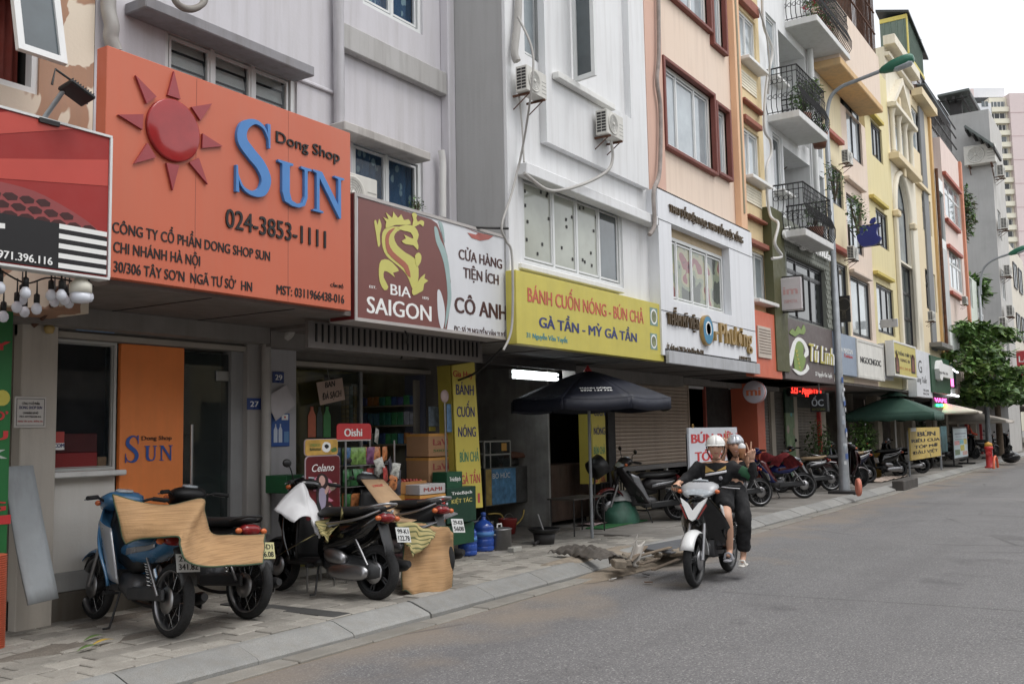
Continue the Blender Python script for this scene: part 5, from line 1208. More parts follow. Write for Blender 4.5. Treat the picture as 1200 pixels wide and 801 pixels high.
X_ = 22.1; ya_,zt_ = atX(948.5,461,X_); yb_,zb_ = atX(970,482,X_)
b = MB(); b.bbox(X_,X_+.16,yb_,ya_,zb_,zt_,.01); b.build('box',mp('box_black',30,32,34,rough=.5),s11)
w_ = ya_-yb_; text('ỐC',FX(X_),-yb_-w_*.88,-yb_-w_*.22,zb_+(zt_-zb_)*.32,(zt_-zb_)*.36,mp('oc_grey',176,186,194,rough=.5),s11,off=.02); text('BÙI TỨ LINH',FX(X_),-yb_-w_*.88,-yb_-w_*.14,zb_+(zt_-zb_)*.08,(zt_-zb_)*.12,mp('olive_text',110,116,50),s11)
b = MB(); b.tube([(X_+.08,(ya_+yb_)/2,zt_),(X_+.08,(ya_+yb_)/2,2.62)],.02,6); b.build('hanger',M['steel'],s11)
s12 = thing('led_display','red led ticker text glowing over the restaurant door','led sign',(21,FG,2.2)); Yl = FG-.2
a = RC(927,962,451,463,Yl); b = MB(); b.box(a[0]-.05,a[1]+.05,Yl,Yl+.08,a[2]-.02,a[3]+.02); b.build('case',M['black'],s12)
M['led'] = mat('led_red',(1,.03,.02),em=2.2,n=0); text('323 - Apple Dou',FY(Yl),a[0],a[1],a[2]+.06,(a[3]-a[2])*.8,M['led'],s12,off=.02)
# ---- blue bitten apple sign on iron bracket
s13 = thing('apple_sign','blue apple shaped box sign with a bite, held on an iron bracket','sign',(25,5.2,5.6))
X_ = 24.7; F13 = FX(X_)
def C8(x,y): y_,z_ = atX(900+x/4,200+y/4,X_); return (-y_,z_)
navy = mp('apple_navy',34,46,128,rough=.4,n=.08)
ap_pts = [C8(*q) for q in ((480,265),(455,258),(432,275),(422,305),(428,335),(448,358),(475,356),(500,352),(520,340),(534,315),(520,308),(514,290),(520,268),(530,258),(510,252))]
b = MB(); b.prism(smooth_poly(ap_pts,3),F13,.14); b.build('apple',navy,s13); b = MB(); b.prism(smooth_poly([C8(*q) for q in ((480,248),(490,228),(508,222),(505,240),(490,252))],3),F13,.12); b.build('leaf',navy,s13)
b = MB(); (yA,zA),(yB,zB) = [(-C8(x,y)[0],C8(x,y)[1]) for x,y in ((375,268),(375,365))]; yC = -C8(530,255)[0]
b.tube([(X_+.07,yA,zA),(X_+.07,yC,zA+.02)],.02,6); b.tube([(X_+.07,yB,zB),(X_+.07,yC,zB+.02)],.02,6); b.tube([(X_+.07,yA,zB-.1),(X_+.07,yA,zA+.1)],.03,6); b.tube([(X_+.07,yA,zA),(X_+.07,yA-.15,zA-.25)],.015,6); b.build('bracket',M['iron'],s13)
# ---- dark round-emblem panel and small grey plate jutting out
s14 = thing('panel_sign','tall black panel sign with a thin round emblem right of the lamp post','sign',(24,5.6,3.3)); X_ = 23.9
def rectX(pl,pr,yt,yb,X): (ya,za),(yc,zc) = atX(pl,yt,X),atX(pr,yb,X); zc = atX(pl,yb,X)[1]; return -ya,-yc,zc,za
a = rectX(981,997,347,378,X_); b = MB(); b.bbox(X_,X_+.06,-a[1],-a[0],a[2],a[3],.008); b.build('panel',M['black'],s14)
cm = (a[0]+a[1])/2; gl2 = mp('dim_gold',96,90,78); b = MB(); b.tube([(X_-.003,-cm+.15*math.cos(k*.35),a[2]+(a[3]-a[2])*.66+.15*math.sin(k*.35)) for k in range(19)],.008,5); b.build('emblem',gl2,s14)
text('NHÀ HÀNG',FX(X_),a[0]+.1,a[1]-.1,a[2]+(a[3]-a[2])*.30,.1,gl2,s14); text('ỐC - LẨU',FX(X_),a[0]+.1,a[1]-.1,a[2]+(a[3]-a[2])*.14,.1,gl2,s14)
s15 = thing('plate_sign','small grey rectangular plate jutting from the lemon house','sign',(28.5,5.6,4)); X_ = 28.3; a = rectX(1031,1052,374.5,384,X_)
b = MB(); b.bbox(X_,X_+.1,-a[1],-a[0],a[2],a[3],.01); b.build('panel',mp('plate_grey',176,176,180,rough=.5),s15); text('CN 3B',FX(X_),a[0]+.35,a[1]-.12,a[2]+.15,.15,K,s15,off=.02)
b = MB(); b.tube([(X_+.05,-a[0],(a[2]+a[3])/2),(X_+.05,FS,(a[2]+a[3])/2)],.025,6); b.build('arm',M['iron'],s15)
# ---- the row of farther boards
s16,x0,x1,z0,z1 = board('shop_sign','light blue shop board with small red script beside the near lamp post','shop sign',977,1004.5,388,437,5.95,mp('light_blue_board',142,158,178,rough=.5,n=.05,streak=.15),.5)
line(s16,'LA MAISON',984.5,999,412,6,5.95,WT,off=.01); line(s16,'Fashion',989.5,999,418,4,5.95,M['letter_red'],off=.02)
s17,x0,x1,z0,z1 = board('shop_sign','cream shop board with irregular black block lettering','shop sign',1004.5,1035.5,397,441,5.93,mp('cream_board',222,220,212,rough=.5,streak=.15,dirt=(.3,.28,.24)),.5,mp('cream_edge',206,204,196),.05)
line(s17,'NGOCNGOC',1008.5,1032.5,424.5,7.5,5.93,K,off=.045)
s18,x0,x1,z0,z1 = board('shop_sign','blank pale grey return board between the cream and the yellow boards','shop sign',1036.5,1046.5,402,444,5.95,mp('blank_board',198,200,204,rough=.5,streak=.15),.6)
s19,x0,x1,z0,z1 = board('shop_sign','yellow billboard with two dark portrait pictures','shop sign',1047.5,1073.5,399,439,5.7,mp('ochre_board',206,190,92,rough=.5,n=.04),.2,M['white'],.04)
line(s19,'HỆ THỐNG THỜI TRANG',1049,1072,414.5,4,5.7,K,off=.02); line(s19,'KING BI',1055.5,1066,423,3.5,5.7,brn,off=.02); line(s19,'0912 345 876',1054,1069,432,3,5.7,mp('orange_text',190,110,40))
for px in (1049.2,1067.6):
 a = RC(px,px+4.6,418.5,438-1,5.7); pb = MB(); pb.box(a[0],a[1],5.694,5.698,a[2],a[3]); po = pb.build('portrait_print',mp('dark_print',52,42,38,n=.3,ns=9),s19)
 b = MB(); b.prism([(a[0]+.1,a[2]+.05),(a[1]-.1,a[2]+.05),(a[1]-.16,a[2]+.55),((a[0]+a[1])/2,a[3]-.12),(a[0]+.16,a[2]+.55)],FY(5.693),.003); b.build('portrait_figure',mp('print_figure',136,84,66,n=.3,ns=9),po)
s20,x0,x1,z0,z1 = board('shop_sign','tall white board with a thin letter G in black script','shop sign',1073.5,1091.5,409,464,5.85,mp('white_board',218,220,224,rough=.5,streak=.12),.25)
line(s20,'G',1076.5,1080.5,436,15,5.85,K,off=-.0); line(s20,'Sang Tuấn',1068.5 if False else 1074.5,1086,447,7,5.85,K,shear=.3); line(s20,'TÓC & SPA',1082,1088.5,458,2.5,5.85,K); line(s20,'SALON',1082,1088.5,462,2.5,5.85,K)
s21,x0,x1,z0,z1 = board('shop_sign','dark green shop board with a white scroll shaped panel','shop sign',1091.5,1113,416,459,5.8,mp('deep_green_board',32,78,50,rough=.5,n=.06),.5)
shape(s21,'scroll',5.8,[(1096,423),(1098,422),(1099.5,426),(1111,430),(1112,444),(1100,441.5),(1098.5,446),(1096.5,444),(1095,432)],WT,.15,0); line(s21,'Ngôi Nhà Việt',1101,1111,437,3,5.64,K)
# ---- neon tubes
s22 = thing('neon_sign','glowing pink vape neon with green neon figures under the green board','neon sign',(36,6,2.6)); Yn = 6.0
M['npink'] = mat('neon_pink',(1,.12,.5),em=2.5,n=0); M['ngreen'] = mat('neon_green',(.05,1,.35),em=2,n=0); M['nwhite'] = mat('neon_white',(.9,.93,1),em=2,n=0); M['nyel'] = mat('neon_yellow',(1,.8,.1),em=2,n=0)
a = RC(1093,1113,463,480,Yn); b = MB(); b.box(a[0],a[1],Yn+.02,Yn+.08,a[2]-.1,a[3]+.05); b.build('backing',M['black'],s22)
line(s22,'VAPE',1095.5,1109.5,470.5,5.2,Yn,M['npink'],off=.015);
for i,px in enumerate((1097,1101.5,1105.5)): q = RC(px,px+3,473,476,Yn); b = MB(); b.box(q[0],q[1],Yn-.03,Yn,q[2],q[3]); b.build('neon_shape',(M['ngreen'],M['ngreen'],M['nyel'])[i],s22)
s23 = thing('neon_strips','two white light strips framing a pink lit shop front','neon sign',(41,6,3))
for (pa,pb_) in (((1113,430),(1122,436)),((1110,461),(1123,464))):
 A_,B_ = atY(*pa,5.9),atY(*pb_,5.9); b = MB(); b.tube([(A_[0],5.9,A_[1]),(B_[0],5.9,B_[1])],.04,6); b.build('light_strip',M['nwhite'],s23)
q = RC(1114,1117.5,441,452,6.0); b = MB(); b.box(q[0],q[1],6.0,6.04,q[2],q[3]); b.build('lit_picture',M['npink'],s23)
# ---- red sign at far right
s24 = thing('tall_sign','red vertical sign with white capitals over the far pavement','sign',(62,5.6,5)); X_ = 60.0; a = rectX(1190.5,1215,411,443.5,X_)
b = MB(); b.bbox(X_,X_+.2,-a[1],-a[0],a[2],a[3],.02); b.build('panel',mp('red_panel',186,44,50,rough=.5),s24)
for i,tx_ in enumerate(('LẨU','ĐỨC','TRÂU')): text(tx_,FX(X_),a[0]+.12,a[0]+.95,a[3]-.62-i*.55,.34,WT,s24,off=.02)
b = MB(); b.tube([(X_+.1,-a[0],a[2]+.4),(X_+.1,FS+4,a[2]+.4)],.04,6); b.build('arm',M['iron'],s24)
# ---- small signs of the first shops
s = thing('panel_lettering','blue and black sun shop lettering on the orange panel by the door','lettering',(5.8,FG-.02,1)); Yp = FG-.024
bl2 = mp('sticker_blue',30,84,168,rough=.4); F_ = FY(Yp)
xa,za = atY(145.5,542,Yp); xb = atY(163.5,542,Yp)[0]; zt = atY(146,510,Yp)[1]; serif_S(s,F_,xa,za,xb-xa,zt-za,bl2,.002)
xa = atY(169,538,Yp)[0]; xb = atY(183.5,538,Yp)[0]; za,zt = atY(170,540,Yp)[1],atY(170,522,Yp)[1]; serif_U(s,F_,xa,za,xb-xa,zt-za,bl2,.002)
xa = atY(186.5,538,Yp)[0]; xb = atY(202,538,Yp)[0]; serif_N(s,F_,xa,za,xb-xa,zt-za,bl2,.002)
line(s,'Dong Shop',166,201,515.5,5,Yp,K,off=.015,ext=.001)
def plate(label,pl,pr,yt,yb,Y,m,txt=None,tm=None,name='number_plate',cat='number plate',cap=.5):
 a = RC(pl,pr,yt,yb,Y); o = thing(name,label,cat,(a[0],Y,a[2])); b = MB(); b.bbox(a[0],a[1],Y,Y+.012,a[2],a[3],.003); b.build('plate',m,o)
 if txt: text(txt,FY(Y),a[0]+(a[1]-a[0])*.2,a[1]-(a[1]-a[0])*.2,a[2]+(a[3]-a[2])*.25,(a[3]-a[2])*cap,tm or WT,o,off=.02,ext=.001)
 return o,a
en = mp('enamel_blue',40,66,128,rough=.3)
plate('blue enamel house number 27 on the grey column',290,306,466,479.5,FG-.115,en,'27')
plate('blue enamel house number 29 above the white paper',320,333,435,448,FG-.095,en,'29')
o,a = plate('white company plaque on the cream column',17,54,464,501,FG-.135,mp('plaque',200,196,190,rough=.4),name='plaque',cat='plaque')
for i,(tx_,f,mm) in enumerate((('CÔNG TY CỔ PHẦN',.74,K),('DONG SHOP SUN',.60,M['letter_blue']),('CHI NHÁNH HÀ NỘI',.44,K),('MST: 0311966438-016',.33,K),('30/306 TÂY SƠN - ĐỐNG ĐA',.18,M['letter_red']))):
 w_ = a[1]-a[0]; ins = (.22,.14,.26,.16,.10)[i]; text(tx_,FY(FG-.135),a[0]+w_*ins,a[1]-w_*ins,a[2]+(a[3]-a[2])*f,(a[3]-a[2])*(.075,.10,.07,.06,.05)[i],mm,o,ext=.001,off=.01)
b = MB(); e_ = .012
for q in ((a[0]+.015,a[1]-.015,a[3]-.02,a[3]-.016),(a[0]+.015,a[1]-.015,a[2]+.016,a[2]+.02),(a[0]+.015,a[0]+.019,a[2]+.02,a[3]-.02),(a[1]-.019,a[1]-.015,a[2]+.02,a[3]-.02)): b.box(q[0],q[1],FG-.1365,FG-.1355,q[2],q[3])
b.build('border',K,o)
o,a = plate('green food poster at the left edge with red and yellow letters',-30,12,360,652,FG-.5,mp('poster_green',26,112,52,rough=.5,n=.12,ns=2),name='poster',cat='poster')
xg = a[1]
for tx_,py in (('Y',410),('BƠ',492),('U',515),('K',537),('G',598),('I',614)): zc = atY(2,py,FG-.5)[1]; text(tx_,FY(FG-.5),xg-.12-.04*len(tx_),xg-.025,zc,.07,M['letter_red'] if tx_ not in 'K' else mp('poster_pale',180,190,180),o,off=.03,ext=.002)
zc = atY(5,466,FG-.5)[1]; poly(o,'fruit_print',FY(FG-.5),arc(xg-.07,zc,.06,0,340,12),mp('fruit',200,190,60),.001,.002)
o,a = plate('small red and white poster stuck in the office window',60.5,75.5,505.5,527,FG-.012,mp('small_red_poster',190,60,52,rough=.4),name='poster',cat='poster')
b = MB(); b.box(a[0],a[1],FG-.0135,FG-.0125,a[2],a[2]+(a[3]-a[2])*.38); b.build('lower_band',WT,o); text('ECOM',FY(FG-.0135),a[0],a[1]-.004,a[2]+.02,(a[3]-a[2])*.22,M['letter_blue'],o,off=.03,ext=.001)
# white sheet turned on its corner, blue water poster
o = thing('paper_sheet','blank white sheet hung askew on the column under number 29','paper',(7.2,7.5,1.6)); b = MB(); Yq = FG-.13
b.prism([atY(310.5,466,Yq),atY(323,493,Yq),atY(346,474,Yq),atY(335.5,450.5,Yq)],FY(Yq),.004); b.build('sheet',mp('grubby_white',188,182,184,rough=.6),o)
o,a = plate('blue poster with two white water bottles on the column',318,339.5,484,523,FG-.095,mp('water_blue',36,84,160,rough=.4,n=.15),name='poster',cat='poster')
w_,h_ = a[1]-a[0],a[3]-a[2]
for k in (0,1):
 xx = a[0]+w_*(.12+.26*k); P = [(xx,a[2]+h_*.12),(xx+w_*.2,a[2]+h_*.12),(xx+w_*.2,a[2]+h_*.5),(xx+w_*.13,a[2]+h_*.6),(xx+w_*.13,a[2]+h_*.68),(xx+w_*.07,a[2]+h_*.68),(xx+w_*.07,a[2]+h_*.6),(xx,a[2]+h_*.5)]; poly(o,'bottle_print',FY(FG-.095),P,mp('bottle_white',196,206,220),.001,.002)
poly(o,'label_print',FY(FG-.095),[(a[0]+w_*.68,a[2]+h_*.12),(a[1]-w_*.06,a[2]+h_*.12),(a[1]-w_*.06,a[2]+h_*.45),(a[0]+w_*.68,a[2]+h_*.45)],mp('cyan_label',90,140,190),.001,.002)
poly(o,'flag_print',FY(FG-.095),[(a[0]+w_*.55,a[3]-h_*.2),(a[1]-w_*.1,a[3]-h_*.2),(a[1]-w_*.1,a[3]-h_*.03),(a[0]+w_*.55,a[3]-h_*.03)],WT,.001,.002); poly(o,'flag_dot',FY(FG-.095),arc(a[0]+w_*.72,a[3]-h_*.115,h_*.035,0,330,10),M['letter_red'],.001,.004)
o = thing('hand_sign','tilted beige hand lettered card hanging in the shop opening','sign',(8.5,7.6,1.9)); Yh = FG-.12; P = [atY(*q,Yh) for q in ((370.5,448),(375,474.5),(404,468),(400.5,442.5))]
b = MB(); b.prism(P,FY(Yh),.006); b.build('card',mp('beige_card',178,152,136,rough=.6),o); sl = (P[3][1]-P[0][1])/(P[3][0]-P[0][0]); dxx = P[3][0]-P[0][0]
text('BAN',FY(Yh-.006),P[0][0]+dxx*.33,P[0][0]+dxx*.70,P[0][1]-.055,.065,K,o,off=.02,rise=sl); text('ĐÁ SẠCH',FY(Yh-.006),P[0][0]+dxx*.22,P[0][0]+dxx*.95,P[0][1]-.19,.075,K,o,off=.01,rise=sl)
b = MB(); m_ = ((P[0][0]+P[3][0])/2,P[3][1]); b.tube([(m_[0],Yh,m_[1]-.02),(m_[0],Yh+.03,HZ)],.002,4); b.build('string',M['cable'],o)
# == motorbikes (forward +x, left +y, ground z=0)
def paint(name,r,g,b,rough=.22): return mp(name,r,g,b,rough=rough,n=.06,coat=.4)
BK = dict(plastic=mp('black_plastic',26,26,27,rough=.5,n=.12),gloss=paint('black_gloss',14,14,15,.12),seat=mp('seat_vinyl',30,30,31,rough=.55,n=.15,bump=.15),eng=mp('engine_grey',92,92,94,rough=.45,metal=.6,n=.25,bump=.2),chrome=mat('chrome',(.62,.62,.62),rough=.15,metal=1,n=.1),lens=mp('lamp_lens',168,176,182,rough=.06,n=.2,ns=30),red=mp('tail_red',130,18,20,rough=.15,n=.25,ns=25),amber=mp('amber_lens',210,100,30,rough=.2),plate=mp('plate_white',204,206,204,rough=.4),alu=mat('alloy',(.38,.38,.39),rough=.4,metal=1,n=.15),dgrey=mp('dark_grey_plastic',52,53,55,rough=.5))
def wheel(root,name,x,r,w,alloy,lab=None):
 t = MB(); P = []
 for k in range(9): a_ = math.pi*k/8; P.append((r-w*.55+w*.55*math.sin(a_),-w/2*math.cos(a_)))
 t.lathe([(r-w*.62,-w*.42)]+P+[(r-w*.62,w*.42),(r-w*.62,-w*.42)],(x,0,r),'Y',32)
 o = t.build('wheel' if name is None else name,M['rubber'],root)
 b = MB(); ri = r-w*.6; b.lathe([(ri,-w*.42),(ri-.012,-w*.40),(ri-.016,0),(ri-.012,w*.40),(ri,w*.42),(ri,-w*.42)],(x,0,r),'Y',32); b.build('rim',BK['alu'] if not alloy else BK['dgrey'],o)
 b = MB(); b.lathe([(.0,-.05),(.04,-.05),(.055,-.03),(.055,.03),(.04,.05),(.0,.05)],(x,0,r),'Y',16); b.build('hub',BK['eng'],o)
 if alloy:
  b = MB()
  for k in range(alloy):
   for d in (-.10,.10):
    a_ = 2*math.pi*k/alloy; c0 = Vector((math.cos(a_+d*1.5),0,math.sin(a_+d*1.5)))*.05; c1 = Vector((math.cos(a_+d),0,math.sin(a_+d)))*(ri-.005)
    b.tube([(x+c0.x,0,r+c0.z),(x+c1.x,0,r+c1.z)],[.014,.010],5)
  b.build('spokes',BK['dgrey'],o)
 else:
  b = MB()
  for k in range(18):
   a_ = 2*math.pi*k/18; s_ = 1 if k % 2 else -1
   b.tube([(x+.05*math.cos(a_+.5*s_),.035*s_,r+.05*math.sin(a_+.5*s_)),(x+(ri-.01)*math.cos(a_),0,r+(ri-.01)*math.sin(a_))],.0022,3,caps=False)
  b.build('spokes',BK['chrome'],o)
 b = MB(); b.lathe([(.03,.052),(.10,.052),(.10,.056),(.03,.056)],(x,0,r),'Y',20); b.build('brake_disc',BK['alu'],o)
 return o
def fender(root,name,x,r,a0,a1,w,m,gap=.035,droop=.03):
 b = MB(); R_ = r+gap
 def f(u,v):
  a_ = R(a0+(a1-a0)*u); s_ = (v-.5)*2; rr = R_-droop*s_*s_; return (x+rr*math.cos(a_),s_*w/2,r+rr*math.sin(a_))
 b.grid(14,6,f); return b.build(name,m,root,solid=.006)
def loftside(root,name,secs,m,e=2.6,n=14,parent=None):
 """secs: (x, z, halfheight, halfwidth, tilt) cross sections standing across the bike"""
 rings = []
 for (x,z,hh,hw,*t_) in secs:
  a_ = R(t_[0]) if t_ else 0; rings.append(((x,0,z),(0,hw,0),(-math.sin(a_)*hh,0,math.cos(a_)*hh)))
 b = MB(); b.loft(rings,n,e); return b.build(name,m,root)
def make_bike(label,kind='underbone',body='blue',body2=None,alloy=0,plate=None,plate2=None,seatm=None,mirrors=True,group='parked motorbikes',plate_m=None,steer=0):
 """kind underbone: tall spoked wheels, leg shields; scooter: closed body with a foot board"""
 t = thing('motorbike',label,'motorbike',(0,0,0),group); body2 = body2 or BK['plastic']; sc = kind == 'scooter'
 r = .275 if not sc else .245; wf = .075 if not sc else .09; xf,xr = .62,-.62
 # front end may be turned on the steering axis
 head = bpy.data.objects.new('front_end',None)
 wheel(t,'front_wheel',xf,r,wf,alloy); wheel(t,'rear_wheel',xr,r,wf*1.15,alloy)
 fender(t,'front_fender',xf,r,25,175,.13,body if not sc else body,droop=.035)
 fk = MB()
 for s in (-1,1): fk.tube([(xf,.075*s,r),(xf-.10,.07*s,r+.28),(xf-.13,.065*s,r+.36)],[.018,.020,.016],8)
 fk.build('fork',BK['alu'] if not sc else BK['plastic'],t)
 fk = MB(); fk.tube([(xf-.12,0,r+.33),(.40,0,.93)],.028,8); fk.build('steering_stem',BK['plastic'],t)
 hx = .34 if not sc else .36; hz = .95 if not sc else .98
 b = MB()
 b.tube(smooth_poly([(hx-.12,-.34,hz+.05),(hx-.05,-.24,hz+.06),(hx+.02,-.08,hz),(hx+.02,.08,hz),(hx-.05,.24,hz+.06),(hx-.12,.34,hz+.05)],4,False),.011,8); hb = b.build('handlebar',BK['plastic'],t)
 for s in (-1,1):
  b = MB(); b.tube([(hx-.055,.24*s,hz+.06),(hx-.125,.35*s,hz+.05)],.018,10); b.build('grip',M['rubber'],hb)
  b = MB(); b.tube([(hx-.01,.20*s,hz+.055),(hx-.02,.27*s,hz+.045),(hx-.075,.35*s,hz+.035)],.006,5); b.build('brake_lever',BK['alu'],hb)
  if mirrors:
   b = MB(); b.tube([(hx-.03,.20*s,hz+.06),(hx-.02,.23*s,hz+.16),(hx-.05,.30*s,hz+.22)],.006,6); b.loft([((hx-.05,.31*s,hz+.23),(0,.045,0),(0,0,.03)),((hx-.035,.31*s,hz+.23),(0,.058,0),(0,0,.04)),((hx-.02,.31*s,hz+.23),(0,.03,0),(0,0,.02))],12,2.2); b.build('mirror',BK['plastic'],hb)
 # handlebar cowl with lamp
 lam = loftside(t,'headlight_cowl',[(hx-.10,hz+.04,.03,.10,0),(hx-.04,hz+.05,.065,.17,0),(hx+.05,hz+.03,.075,.17,8),(hx+.12,hz-.01,.06,.12,20),(hx+.15,hz-.03,.03,.07,25)],body if not sc else body2)
 b = MB(); b.loft([((hx+.075,0,hz+.005),(0,.155,0),(-.01,0,.048)),((hx+.125,0,hz-.005),(0,.125,0),(-.02,0,.045)),((hx+.16,0,hz-.025),(0,.06,0),(-.02,0,.025))],16,2.2); b.build('headlight',BK['lens'],lam)
 b = MB(); b.loft([((hx-.02,0,hz+.11),(0,.08,0),(.05,0,.01)),((hx-.03,0,hz+.125),(0,.07,0),(.04,0,.01))],14,2.2); b.build('instrument',BK['lens'],lam)
 for s in (-1,1): b = MB(); b.ball((hx+.06,.175*s,hz+.01),.03,.025,.022,8,6); b.build('indicator',BK['amber'],lam)
 # front cowl + leg shields
 if not sc:
  def sh(u,v):   # u across, v down
   s_ = (u-.5)*2; z = .93-.60*v; w_ = .10+.13*math.sin(min(1,v*1.25)*math.pi*.62); x = .50-.26*v+.05*math.cos(v*3)-(.10+.08*v)*abs(s_)**1.6; return (x,s_*w_,z)
  b = MB(); b.grid(12,12,sh); ls = b.build('leg_shield',body,t,solid=.012)
  for s in (-1,1):
   b = MB(); b.grid(8,8,lambda u,v: (.33-.22*v-.16*u,s*(.185-.03*u+.018*math.sin(u*3.1)),.82-.42*v-.05*u)); b.build('side_panel',body2 if body2 is not BK['plastic'] else BK['dgrey'],ls,solid=.01)
   b = MB(); b.prism([(.12,.50),(.22,.56),(.24,.50),(.17,.44)],Matrix(((1,0,0,0),(0,0,1,s*.178),(0,1,0,0),(0,0,0,1))),.012*s); b.build('air_slot',BK['plastic'],ls)
  b = MB(); b.loft([((.50,0,.86),(0,.05,0),(0,0,.03)),((.545,0,.78),(0,.085,0),(.03,0,.06)),((.53,0,.66),(0,.06,0),(.02,0,.05))],12,2.2); b.build('front_cowl',body,t)
  loftside(t,'body_frame',[(.33,.78,.08,.06,30),(.16,.58,.10,.075,20),(-.02,.54,.12,.085,0),(-.2,.58,.12,.09,0)],BK['plastic'])
  loftside(t,'side_cover',[(.06,.60,.05,.11,-10),(-.10,.62,.12,.13,-8),(-.34,.66,.10,.13,-5),(-.58,.745,.06,.10,5),(-.76,.81,.03,.06,10)],body)
  for s in (-1,1): b = MB(); b.grid(6,3,lambda u,v: (-.08-.5*u,s*(.136-.012*u),.60+.14*u+.05*(v-.5)*(1-u*.4))); b.build('side_stripe',body2 if body2 is not BK['plastic'] else BK['dgrey'],t,solid=.006)
  st = loftside(t,'seat',[(.13,.74,.03,.07,-10),(.02,.765,.045,.115,-4),(-.2,.78,.045,.135,0),(-.45,.83,.045,.13,4),(-.66,.875,.03,.09,6)],seatm or BK['seat'],2.8)
  b = MB()
  for s in (-1,1): b.tube(smooth_poly([(-.50,.12*s,.84),(-.66,.13*s,.87),(-.80,.07*s,.90),(-.82,0,.90)],4,False),.012,6)
  b.build('grab_rail',BK['plastic'],t)
  loftside(t,'engine',[(.26,.36,.05,.05),(.20,.36,.075,.07),(.10,.35,.08,.08),(.0,.33,.10,.10),(-.14,.33,.09,.10),(-.2,.33,.06,.08)],BK['eng'],3)
  b = MB(); [b.box(.10+.022*k,.108+.022*k,-.085,.085,.28,.44) for k in range(7)]; b.build('cooling_fins',BK['eng'],t)
  b = MB(); b.xbox(Matrix.Translation((-.36,.09,.30)) @ Matrix.Rotation(R(4),4,'Y'),.56,.03,.10,b=.02); b.build('chain_case',BK['dgrey'],t)
  b = MB(); [b.tube([(-.1,.07*s,.32),(xr,.075*s,r)],.016,6) for s in (-1,1)]; b.build('swing_arm',BK['plastic'],t)
  b = MB(); b.tube(smooth_poly([(.20,-.05,.30),(.14,-.08,.20),(-.1,-.11,.17),(-.3,-.13,.20)],3,False),.016,8); b.tube([(-.28,-.135,.20),(-.36,-.14,.22),(-.78,-.145,.30),(-.82,-.145,.31)],[.02,.042,.046,.03],12); ex = b.build('exhaust',BK['plastic'],t)
  b = MB(); b.xbox(Matrix.Translation((-.56,-.178,.27)) @ Matrix.Rotation(R(-9),4,'Y'),.36,.012,.07,b=.006); b.build('heat_shield',BK['chrome'],ex)
  fenz = r
 else:
  def sh(u,v):
   s_ = (u-.5)*2; z = .96-.66*v; w_ = .13+.10*math.sin(min(1,v*1.1)*math.pi*.7); x = .52-.10*v+.07*math.sin(v*3)-.12*abs(s_)**2; return (x,s_*w_,z)
  b = MB(); b.grid(12,12,sh); ls = b.build('leg_shield',body,t,solid=.03)
  b = MB(); b.grid(10,10,lambda u,v: (.36-.06*v-.02*math.sin(v*3)-.05*abs(u*2-1)**2,(u-.5)*2*(.11+.09*math.sin(v*2.2)),.92-.60*v)); b.build('inner_panel',BK['plastic'],ls,solid=.02)
  loftside(t,'front_cowl',[(.45,.88,.03,.06),(.52,.84,.10,.12,15),(.57,.72,.12,.13,10),(.56,.60,.06,.09)],body)
  b = MB(); b.bbox(-.05,.42,-.16,.16,.27,.34,.03); b.build('foot_board',BK['plastic'],t)
  bd = loftside(t,'side_cover',[(.02,.46,.14,.13,0),(-.10,.54,.20,.165,0),(-.34,.60,.17,.18,-4),(-.58,.70,.12,.155,4),(-.76,.80,.06,.10,10),(-.84,.83,.02,.05,10)],body)
  for s in (-1,1): b = MB(); b.tube(smooth_poly([(-.12,.175*s,.66),(-.36,.188*s,.72),(-.62,.155*s,.80),(-.78,.09*s,.86)],4,False),.014,6); b.build('side_trim',BK['alu'],bd)
  loftside(t,'seat',[(.10,.74,.03,.09,-10),(.0,.77,.05,.135,-4),(-.2,.785,.05,.16,0),(-.45,.83,.05,.155,4),(-.68,.875,.03,.10,6)],seatm or BK['seat'],2.8)
  b = MB()
  for s in (-1,1): b.tube(smooth_poly([(-.52,.14*s,.86),(-.70,.14*s,.895),(-.86,.07*s,.92),(-.88,0,.92)],4,False),.014,6)
  b.build('grab_rail',BK['alu'],t)
  loftside(t,'engine',[(.0,.30,.05,.08),(-.12,.30,.10,.12),(-.34,.28,.10,.12),(-.56,.26,.09,.10),(-.70,.25,.06,.07)],BK['dgrey'],3)
  b = MB(); b.loft([((-.22,.10,.37),(.13,0,.02),(0,0,.06)),((-.22,.15,.37),(.14,0,.02),(0,0,.07)),((-.22,.18,.37),(.10,0,.02),(0,0,.05))],14,2.6); b.build('air_box',BK['alu'],t)
  b = MB(); b.loft([((-.38,.11,.24),(.24,0,.0),(0,0,.07)),((-.38,.15,.24),(.25,0,.0),(0,0,.075)),((-.38,.17,.24),(.20,0,.0),(0,0,.055))],16,3); b.build('belt_case',BK['alu'],t)
  b = MB(); b.tube([(-.1,-.12,.18),(-.34,-.15,.20),(-.40,-.16,.24),(-.80,-.17,.32),(-.85,-.17,.33)],[.02,.025,.05,.055,.03],12); b.build('exhaust',BK['plastic'],t)
 # common tail
 for s in ((-1,1) if not sc else (1,)):
  b = MB(); b.tube([(-.42,.13*s,.62),(-.60,.12*s,.31)],.013,6); sk = b.build('shock_absorber',BK['alu'],t)
  b = MB(); P = []
  for k in range(49): f = k/48; a_ = f*2*math.pi*8; P.append((-.44-.13*f+.026*math.cos(a_),.13*s-.008*f+.026*math.sin(a_),.58-.22*f))
  b.tube(P,.005,4); b.build('spring',BK['chrome'] if not sc else BK['plastic'],sk)
 tx,tz = (-.79,.79) if not sc else (-.84,.80)
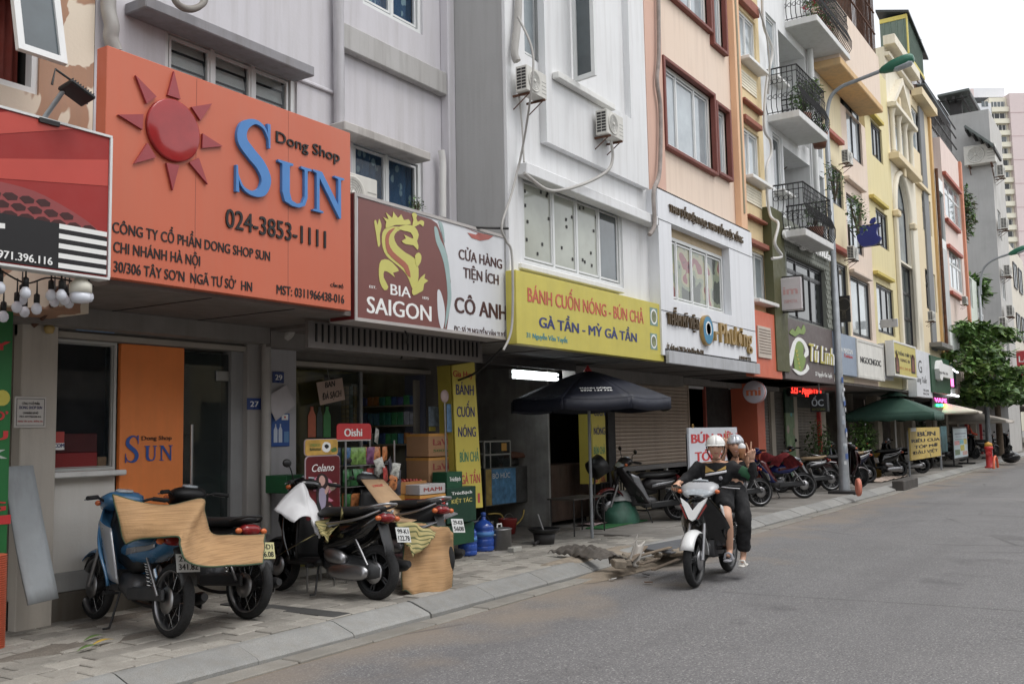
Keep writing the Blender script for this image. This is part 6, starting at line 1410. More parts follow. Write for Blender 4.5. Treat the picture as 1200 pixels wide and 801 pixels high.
 b = MB(); b.loft([((tx+.10,0,tz),(0,.10,0),(0,0,.045)),((tx+.02,0,tz),(0,.095,0),(0,0,.045)),((tx-.025,0,tz-.01),(0,.06,0),(0,0,.03))],14,2.6); b.build('tail_light',BK['red'],t)
 for s in (-1,1): b = MB(); b.ball((tx+.03,.13*s,tz-.01),.035,.035,.025,8,6); b.build('indicator',BK['amber'],t)
 rf = MB(); rf.grid(10,4,lambda u,v: (tx+.10-.14*u-.02*math.sin(u*3),(v-.5)*2*(.075-.01*u)*(1 if True else 0),tz-.04-.34*u-.02*(abs(v-.5)*2)**2)); rfo = rf.build('rear_fender',BK['dgrey'],t,solid=.008)
 Fp = frame((tx-.055,0,tz-.19),(0,-1,0),(-.28 if False else .30,0,1))
 b = MB(); b.prism([(-.095,-.068),(.095,-.068),(.095,.068),(-.095,.068)],Fp,.004); pl_ = b.build('license_plate',plate_m or BK['plate'],t)
 if plate: text(plate,Fp @ Matrix.Translation((0,0,.004)),-.075,.075,.012,.042,M['letter_black'],pl_,ext=.001,off=.02); text(plate2,Fp @ Matrix.Translation((0,0,.004)),-.078,.078,-.052,.046,M['letter_black'],pl_,ext=.001,off=.02)
 b = MB(); b.tube([(.02,.10,.28),(-.06,.20,.02)],.010,6); b.tube([(-.06,.20,.02),(-.02,.23,.01)],.010,6); b.build('kickstand',BK['plastic'],t)
 for s in (-1,1): b = MB(); b.tube([(.06,.08*s,.27),(.06,.21*s,.27)],.012,6); b.tube([(.06,.13*s,.27),(.06,.22*s,.27)],.018,8); b.build('foot_peg',M['rubber'],t)
 for o in t.children_recursive:
  if o.type == 'MESH' and not o.name.startswith(('rear_wheel','tyre','rim','hub','spokes','brake_disc')):
   pl = o.name.startswith('license_plate') or o.parent.name.startswith('license_plate')
   for v in o.data.vertices:
    if pl: v.co.z -= .02 if sc else .04; v.co.x += 0 if sc else .06; continue
    if v.co.x < -.10 and v.co.z > .45: v.co.z -= (.06 if sc else .07)*min(1,(-.10-v.co.x)/.5)*min(1,(v.co.z-.45)/.15)
    if v.co.x < -.40 and v.co.z > .36 and not (not sc and (o.name.startswith('rear_fender'))): v.co.x = -.40+(v.co.x+.40)*(.74 if sc else .52)
 return t
def park(t,xr,yr,xf_,yf_,lean=7,steer=0):
 """set on rear and front wheel ground points; leans on its side stand"""
 h = math.atan2(yf_-yr,xf_-xr); t.location = ((xr+xf_)/2,(yr+yf_)/2,GZ); t.rotation_euler = (R(-lean),0,h); return t
blue_p = paint('bike_blue',52,108,150,.25); silver_p = mp('bike_silver',150,152,156,rough=.3,metal=.5,n=.06)
b1 = make_bike('blue underbone motorbike parked nearest the camera with its rear plate to the road','underbone',blue_p,silver_p,plate='29-E2',plate2='341.82',mirrors=False)
park(b1,4.92,6.28,5.12,7.5,-5)
b2_ = make_bike('dark motorbike parked under the straw mat beside the blue one','underbone',BK['plastic'],None,plate='29-D1',plate2='246.08',mirrors=False,plate_m=mp('plate_yellowish',196,190,132,rough=.4))
park(b2_,5.72,6.36,5.80,7.55,-6)
b3_ = make_bike('black covered body scooter with a white sheet over its handlebar','scooter',BK['gloss'],BK['gloss'],alloy=5,plate='99-K1',plate2='122.78')
park(b3_,6.92,5.98,6.93,7.22,-6)
b4_ = make_bike('dark motorbike almost hidden behind the hanging straw mat and cardboard','scooter',BK['plastic'],None,alloy=5,plate='29-K8',plate2='5608')
park(b4_,7.84,6.05,7.86,7.25,-5)
rb_p = paint('bike_red',100,20,24)
b5_ = make_bike('dusty black motorbike with red front mudguard parked before the roller shutter','underbone',mp('dusty_black',40,36,38,rough=.4),silver_p,plate='29-M3',plate2='115.40')
park(b5_,15.3,6.65,14.35,7.45,5)
[c.data.materials.__setitem__(0,rb_p) for c in b5_.children if c.name.startswith('front_fender')]
# row along the far pavement
far_specs = [
 ('black motorbike with red stripes parked broadside right behind the passenger','underbone',BK['gloss'],rb_p,18.55,6.35,17.6,7.2,0),
 ('blue motorbike draped with a red patterned cloth, second behind the riders','underbone',paint('deep_blue',30,40,110),rb_p,21.0,6.25,20.4,7.3,5),
 ('dark motorbike with a tan seat left of the lamp post foot','underbone',BK['gloss'],silver_p,23.6,6.35,22.75,7.3,5),
 ('dark red scooter with yellowish plate right of the lamp post','scooter',paint('wine',44,14,18),None,24.2,6.9,25.0,6.1,5),
 ('dark blue scooter with a brown seat parked behind the near lamp post','scooter',paint('night_blue',22,26,48),None,27.2,6.35,26.4,7.3,5),
 ('black scooter with orange tail before the yellow noodle board','scooter',BK['gloss'],None,30.3,6.15,29.4,7.1,5),
 ('dark scooter behind the green parasol pole','scooter',BK['plastic'],None,29.0,7.6,28.2,8.3,5),
 ('black scooter with cyan rear wheel beside the yellow noodle board','scooter',BK['gloss'],silver_p,33.0,6.1,32.6,7.2,5),
 ('white fronted motorbike half behind the menu stand','underbone',mp('bike_white',200,202,204,rough=.25),None,36.6,6.5,37.6,7.2,5),
 ('dark motorbike first behind the far tree trunk','underbone',BK['plastic'],None,43.5,7.4,44.4,6.6,5),
 ('dark motorbike second behind the far tree trunk','scooter',BK['gloss'],None,46.5,7.3,47.5,6.5,5),
 ('dark motorbike third past the far tree trunk','underbone',BK['gloss'],None,49.5,6.9,50.5,6.1,5),
 ('dark motorbike farthest along the pavement','scooter',BK['plastic'],None,53.0,6.7,54.0,5.9,5)]
tan_seat = mp('tan_seat',150,126,92,rough=.6)
for i,(lb,kd,c1,c2,xr_,yr_,xf_,yf_,ln) in enumerate(far_specs):
 t_ = make_bike(lb,kd,c1,c2,alloy=0 if kd == 'underbone' else 5,plate='29-H%d' % (i+1) if i < 6 else None,plate2='%d' % (10437+i*911) if i < 6 else None,seatm=tan_seat if i in (2,4) else None,plate_m=mp('plate_yellowish',196,190,132,rough=.4) if i == 3 else None,mirrors=i % 3 != 1)
 park(t_,xr_,yr_,xf_,yf_,-ln)
# cloth over the second far one
b = MB(); b.grid(14,8,lambda u,v: (20.48+.42*u+.06*v,6.35+.75*u-(v-.5)*.5,GZ+.93+.04*math.sin(u*9)-.55*abs(v-.5)**1.6*1.4-.02*math.sin(v*20))); o = b.build('cloth',mp('red_patterned_cloth',132,34,40,rough=.8,n=.5,ns=16)); tag(o,'red patterned cloth draped over the blue motorbike seat','cloth')
# ---- ridden white scooter
wp = mp('pearl_white',226,228,228,rough=.18,n=.03)
rid = make_bike('white and black motorbike ridden by two people towards the camera','underbone',wp,BK['plastic'],alloy=5,plate='29-P1',plate2='447.12',group='moving motorbikes',mirrors=False)
RX,RY = (9.66+10.86)/2,(4.03+4.13)/2; RH = math.atan2(4.03-4.13,9.66-10.86)
rid.scale = (1,1.16,1); rid.location = (RX,RY,.0); rid.rotation_euler = (0,0,RH)
[bpy.data.objects.remove(c) for c in list(rid.children) if c.name.startswith('kickstand')]
for c in rid.children:
 if c.name.startswith('leg_shield'):
  c.data.materials[0] = BK['gloss']
  for d in c.children:
   if d.name.startswith('side_panel'): d.data.materials[0] = wp
# nose panel: white V with red trim over a black cowl
ch = [c for c in rid.children if c.name.startswith('front_cowl')][0]; ch.data.materials[0] = BK['gloss']
ch = [c for c in rid.children if c.name.startswith('headlight_cowl')][0]; ch.data.materials[0] = BK['alu'] if False else mp('silver_cowl',170,172,176,rough=.25)
Fv = frame((.60,0,.79),(0,1,0),(-.42,0,1))
for s in (-1,1):
 b = MB(); b.prism([(0,-.13),(s*.03,-.11),(s*.11,.07),(s*.125,.12),(s*.05,.06),(0,-.02)][::s],Fv,.02); b.build('nose_panel',wp,ch)
 b = MB(); b.prism([(s*.045,-.11),(s*.06,-.10),(s*.125,.04),(s*.115,.06)][::s],Fv,.012); b.build('red_trim',BK['red'],ch)
# == air conditioners
def make_ac(label):
 t = thing('air_conditioner',label,'air conditioner',(0,0,0),'air conditioner units on the house fronts')
 wh = mp('ac_casing',204,202,194,rough=.45,n=.05,streak=.25,dirt=(.35,.31,.26))
 b = MB(); b.bbox(-.40,.40,-.14,.14,0,.55,.015); cs = b.build('casing',wh,t)      # front faces -y
 b = MB(); b.lathe([(.215,-.142),(.235,-.15),(.235,-.155),(.215,-.16),(.20,-.150)],(-.10,0,.275),'Y',28); b.build('fan_ring',wh,t)
 b = MB(); b.lathe([(.0,-.141),(.20,-.141)],(-.10,0,.275),'Y',24); fb = b.build('fan_opening',mp('fan_dark',84,84,82,rough=.6),t)
 b = MB()
 for k in range(5): b.tube([(-.10+(.04+.035*k)*math.cos(q*.35),-.152,.275+(.04+.035*k)*math.sin(q*.35)) for q in range(19)],.004,3,caps=False)
 for k in range(8): a_ = k*math.pi/4; b.tube([(-.10,-.150,.275),(-.10+.21*math.cos(a_),-.150,.275+.21*math.sin(a_))],.004,3,caps=False)
 b.build('fan_grille',mp('grille_grey',150,150,146),fb)
 b = MB(); b.lathe([(0,-.165),(.035,-.165),(.04,-.150)],(-.10,0,.275),'Y',12); b.build('fan_cap',wh,fb)
 for k in range(7):
  for j in (0,1): b = MB(); b.box(-.404,-.399,-.11+.115*j,-.01+.115*j,.06+.065*k,.105+.065*k); b.build('side_louvre',M['iron'],cs)
 b = MB()
 for k in range(4): b.box(.20,.37,-.143,-.139,.10+.08*k,.115+.08*k)
 b.build('panel_line',mp('ac_line',150,148,142),cs)
 for s in (-.28,.28): b = MB(); b.box(s-.02,s+.02,-.16,.30,-.045,-.004); b.tube([(s,.28,-.30),(s,-.10,-.04)],.012,6); b.build('bracket',M['rust'],t)
 return t
ac = make_ac('weathered air conditioner beside the tall strip window of the white house')
def ac_at(o,pl,pr,yb,Y,label=None,s=1,rz=0):
 x0,z0 = atY(pl,yb,Y); x1 = atY(pr,yb,Y)[0]
 w = .46 if pl > 980 else min(.86,max(.62,x1-x0)) if Y > 5.9 or pl > 900 else x1-x0
 if label is None: return place(o,(x0+x1)/2,Y+.14,z0,rz,w/.8)
 return again(o,label,(x0+x1)/2,Y+.14,z0,rz,w/.8)
# the left edge seen is the casing's flank, so columns are given for the front face only
ac_at(ac,623,646,104,5.75)
lblp = []
ac_at(ac,716,735,155,5.72,'cream air conditioner under the open sash of the white house')
ac_at(ac,403,440,247,6.52,'air conditioner wedged between the orange sign and the blue curtained window')
ac_at(ac,918,931,44,FS+.35,'air conditioner in the upper recess above the planted balcony')
ac_at(ac,925.5,936,190,FS+.35,'air conditioner in the lower recess beside the brown door')
ac_at(ac,994,1005.5,186,5.6,'air conditioner hung high on the peach house below its long window')
ac_at(ac,1000,1013,300,5.6,'air conditioner partly behind the blue apple sign')
ac_at(ac,1093.5,1101,374,5.6,'air conditioner low on the sand coloured house')
ac_at(ac,1132,1139,354,5.6,'air conditioner at the corner of the pink house')
ac_at(ac,1137,1157,190,10.5,'white air conditioner high on the grey flank under the small canopy') if False else None
o = again(ac,'white air conditioner high on the grey flank under the small canopy',56.7,atX(1149,190,56.7)[0],atX(1149,193,56.7)[1],-math.pi/2,1.9)
for i,(py,px) in enumerate(((199,1167),(262,1171),(318,1174),(368,1179))):
 y_,z_ = atX(px,py,57.5); o = again(ac,'dark small air conditioner on the far corner of the grey flank, %s' % ('topmost','second from top','third from top','lowest')[i],57.6,FS-.35,atY(px,py,FS-.3)[1],0,1.1)
for i,(px,py) in enumerate(((1176.5,386),(1182,398))): again(ac,'tiny air conditioner on the far pale house, %s' % ('upper','lower')[i],atY(px,py,FS-.3)[0],FS-.3,atY(px,py,FS-.3)[1],0,1.1)
# == cables and pipes
def wire(label,pts,r=.02,m=None,cat='cable',name='cable'):
 P = [(*[atY(px,py,Y)[0]],Y,atY(px,py,Y)[1]) for px,py,Y in pts]; return cable(P,r,m or M['cable'],name,label,cat=cat)
wire('thick taped pipe bundle running down beside the orange sign',[(128,-20,6.82),(127,10,6.82),(131,30,6.8),(130,45,6.82),(135,60,6.82)],.06)
wire('looped cable hanging over the ledge of the louvred window',[(200,-25,6.5),(206,2,6.45),(222,11,6.45),(238,4,6.45),(241,-15,6.5)],.03,mp('dirty_cable',130,124,116))
wire('grey downpipe between the two pale grey houses',[(396,-40,6.82),(397,60,6.82),(398,160,6.82)],.06,mp('pipe_grey',182,180,184,rough=.6,streak=.3),'downpipe','downpipe')
wire('white taped pipe bundle right of the blue curtained window',[(517,176,6.8),(519,190,6.8),(519,215,6.8),(519,255,6.8)],.045,mp('white_tape',214,212,208,rough=.8))
wire('bundle of taped pipes hanging beside the strip window',[(608,-30,6.0),(607,20,5.98),(603,60,5.98),(606,72,5.95)],.05)
wire('thin white cable falling from the air conditioner to the maroon sign',[(607,20,5.9),(624,60,5.66),(622,110,5.66),(612,175,5.95),(600,225,5.98),(588,264,5.9),(593,282,5.9),(600,300,5.88),(600,380,5.88),(590,410,5.9)],.014)
wire('second thin cable beside the strip window',[(608,110,5.98),(612,150,5.98),(614,190,5.9)],.012)
wire('drooping grey cable across the papered window',[(614,203,5.9),(640,222,5.85),(662,222,5.82),(690,213,5.85),(712,200,5.8),(718,185,5.8),(716,165,5.8)],.022)
wire('long grey pipe running down the peach house edge',[(771,-30,6.0),(772,60,6.0),(770,95,6.0),(774,130,6.0),(773,200,5.98),(766,225,5.9),(767,262,5.88),(761,275,5.9)],.035,mp('bundle_brown',150,140,134,rough=.8,n=.25,ns=8))
wire('grey conduit along the seam of peach and yellow houses',[(860,-20,6.0),(864,60,6.0),(868,160,6.0),(872,250,6.0)],.03,mp('conduit',150,142,116))
wire('slack cables looping in front of the white balcony house',[(893,-10,5.95),(895,30,5.95),(905,60,5.95),(898,100,5.95),(896,150,5.95),(903,165,5.92),(904,180,5.92),(898,200,5.95),(902,250,5.92),(912,262,5.7),(908,285,5.7),(916,300,5.7),(905,303,5.72)],.03,mp('cable_pale',196,194,190))
wire('second slack cable beside the narrow white house windows',[(889,10,5.95),(898,40,5.92),(902,80,5.9),(900,110,5.95)],.02)
wire('black cables sagging under the canopy to the kitchen',[(588,408,6.2),(560,435,6.6),(530,448,7.2),(522,452,7.5)],.014,M['cable_black'])
wire('black wire drooping under the orange ledge sign',[(470,380,6.4),(478,398,6.4),(470,420,7.3)],.01,M['cable_black'])
bk = MB(); A_ = atY(590,268,5.9); bk.tube([(A_[0]-.35,6.2,A_[1]),(A_[0]+.1,5.9,A_[1]+.02)],.015,6); tag(bk.build('hook',M['iron']),'small iron hook holding cables at the corner above the maroon sign','hook')
# elbow downpipe beside 29, switch box
pm_ = mp('pipe_dirty',168,164,158,rough=.6,streak=.35)
wire('grey downpipe bending under the canopy beside house number 29',[(352,362,7.2),(344,366,7.3),(340,390,7.4),(325,398,7.5),(313,402,7.52),(312,430,7.52),(312,625,7.52)],.05,pm_,'downpipe','downpipe')
jx = thing('junction_box','small cream box with a drooping lamp holder above the office window','junction box',(4.8,7.6,2.4)); a = RC(55,66,371,381,FG-.14); b = MB(); b.bbox(a[0],a[1],FG-.2,FG-.13,a[2],a[3],.006); b.build('box',mp('cream_box',190,180,150,rough=.6),jx)
b = MB(); c = atY(57,384,FG-.16); b.lathe([(.0,-.05),(.03,-.045),(.045,0),(.03,.02)],(c[0],FG-.17,c[1]),'Z',12); b.build('cup',mp('ochre_cup',190,160,90),jx)
wire('brown cable tied from the bulbs to the junction box',[(70,338,6.3),(62,355,6.8),(50,372,7.4),(38,382,7.5)],.02,M['rust'])
# floodlight
fl_ = thing('floodlight','black floodlight on a short arm above the red banner','floodlight',(3.5,6,3)); Yf = 5.8
A_,B_ = atY(52,138,Yf+.15),atY(76,104,Yf); b = MB(); b.tube([(A_[0],Yf+.15,A_[1]),(B_[0],Yf,B_[1])],.016,8); b.build('arm',M['galv'],fl_)
b = MB(); b.xbox(Matrix.Translation((B_[0]+.06,Yf-.04,B_[1]-.02)) @ Matrix.Rotation(R(22),4,'Y') @ Matrix.Rotation(R(-15),4,'X'),.19,.14,.03,b=.008); hd = b.build('lamp_head',M['black'],fl_)
b = MB()
for k in range(9): b.xbox(Matrix.Translation((B_[0]+.06,Yf-.04,B_[1]-.02)) @ Matrix.Rotation(R(22),4,'Y') @ Matrix.Rotation(R(-15),4,'X') @ Matrix.Translation((-.08+.02*k,0,.022)),.006,.12,.02)
b.build('cooling_fins',M['black'],hd)
b = MB(); b.tube([(B_[0]-.09,Yf,B_[1]),(B_[0]-.07,Yf,B_[1]+.11),(B_[0]+.15,Yf,B_[1]+.03),(B_[0]+.16,Yf,B_[1]-.06)],.008,6); b.build('yoke',M['black'],fl_)
b = MB(); b.box(A_[0]-.06,A_[0]+.08,Yf+.1,Yf+.2,A_[1]-.05,A_[1]-.02); b.build('base_plate',M['iron'],fl_)
# string of bulbs
M['bulb'] = mp('bulb_white',214,218,228,rough=.25,n=.03)
def make_bulb(label):
 t = thing('light_bulb',label,'light bulb',(0,0,0),'unlit bulbs strung under the red banner')
 b = MB(); b.lathe([(0,-.115),(.022,-.108),(.034,-.085),(.032,-.06),(.018,-.04),(.016,-.035)],n=14); b.build('globe',M['bulb'],t)
 b = MB(); b.lathe([(.019,-.036),(.019,.02),(.006,.03),(.004,.12)],n=10); b.build('socket',M['black'],t); return t
bulbs = [(30,341),(26,349),(60,344),(72,344),(104,346),(20,358),(43,360),(4,369),(64,352),(29,364),(76,350),(0,335),(81,354)]
b0 = None; deps = [6.0,6.3,6.1,6.0,6.0,6.3,6.2,6.4,6.5,6.6,6.4,6.0,6.6]
for i,(px,py) in enumerate(bulbs):
 lb = 'small white bulb under the red banner, %s' % ('third column from the left edge','paired behind the third column','left one of the middle pair','right one of the middle pair','just right of the large ribbed bulb','lowest of the leftmost cluster','low single one between the clusters','low at the very left edge','dim one behind the middle pair','lowest of the third column','dim one left of the large bulb','highest at the left edge','half hidden behind the large bulb')[i]
 A_ = atY(px,py-6,deps[i])
 if b0 is None: b0 = make_bulb(lb); place(b0,A_[0],deps[i],A_[1]+.03)
 else: again(b0,lb,A_[0],deps[i],A_[1]+.03)
cable([(atY(-5,330,6.1)[0],6.1,2.72),(atY(30,330,6.2)[0],6.2,2.66),(atY(60,330,6.1)[0],6.1,2.70),(atY(110,335,6.0)[0],6.0,2.66)],.006,M['cable_black'],'cable','thin black cord the small bulbs hang from')
bb_ = thing('large_bulb','large ribbed white led bulb among the small ones','light bulb',(4,6,2.5)); A_ = atY(94.5,333,6.0)
b = MB(); b.lathe([(.0,-.13),(.055,-.125),(.068,-.10),(.068,-.06)],(A_[0],6.0,A_[1]),'Z',20); b.build('globe',M['bulb'],bb_); b = MB(); b.lathe([(.072,-.06),(.072,0),(.04,.03),(.02,.05),(.02,.11)],(A_[0],6.0,A_[1]),'Z',20); b.build('housing',mp('bulb_cream',226,222,206),bb_)
# == things before house 27
gb = thing('board','warped grey board leaning against the cream column','board',(4.5,7.5,GZ));
Pb = [atY(5.5,547,7.48),atY(39,545.5,7.48),atY(60,700,7.3),atY(23.5,708,7.3)]
b = MB(); b.grid(6,10,lambda u,v: tuple(a_*(1-u)+c_*u for a_,c_ in zip(((Pb[0][0]*(1-v)+Pb[3][0]*v),7.50-.30*v+.03*math.sin(v*3),Pb[0][1]*(1-v)+Pb[3][1]*v),((Pb[1][0]*(1-v)+Pb[2][0]*v),7.50-.28*v,Pb[1][1]*(1-v)+Pb[2][1]*v)))); b.build('sheet',mp('grey_board',158,164,168,rough=.7,n=.1,streak=.35),gb,solid=.02)
tb = thing('corrugated_hose','orange ribbed hose standing at the left edge of the pavement','hose',(4.3,7.2,GZ)); A_ = atY(-14,730,7.2)
b = MB(); P = []
for k in range(42): z = GZ+k*.016; P += [(.095,z),(.108,z+.005),(.108,z+.010),(.095,z+.014)]
b.lathe(P,(A_[0]-.02,7.15,0),'Z',16); b.build('hose',mp('hose_orange',196,86,44,rough=.5),tb)
def carton(label,pl,pr,yt,yb,Y,dep,m,txt=None,tm=None,cap=.25,cat='box',name='carton',tape=None,rot=0,lines=(),group=None):
 x0,x1,z0,z1 = RC(pl,pr,yt,yb,Y); o = thing(name,label,cat,((x0+x1)/2,Y,z0),group); b = MB(); b.bbox(x0,x1,Y,Y+dep,z0,z1,.006); b.build('box',m,o)
 for (s_,f,cp,mm) in lines: text(s_,FY(Y),x0+(x1-x0)*.15,x1-(x1-x0)*.15,z0+(z1-z0)*f,(z1-z0)*cp,mm,o,ext=.001,off=.02,keep=False)
 if tape: b = MB(); b.box(x0-.002,x1+.002,Y-.002,Y+dep+.002,z1-.03,z1+.003) if tape == 'top' else b.box(x0-.002,x1+.002,Y-.002,Y+dep+.002,(z0+z1)/2-.015,(z0+z1)/2+.015); b.build('tape',mp('box_tape',200,140,50),o)
 return o
redc = mp('red_carton',200,44,36,rough=.6,n=.1)
carton('red flat carton on the office window sill, lower of two',60.5,114,531,555,FG+.05,.4,redc)
carton('darker red flat carton stacked upon the lower one',61,114,508,530.5,FG+.06,.4,mp('dark_red_carton',116,40,36))
carton('tan folder box right of the red cartons in the window',114.5,125,535,553,FG+.06,.3,M['cardboard'])
# == the small shop of house 29
XS = OX1-.12; sya,syb = atX(484,480,XS)[0],atX(412,480,XS)[0]
gshelf = thing('shelf_unit','grey shelf unit along the side wall of the small shop','shelf',(XS+.2,8.6,.2)); shm = mp('grey_shelf',150,146,138)
SZ = [(atX(450,p_,XS)[1],h_,n_) for p_,h_,n_ in ((475,.12,'upper'),(498,.17,'middle'),(520,.15,'lower'))]
for zz in [q[0] for q in SZ]+[.9,.5]: b = MB(); b.box(XS,XS+.33,sya,syb,zz-.02,zz); b.build('shelf',shm,gshelf)
for yy in (sya-.03,syb): b = MB(); b.box(XS,XS+.33,yy,yy+.03,.2,2.3); b.build('post',shm,gshelf)
rq = random.Random(21); pcols = [(60,96,160),(80,140,190),(50,140,130),(70,160,110),(170,176,196),(200,200,206),(90,100,170),(180,120,70)]
for zz,hh,nm_ in SZ:
 y = syb-.1; k = 0
 while y > sya+.02 and k < 27:
  ci = min(7,int(k/2)) if nm_ == 'middle' else rq.randrange(8); b = MB(); b.bbox(XS+.02,XS+.14,y-.04,y+.045,zz+.002,zz+hh*rq.uniform(.85,1),.004)
  tag(b.build('drink_carton',mp('pack_%d' % ci,*pcols[ci],rough=.4,n=.3,ns=18)),'%s small drink carton from the back on the %s dim shop shelf' % (ORD[k],nm_),'carton','drink cartons on the shop shelves'); y -= .1; k += 1
# glass front left half with stickers
sg = thing('glass_front','fixed glass pane at the left of the small shop with pasted soft drink stickers','shop window',(8,7.7,.3)); gx1 = atY(421,500,FG+.02)[0]
b = MB(); b.box(OX0+.02,gx1,FG+.02,FG+.03,.3,HZ-.01); b.build('pane',mat('shop_glass',(.03,.035,.03),rough=.03,alpha=.5,n=.2,spec=.8),sg)
b = MB(); b.box(gx1,gx1+.04,FG,FG+.06,.2,HZ-.01); b.build('frame',mp('alu_grey',130,130,130,rough=.4),sg)
for (pl,pr,cc) in ((361,370,(190,96,60)),(371,378,(60,70,66)),(379,387.5,(60,130,70))):
 a = RC(pl,pr,476,512,FG+.015); w_ = a[1]-a[0]; h_ = a[3]-a[2]
 poly(sg,'bottle_sticker',FY(FG+.016),[(a[0],a[2]),(a[1],a[2]),(a[1],a[2]+h_*.7),(a[1]-w_*.3,a[2]+h_*.88),(a[1]-w_*.3,a[3]),(a[0]+w_*.3,a[3]),(a[0]+w_*.3,a[2]+h_*.88),(a[0],a[2]+h_*.7)],mp('stick%d' % pl,*cc,rough=.4,n=.15,ns=14),.001,.001)
for i in range(4):
 px = 401+i*4.6; A_ = atY(px,452,8.0); b = MB()
 for k in range(12): b.bbox(A_[0],A_[0]+.055,8.0,8.02,A_[1]-.05-k*.055,A_[1]-.002-k*.055,.004)
 tag(b.build('sachet_strip',mp(('strip_yellow','strip_yellow','strip_teal','strip_yellow')[i],*((176,150,60),(176,150,60),(110,150,140),(176,150,60))[i],rough=.35,n=.3,ns=30)),'%s hanging strip of little sachets from the left behind the glass' % ORD[i],'sachet strip','hanging sachet strips')
# oishi rack
Yr2 = 6.95
rk_ = thing('snack_rack','wire snack rack topped by a red rounded brand header, packed with crisps','display rack',(8.4,Yr2,GZ)); rx0,rx1 = atY(405,520,Yr2)[0],atY(462,520,Yr2)[0]
b = MB()
for x in (rx0,rx1):
 for y in (Yr2,Yr2+.35): b.tube([(x,y,GZ),(x,y,atY(405,517,Yr2)[1])],.012,6)
b.build('post',M['steel'],rk_)
tiers = [atY(405,p_,Yr2)[1] for p_ in (546,571,600,622)]
for z in tiers:
 b = MB()
 for k in range(5): b.tube([(rx0,Yr2+.08*k,z),(rx1,Yr2+.08*k,z)],.005,4)
 b.build('wire_shelf',M['steel'],rk_)
a = RC(394,434,496,515,Yr2-.02); P = arc(a[0]+.04,a[3]-.04,.04,180,90,4)+arc(a[1]-.04,a[3]-.04,.04,90,0,4)+[(a[1],a[2]),(a[0],a[2])]
hdr = poly(rk_,'header',FY(Yr2-.02),P[::-1],M['letter_red'],.012,0); line(hdr,'Oishi',403.5,424,511,9.5,Yr2-.033,WT,off=.03,ext=.001)
b = MB(); b.box(a[0]-.004,a[1]+.004,Yr2-.018,Yr2-.004,a[2]-.015,a[2]); b.build('header_edge',M['letter_white'],rk_)
snack_c = [(50,96,140),(110,146,66),(180,180,172),(186,112,56),(160,52,46),(54,112,62),(122,72,112),(60,60,70),(60,150,150),(220,190,60)]
def pouch_mesh(w,h,m,twist=0):
 b = MB()
 for sg_ in (-1,1): b.grid(5,6,lambda u,v: ((u-.5)*w*(1-.08*math.sin(v*math.pi)),sg_*.019*math.sin(u*math.pi)**.6*math.sin(v*math.pi)**.5*(1+.15*math.sin(u*9+v*7+twist)),v*h))
 return b.mesh('snack_bag',m)
pk_ = [pouch_mesh(.112,.165,mp('snack_foil_%d' % i,*c,rough=.3,n=.75,ns=22),i) for i,c in enumerate(snack_c)]
names_c = ['blue','lime','silver','orange','red','green','purple','dark','teal','yellow']
seqs = [[0,1,1,6,3,3],[5,5,5,4,2,7],[5,3,3,4,7,2],[8,8,9,8,7,7]]
for ti,z in enumerate(tiers):
 for dy in (0,.13):
  for k in range(6):
   ci = seqs[ti][k]; o = bpy.data.objects.new('snack_bag',pk_[ci]); COL.objects.link(o)
   o.location = (rx0+.06+k*(rx1-rx0-.06)/6,Yr2+.04+dy,z+.008); o.rotation_euler = (rq.uniform(-.15,.1),0,rq.uniform(-.25,.25)); s_ = 1.05 if ti else 1.1; o.scale = (s_,s_,s_)
   tag(o,'%s snack bag, %s in the %s row of the %s tier of the rack' % (names_c[ci],('first','second','third','fourth','fifth','last')[k],'back' if dy else 'front',('top','second','third','lowest')[ti]),'snack bag','snack bags on the wire rack')
for i,(px,py,ci) in enumerate(((458,545,7),(462,552,2),(465,560,7),(461,566,3),(448,546,2),(452,556,4),(464,572,7),(466,507,2),(474,510,2))):
 A_ = atY(px,py+8,Yr2-.06); o = bpy.data.objects.new('snack_bag',pk_[ci]); COL.objects.link(o); o.location = (A_[0],Yr2-.06 if i < 7 else 7.3,A_[1]); o.rotation_euler = (0,rq.uniform(-.5,.5),rq.uniform(-.6,.6)); tag(o,'%s loose %s snack bag of the bunch hung right of the rack' % (ORD[i],names_c[ci]),'snack bag','snack bags hung beside the rack')
# ice cream standees
Yc = 6.9
cs1 = thing('standee','maroon rounded ice cream standee showing a long haired woman','standee',(7.9,Yc,GZ)); a = RC(358.5,398,535,640,Yc)
def rrect(x0,x1,z0,z1,r,n=4): return arc(x1-r,z1-r,r,90,0,n)+arc(x1-r,z0+r,r,360,270,n)+arc(x0+r,z0+r,r,270,180,n)+arc(x0+r,z1-r,r,180,90,n)
F_ = FY(Yc); a = (a[0],a[1],.62,a[3])
poly(cs1,'edge',F_,rrect(a[0]-.008,a[1]+.008,a[2]-.008,a[3]+.008,.05),mp('standee_edge',190,170,176),.012,-.013); poly(cs1,'panel',F_,rrect(*a,.045),mp('maroon_standee',104,26,32,rough=.35,n=.15),.004,0)
w_ = a[1]-a[0]; U = lambda x,y: atY(300+x/4,400+y/4,Yc)
line(cs1,'Celano',365.5,391.5,552.5,9,Yc-.004,WT,off=.0,ext=.001,shear=.3)
hairc = mp('print_hair',50,30,30); facec = mp('print_skin',206,160,146); pinkp = mp('print_pink',206,120,146)
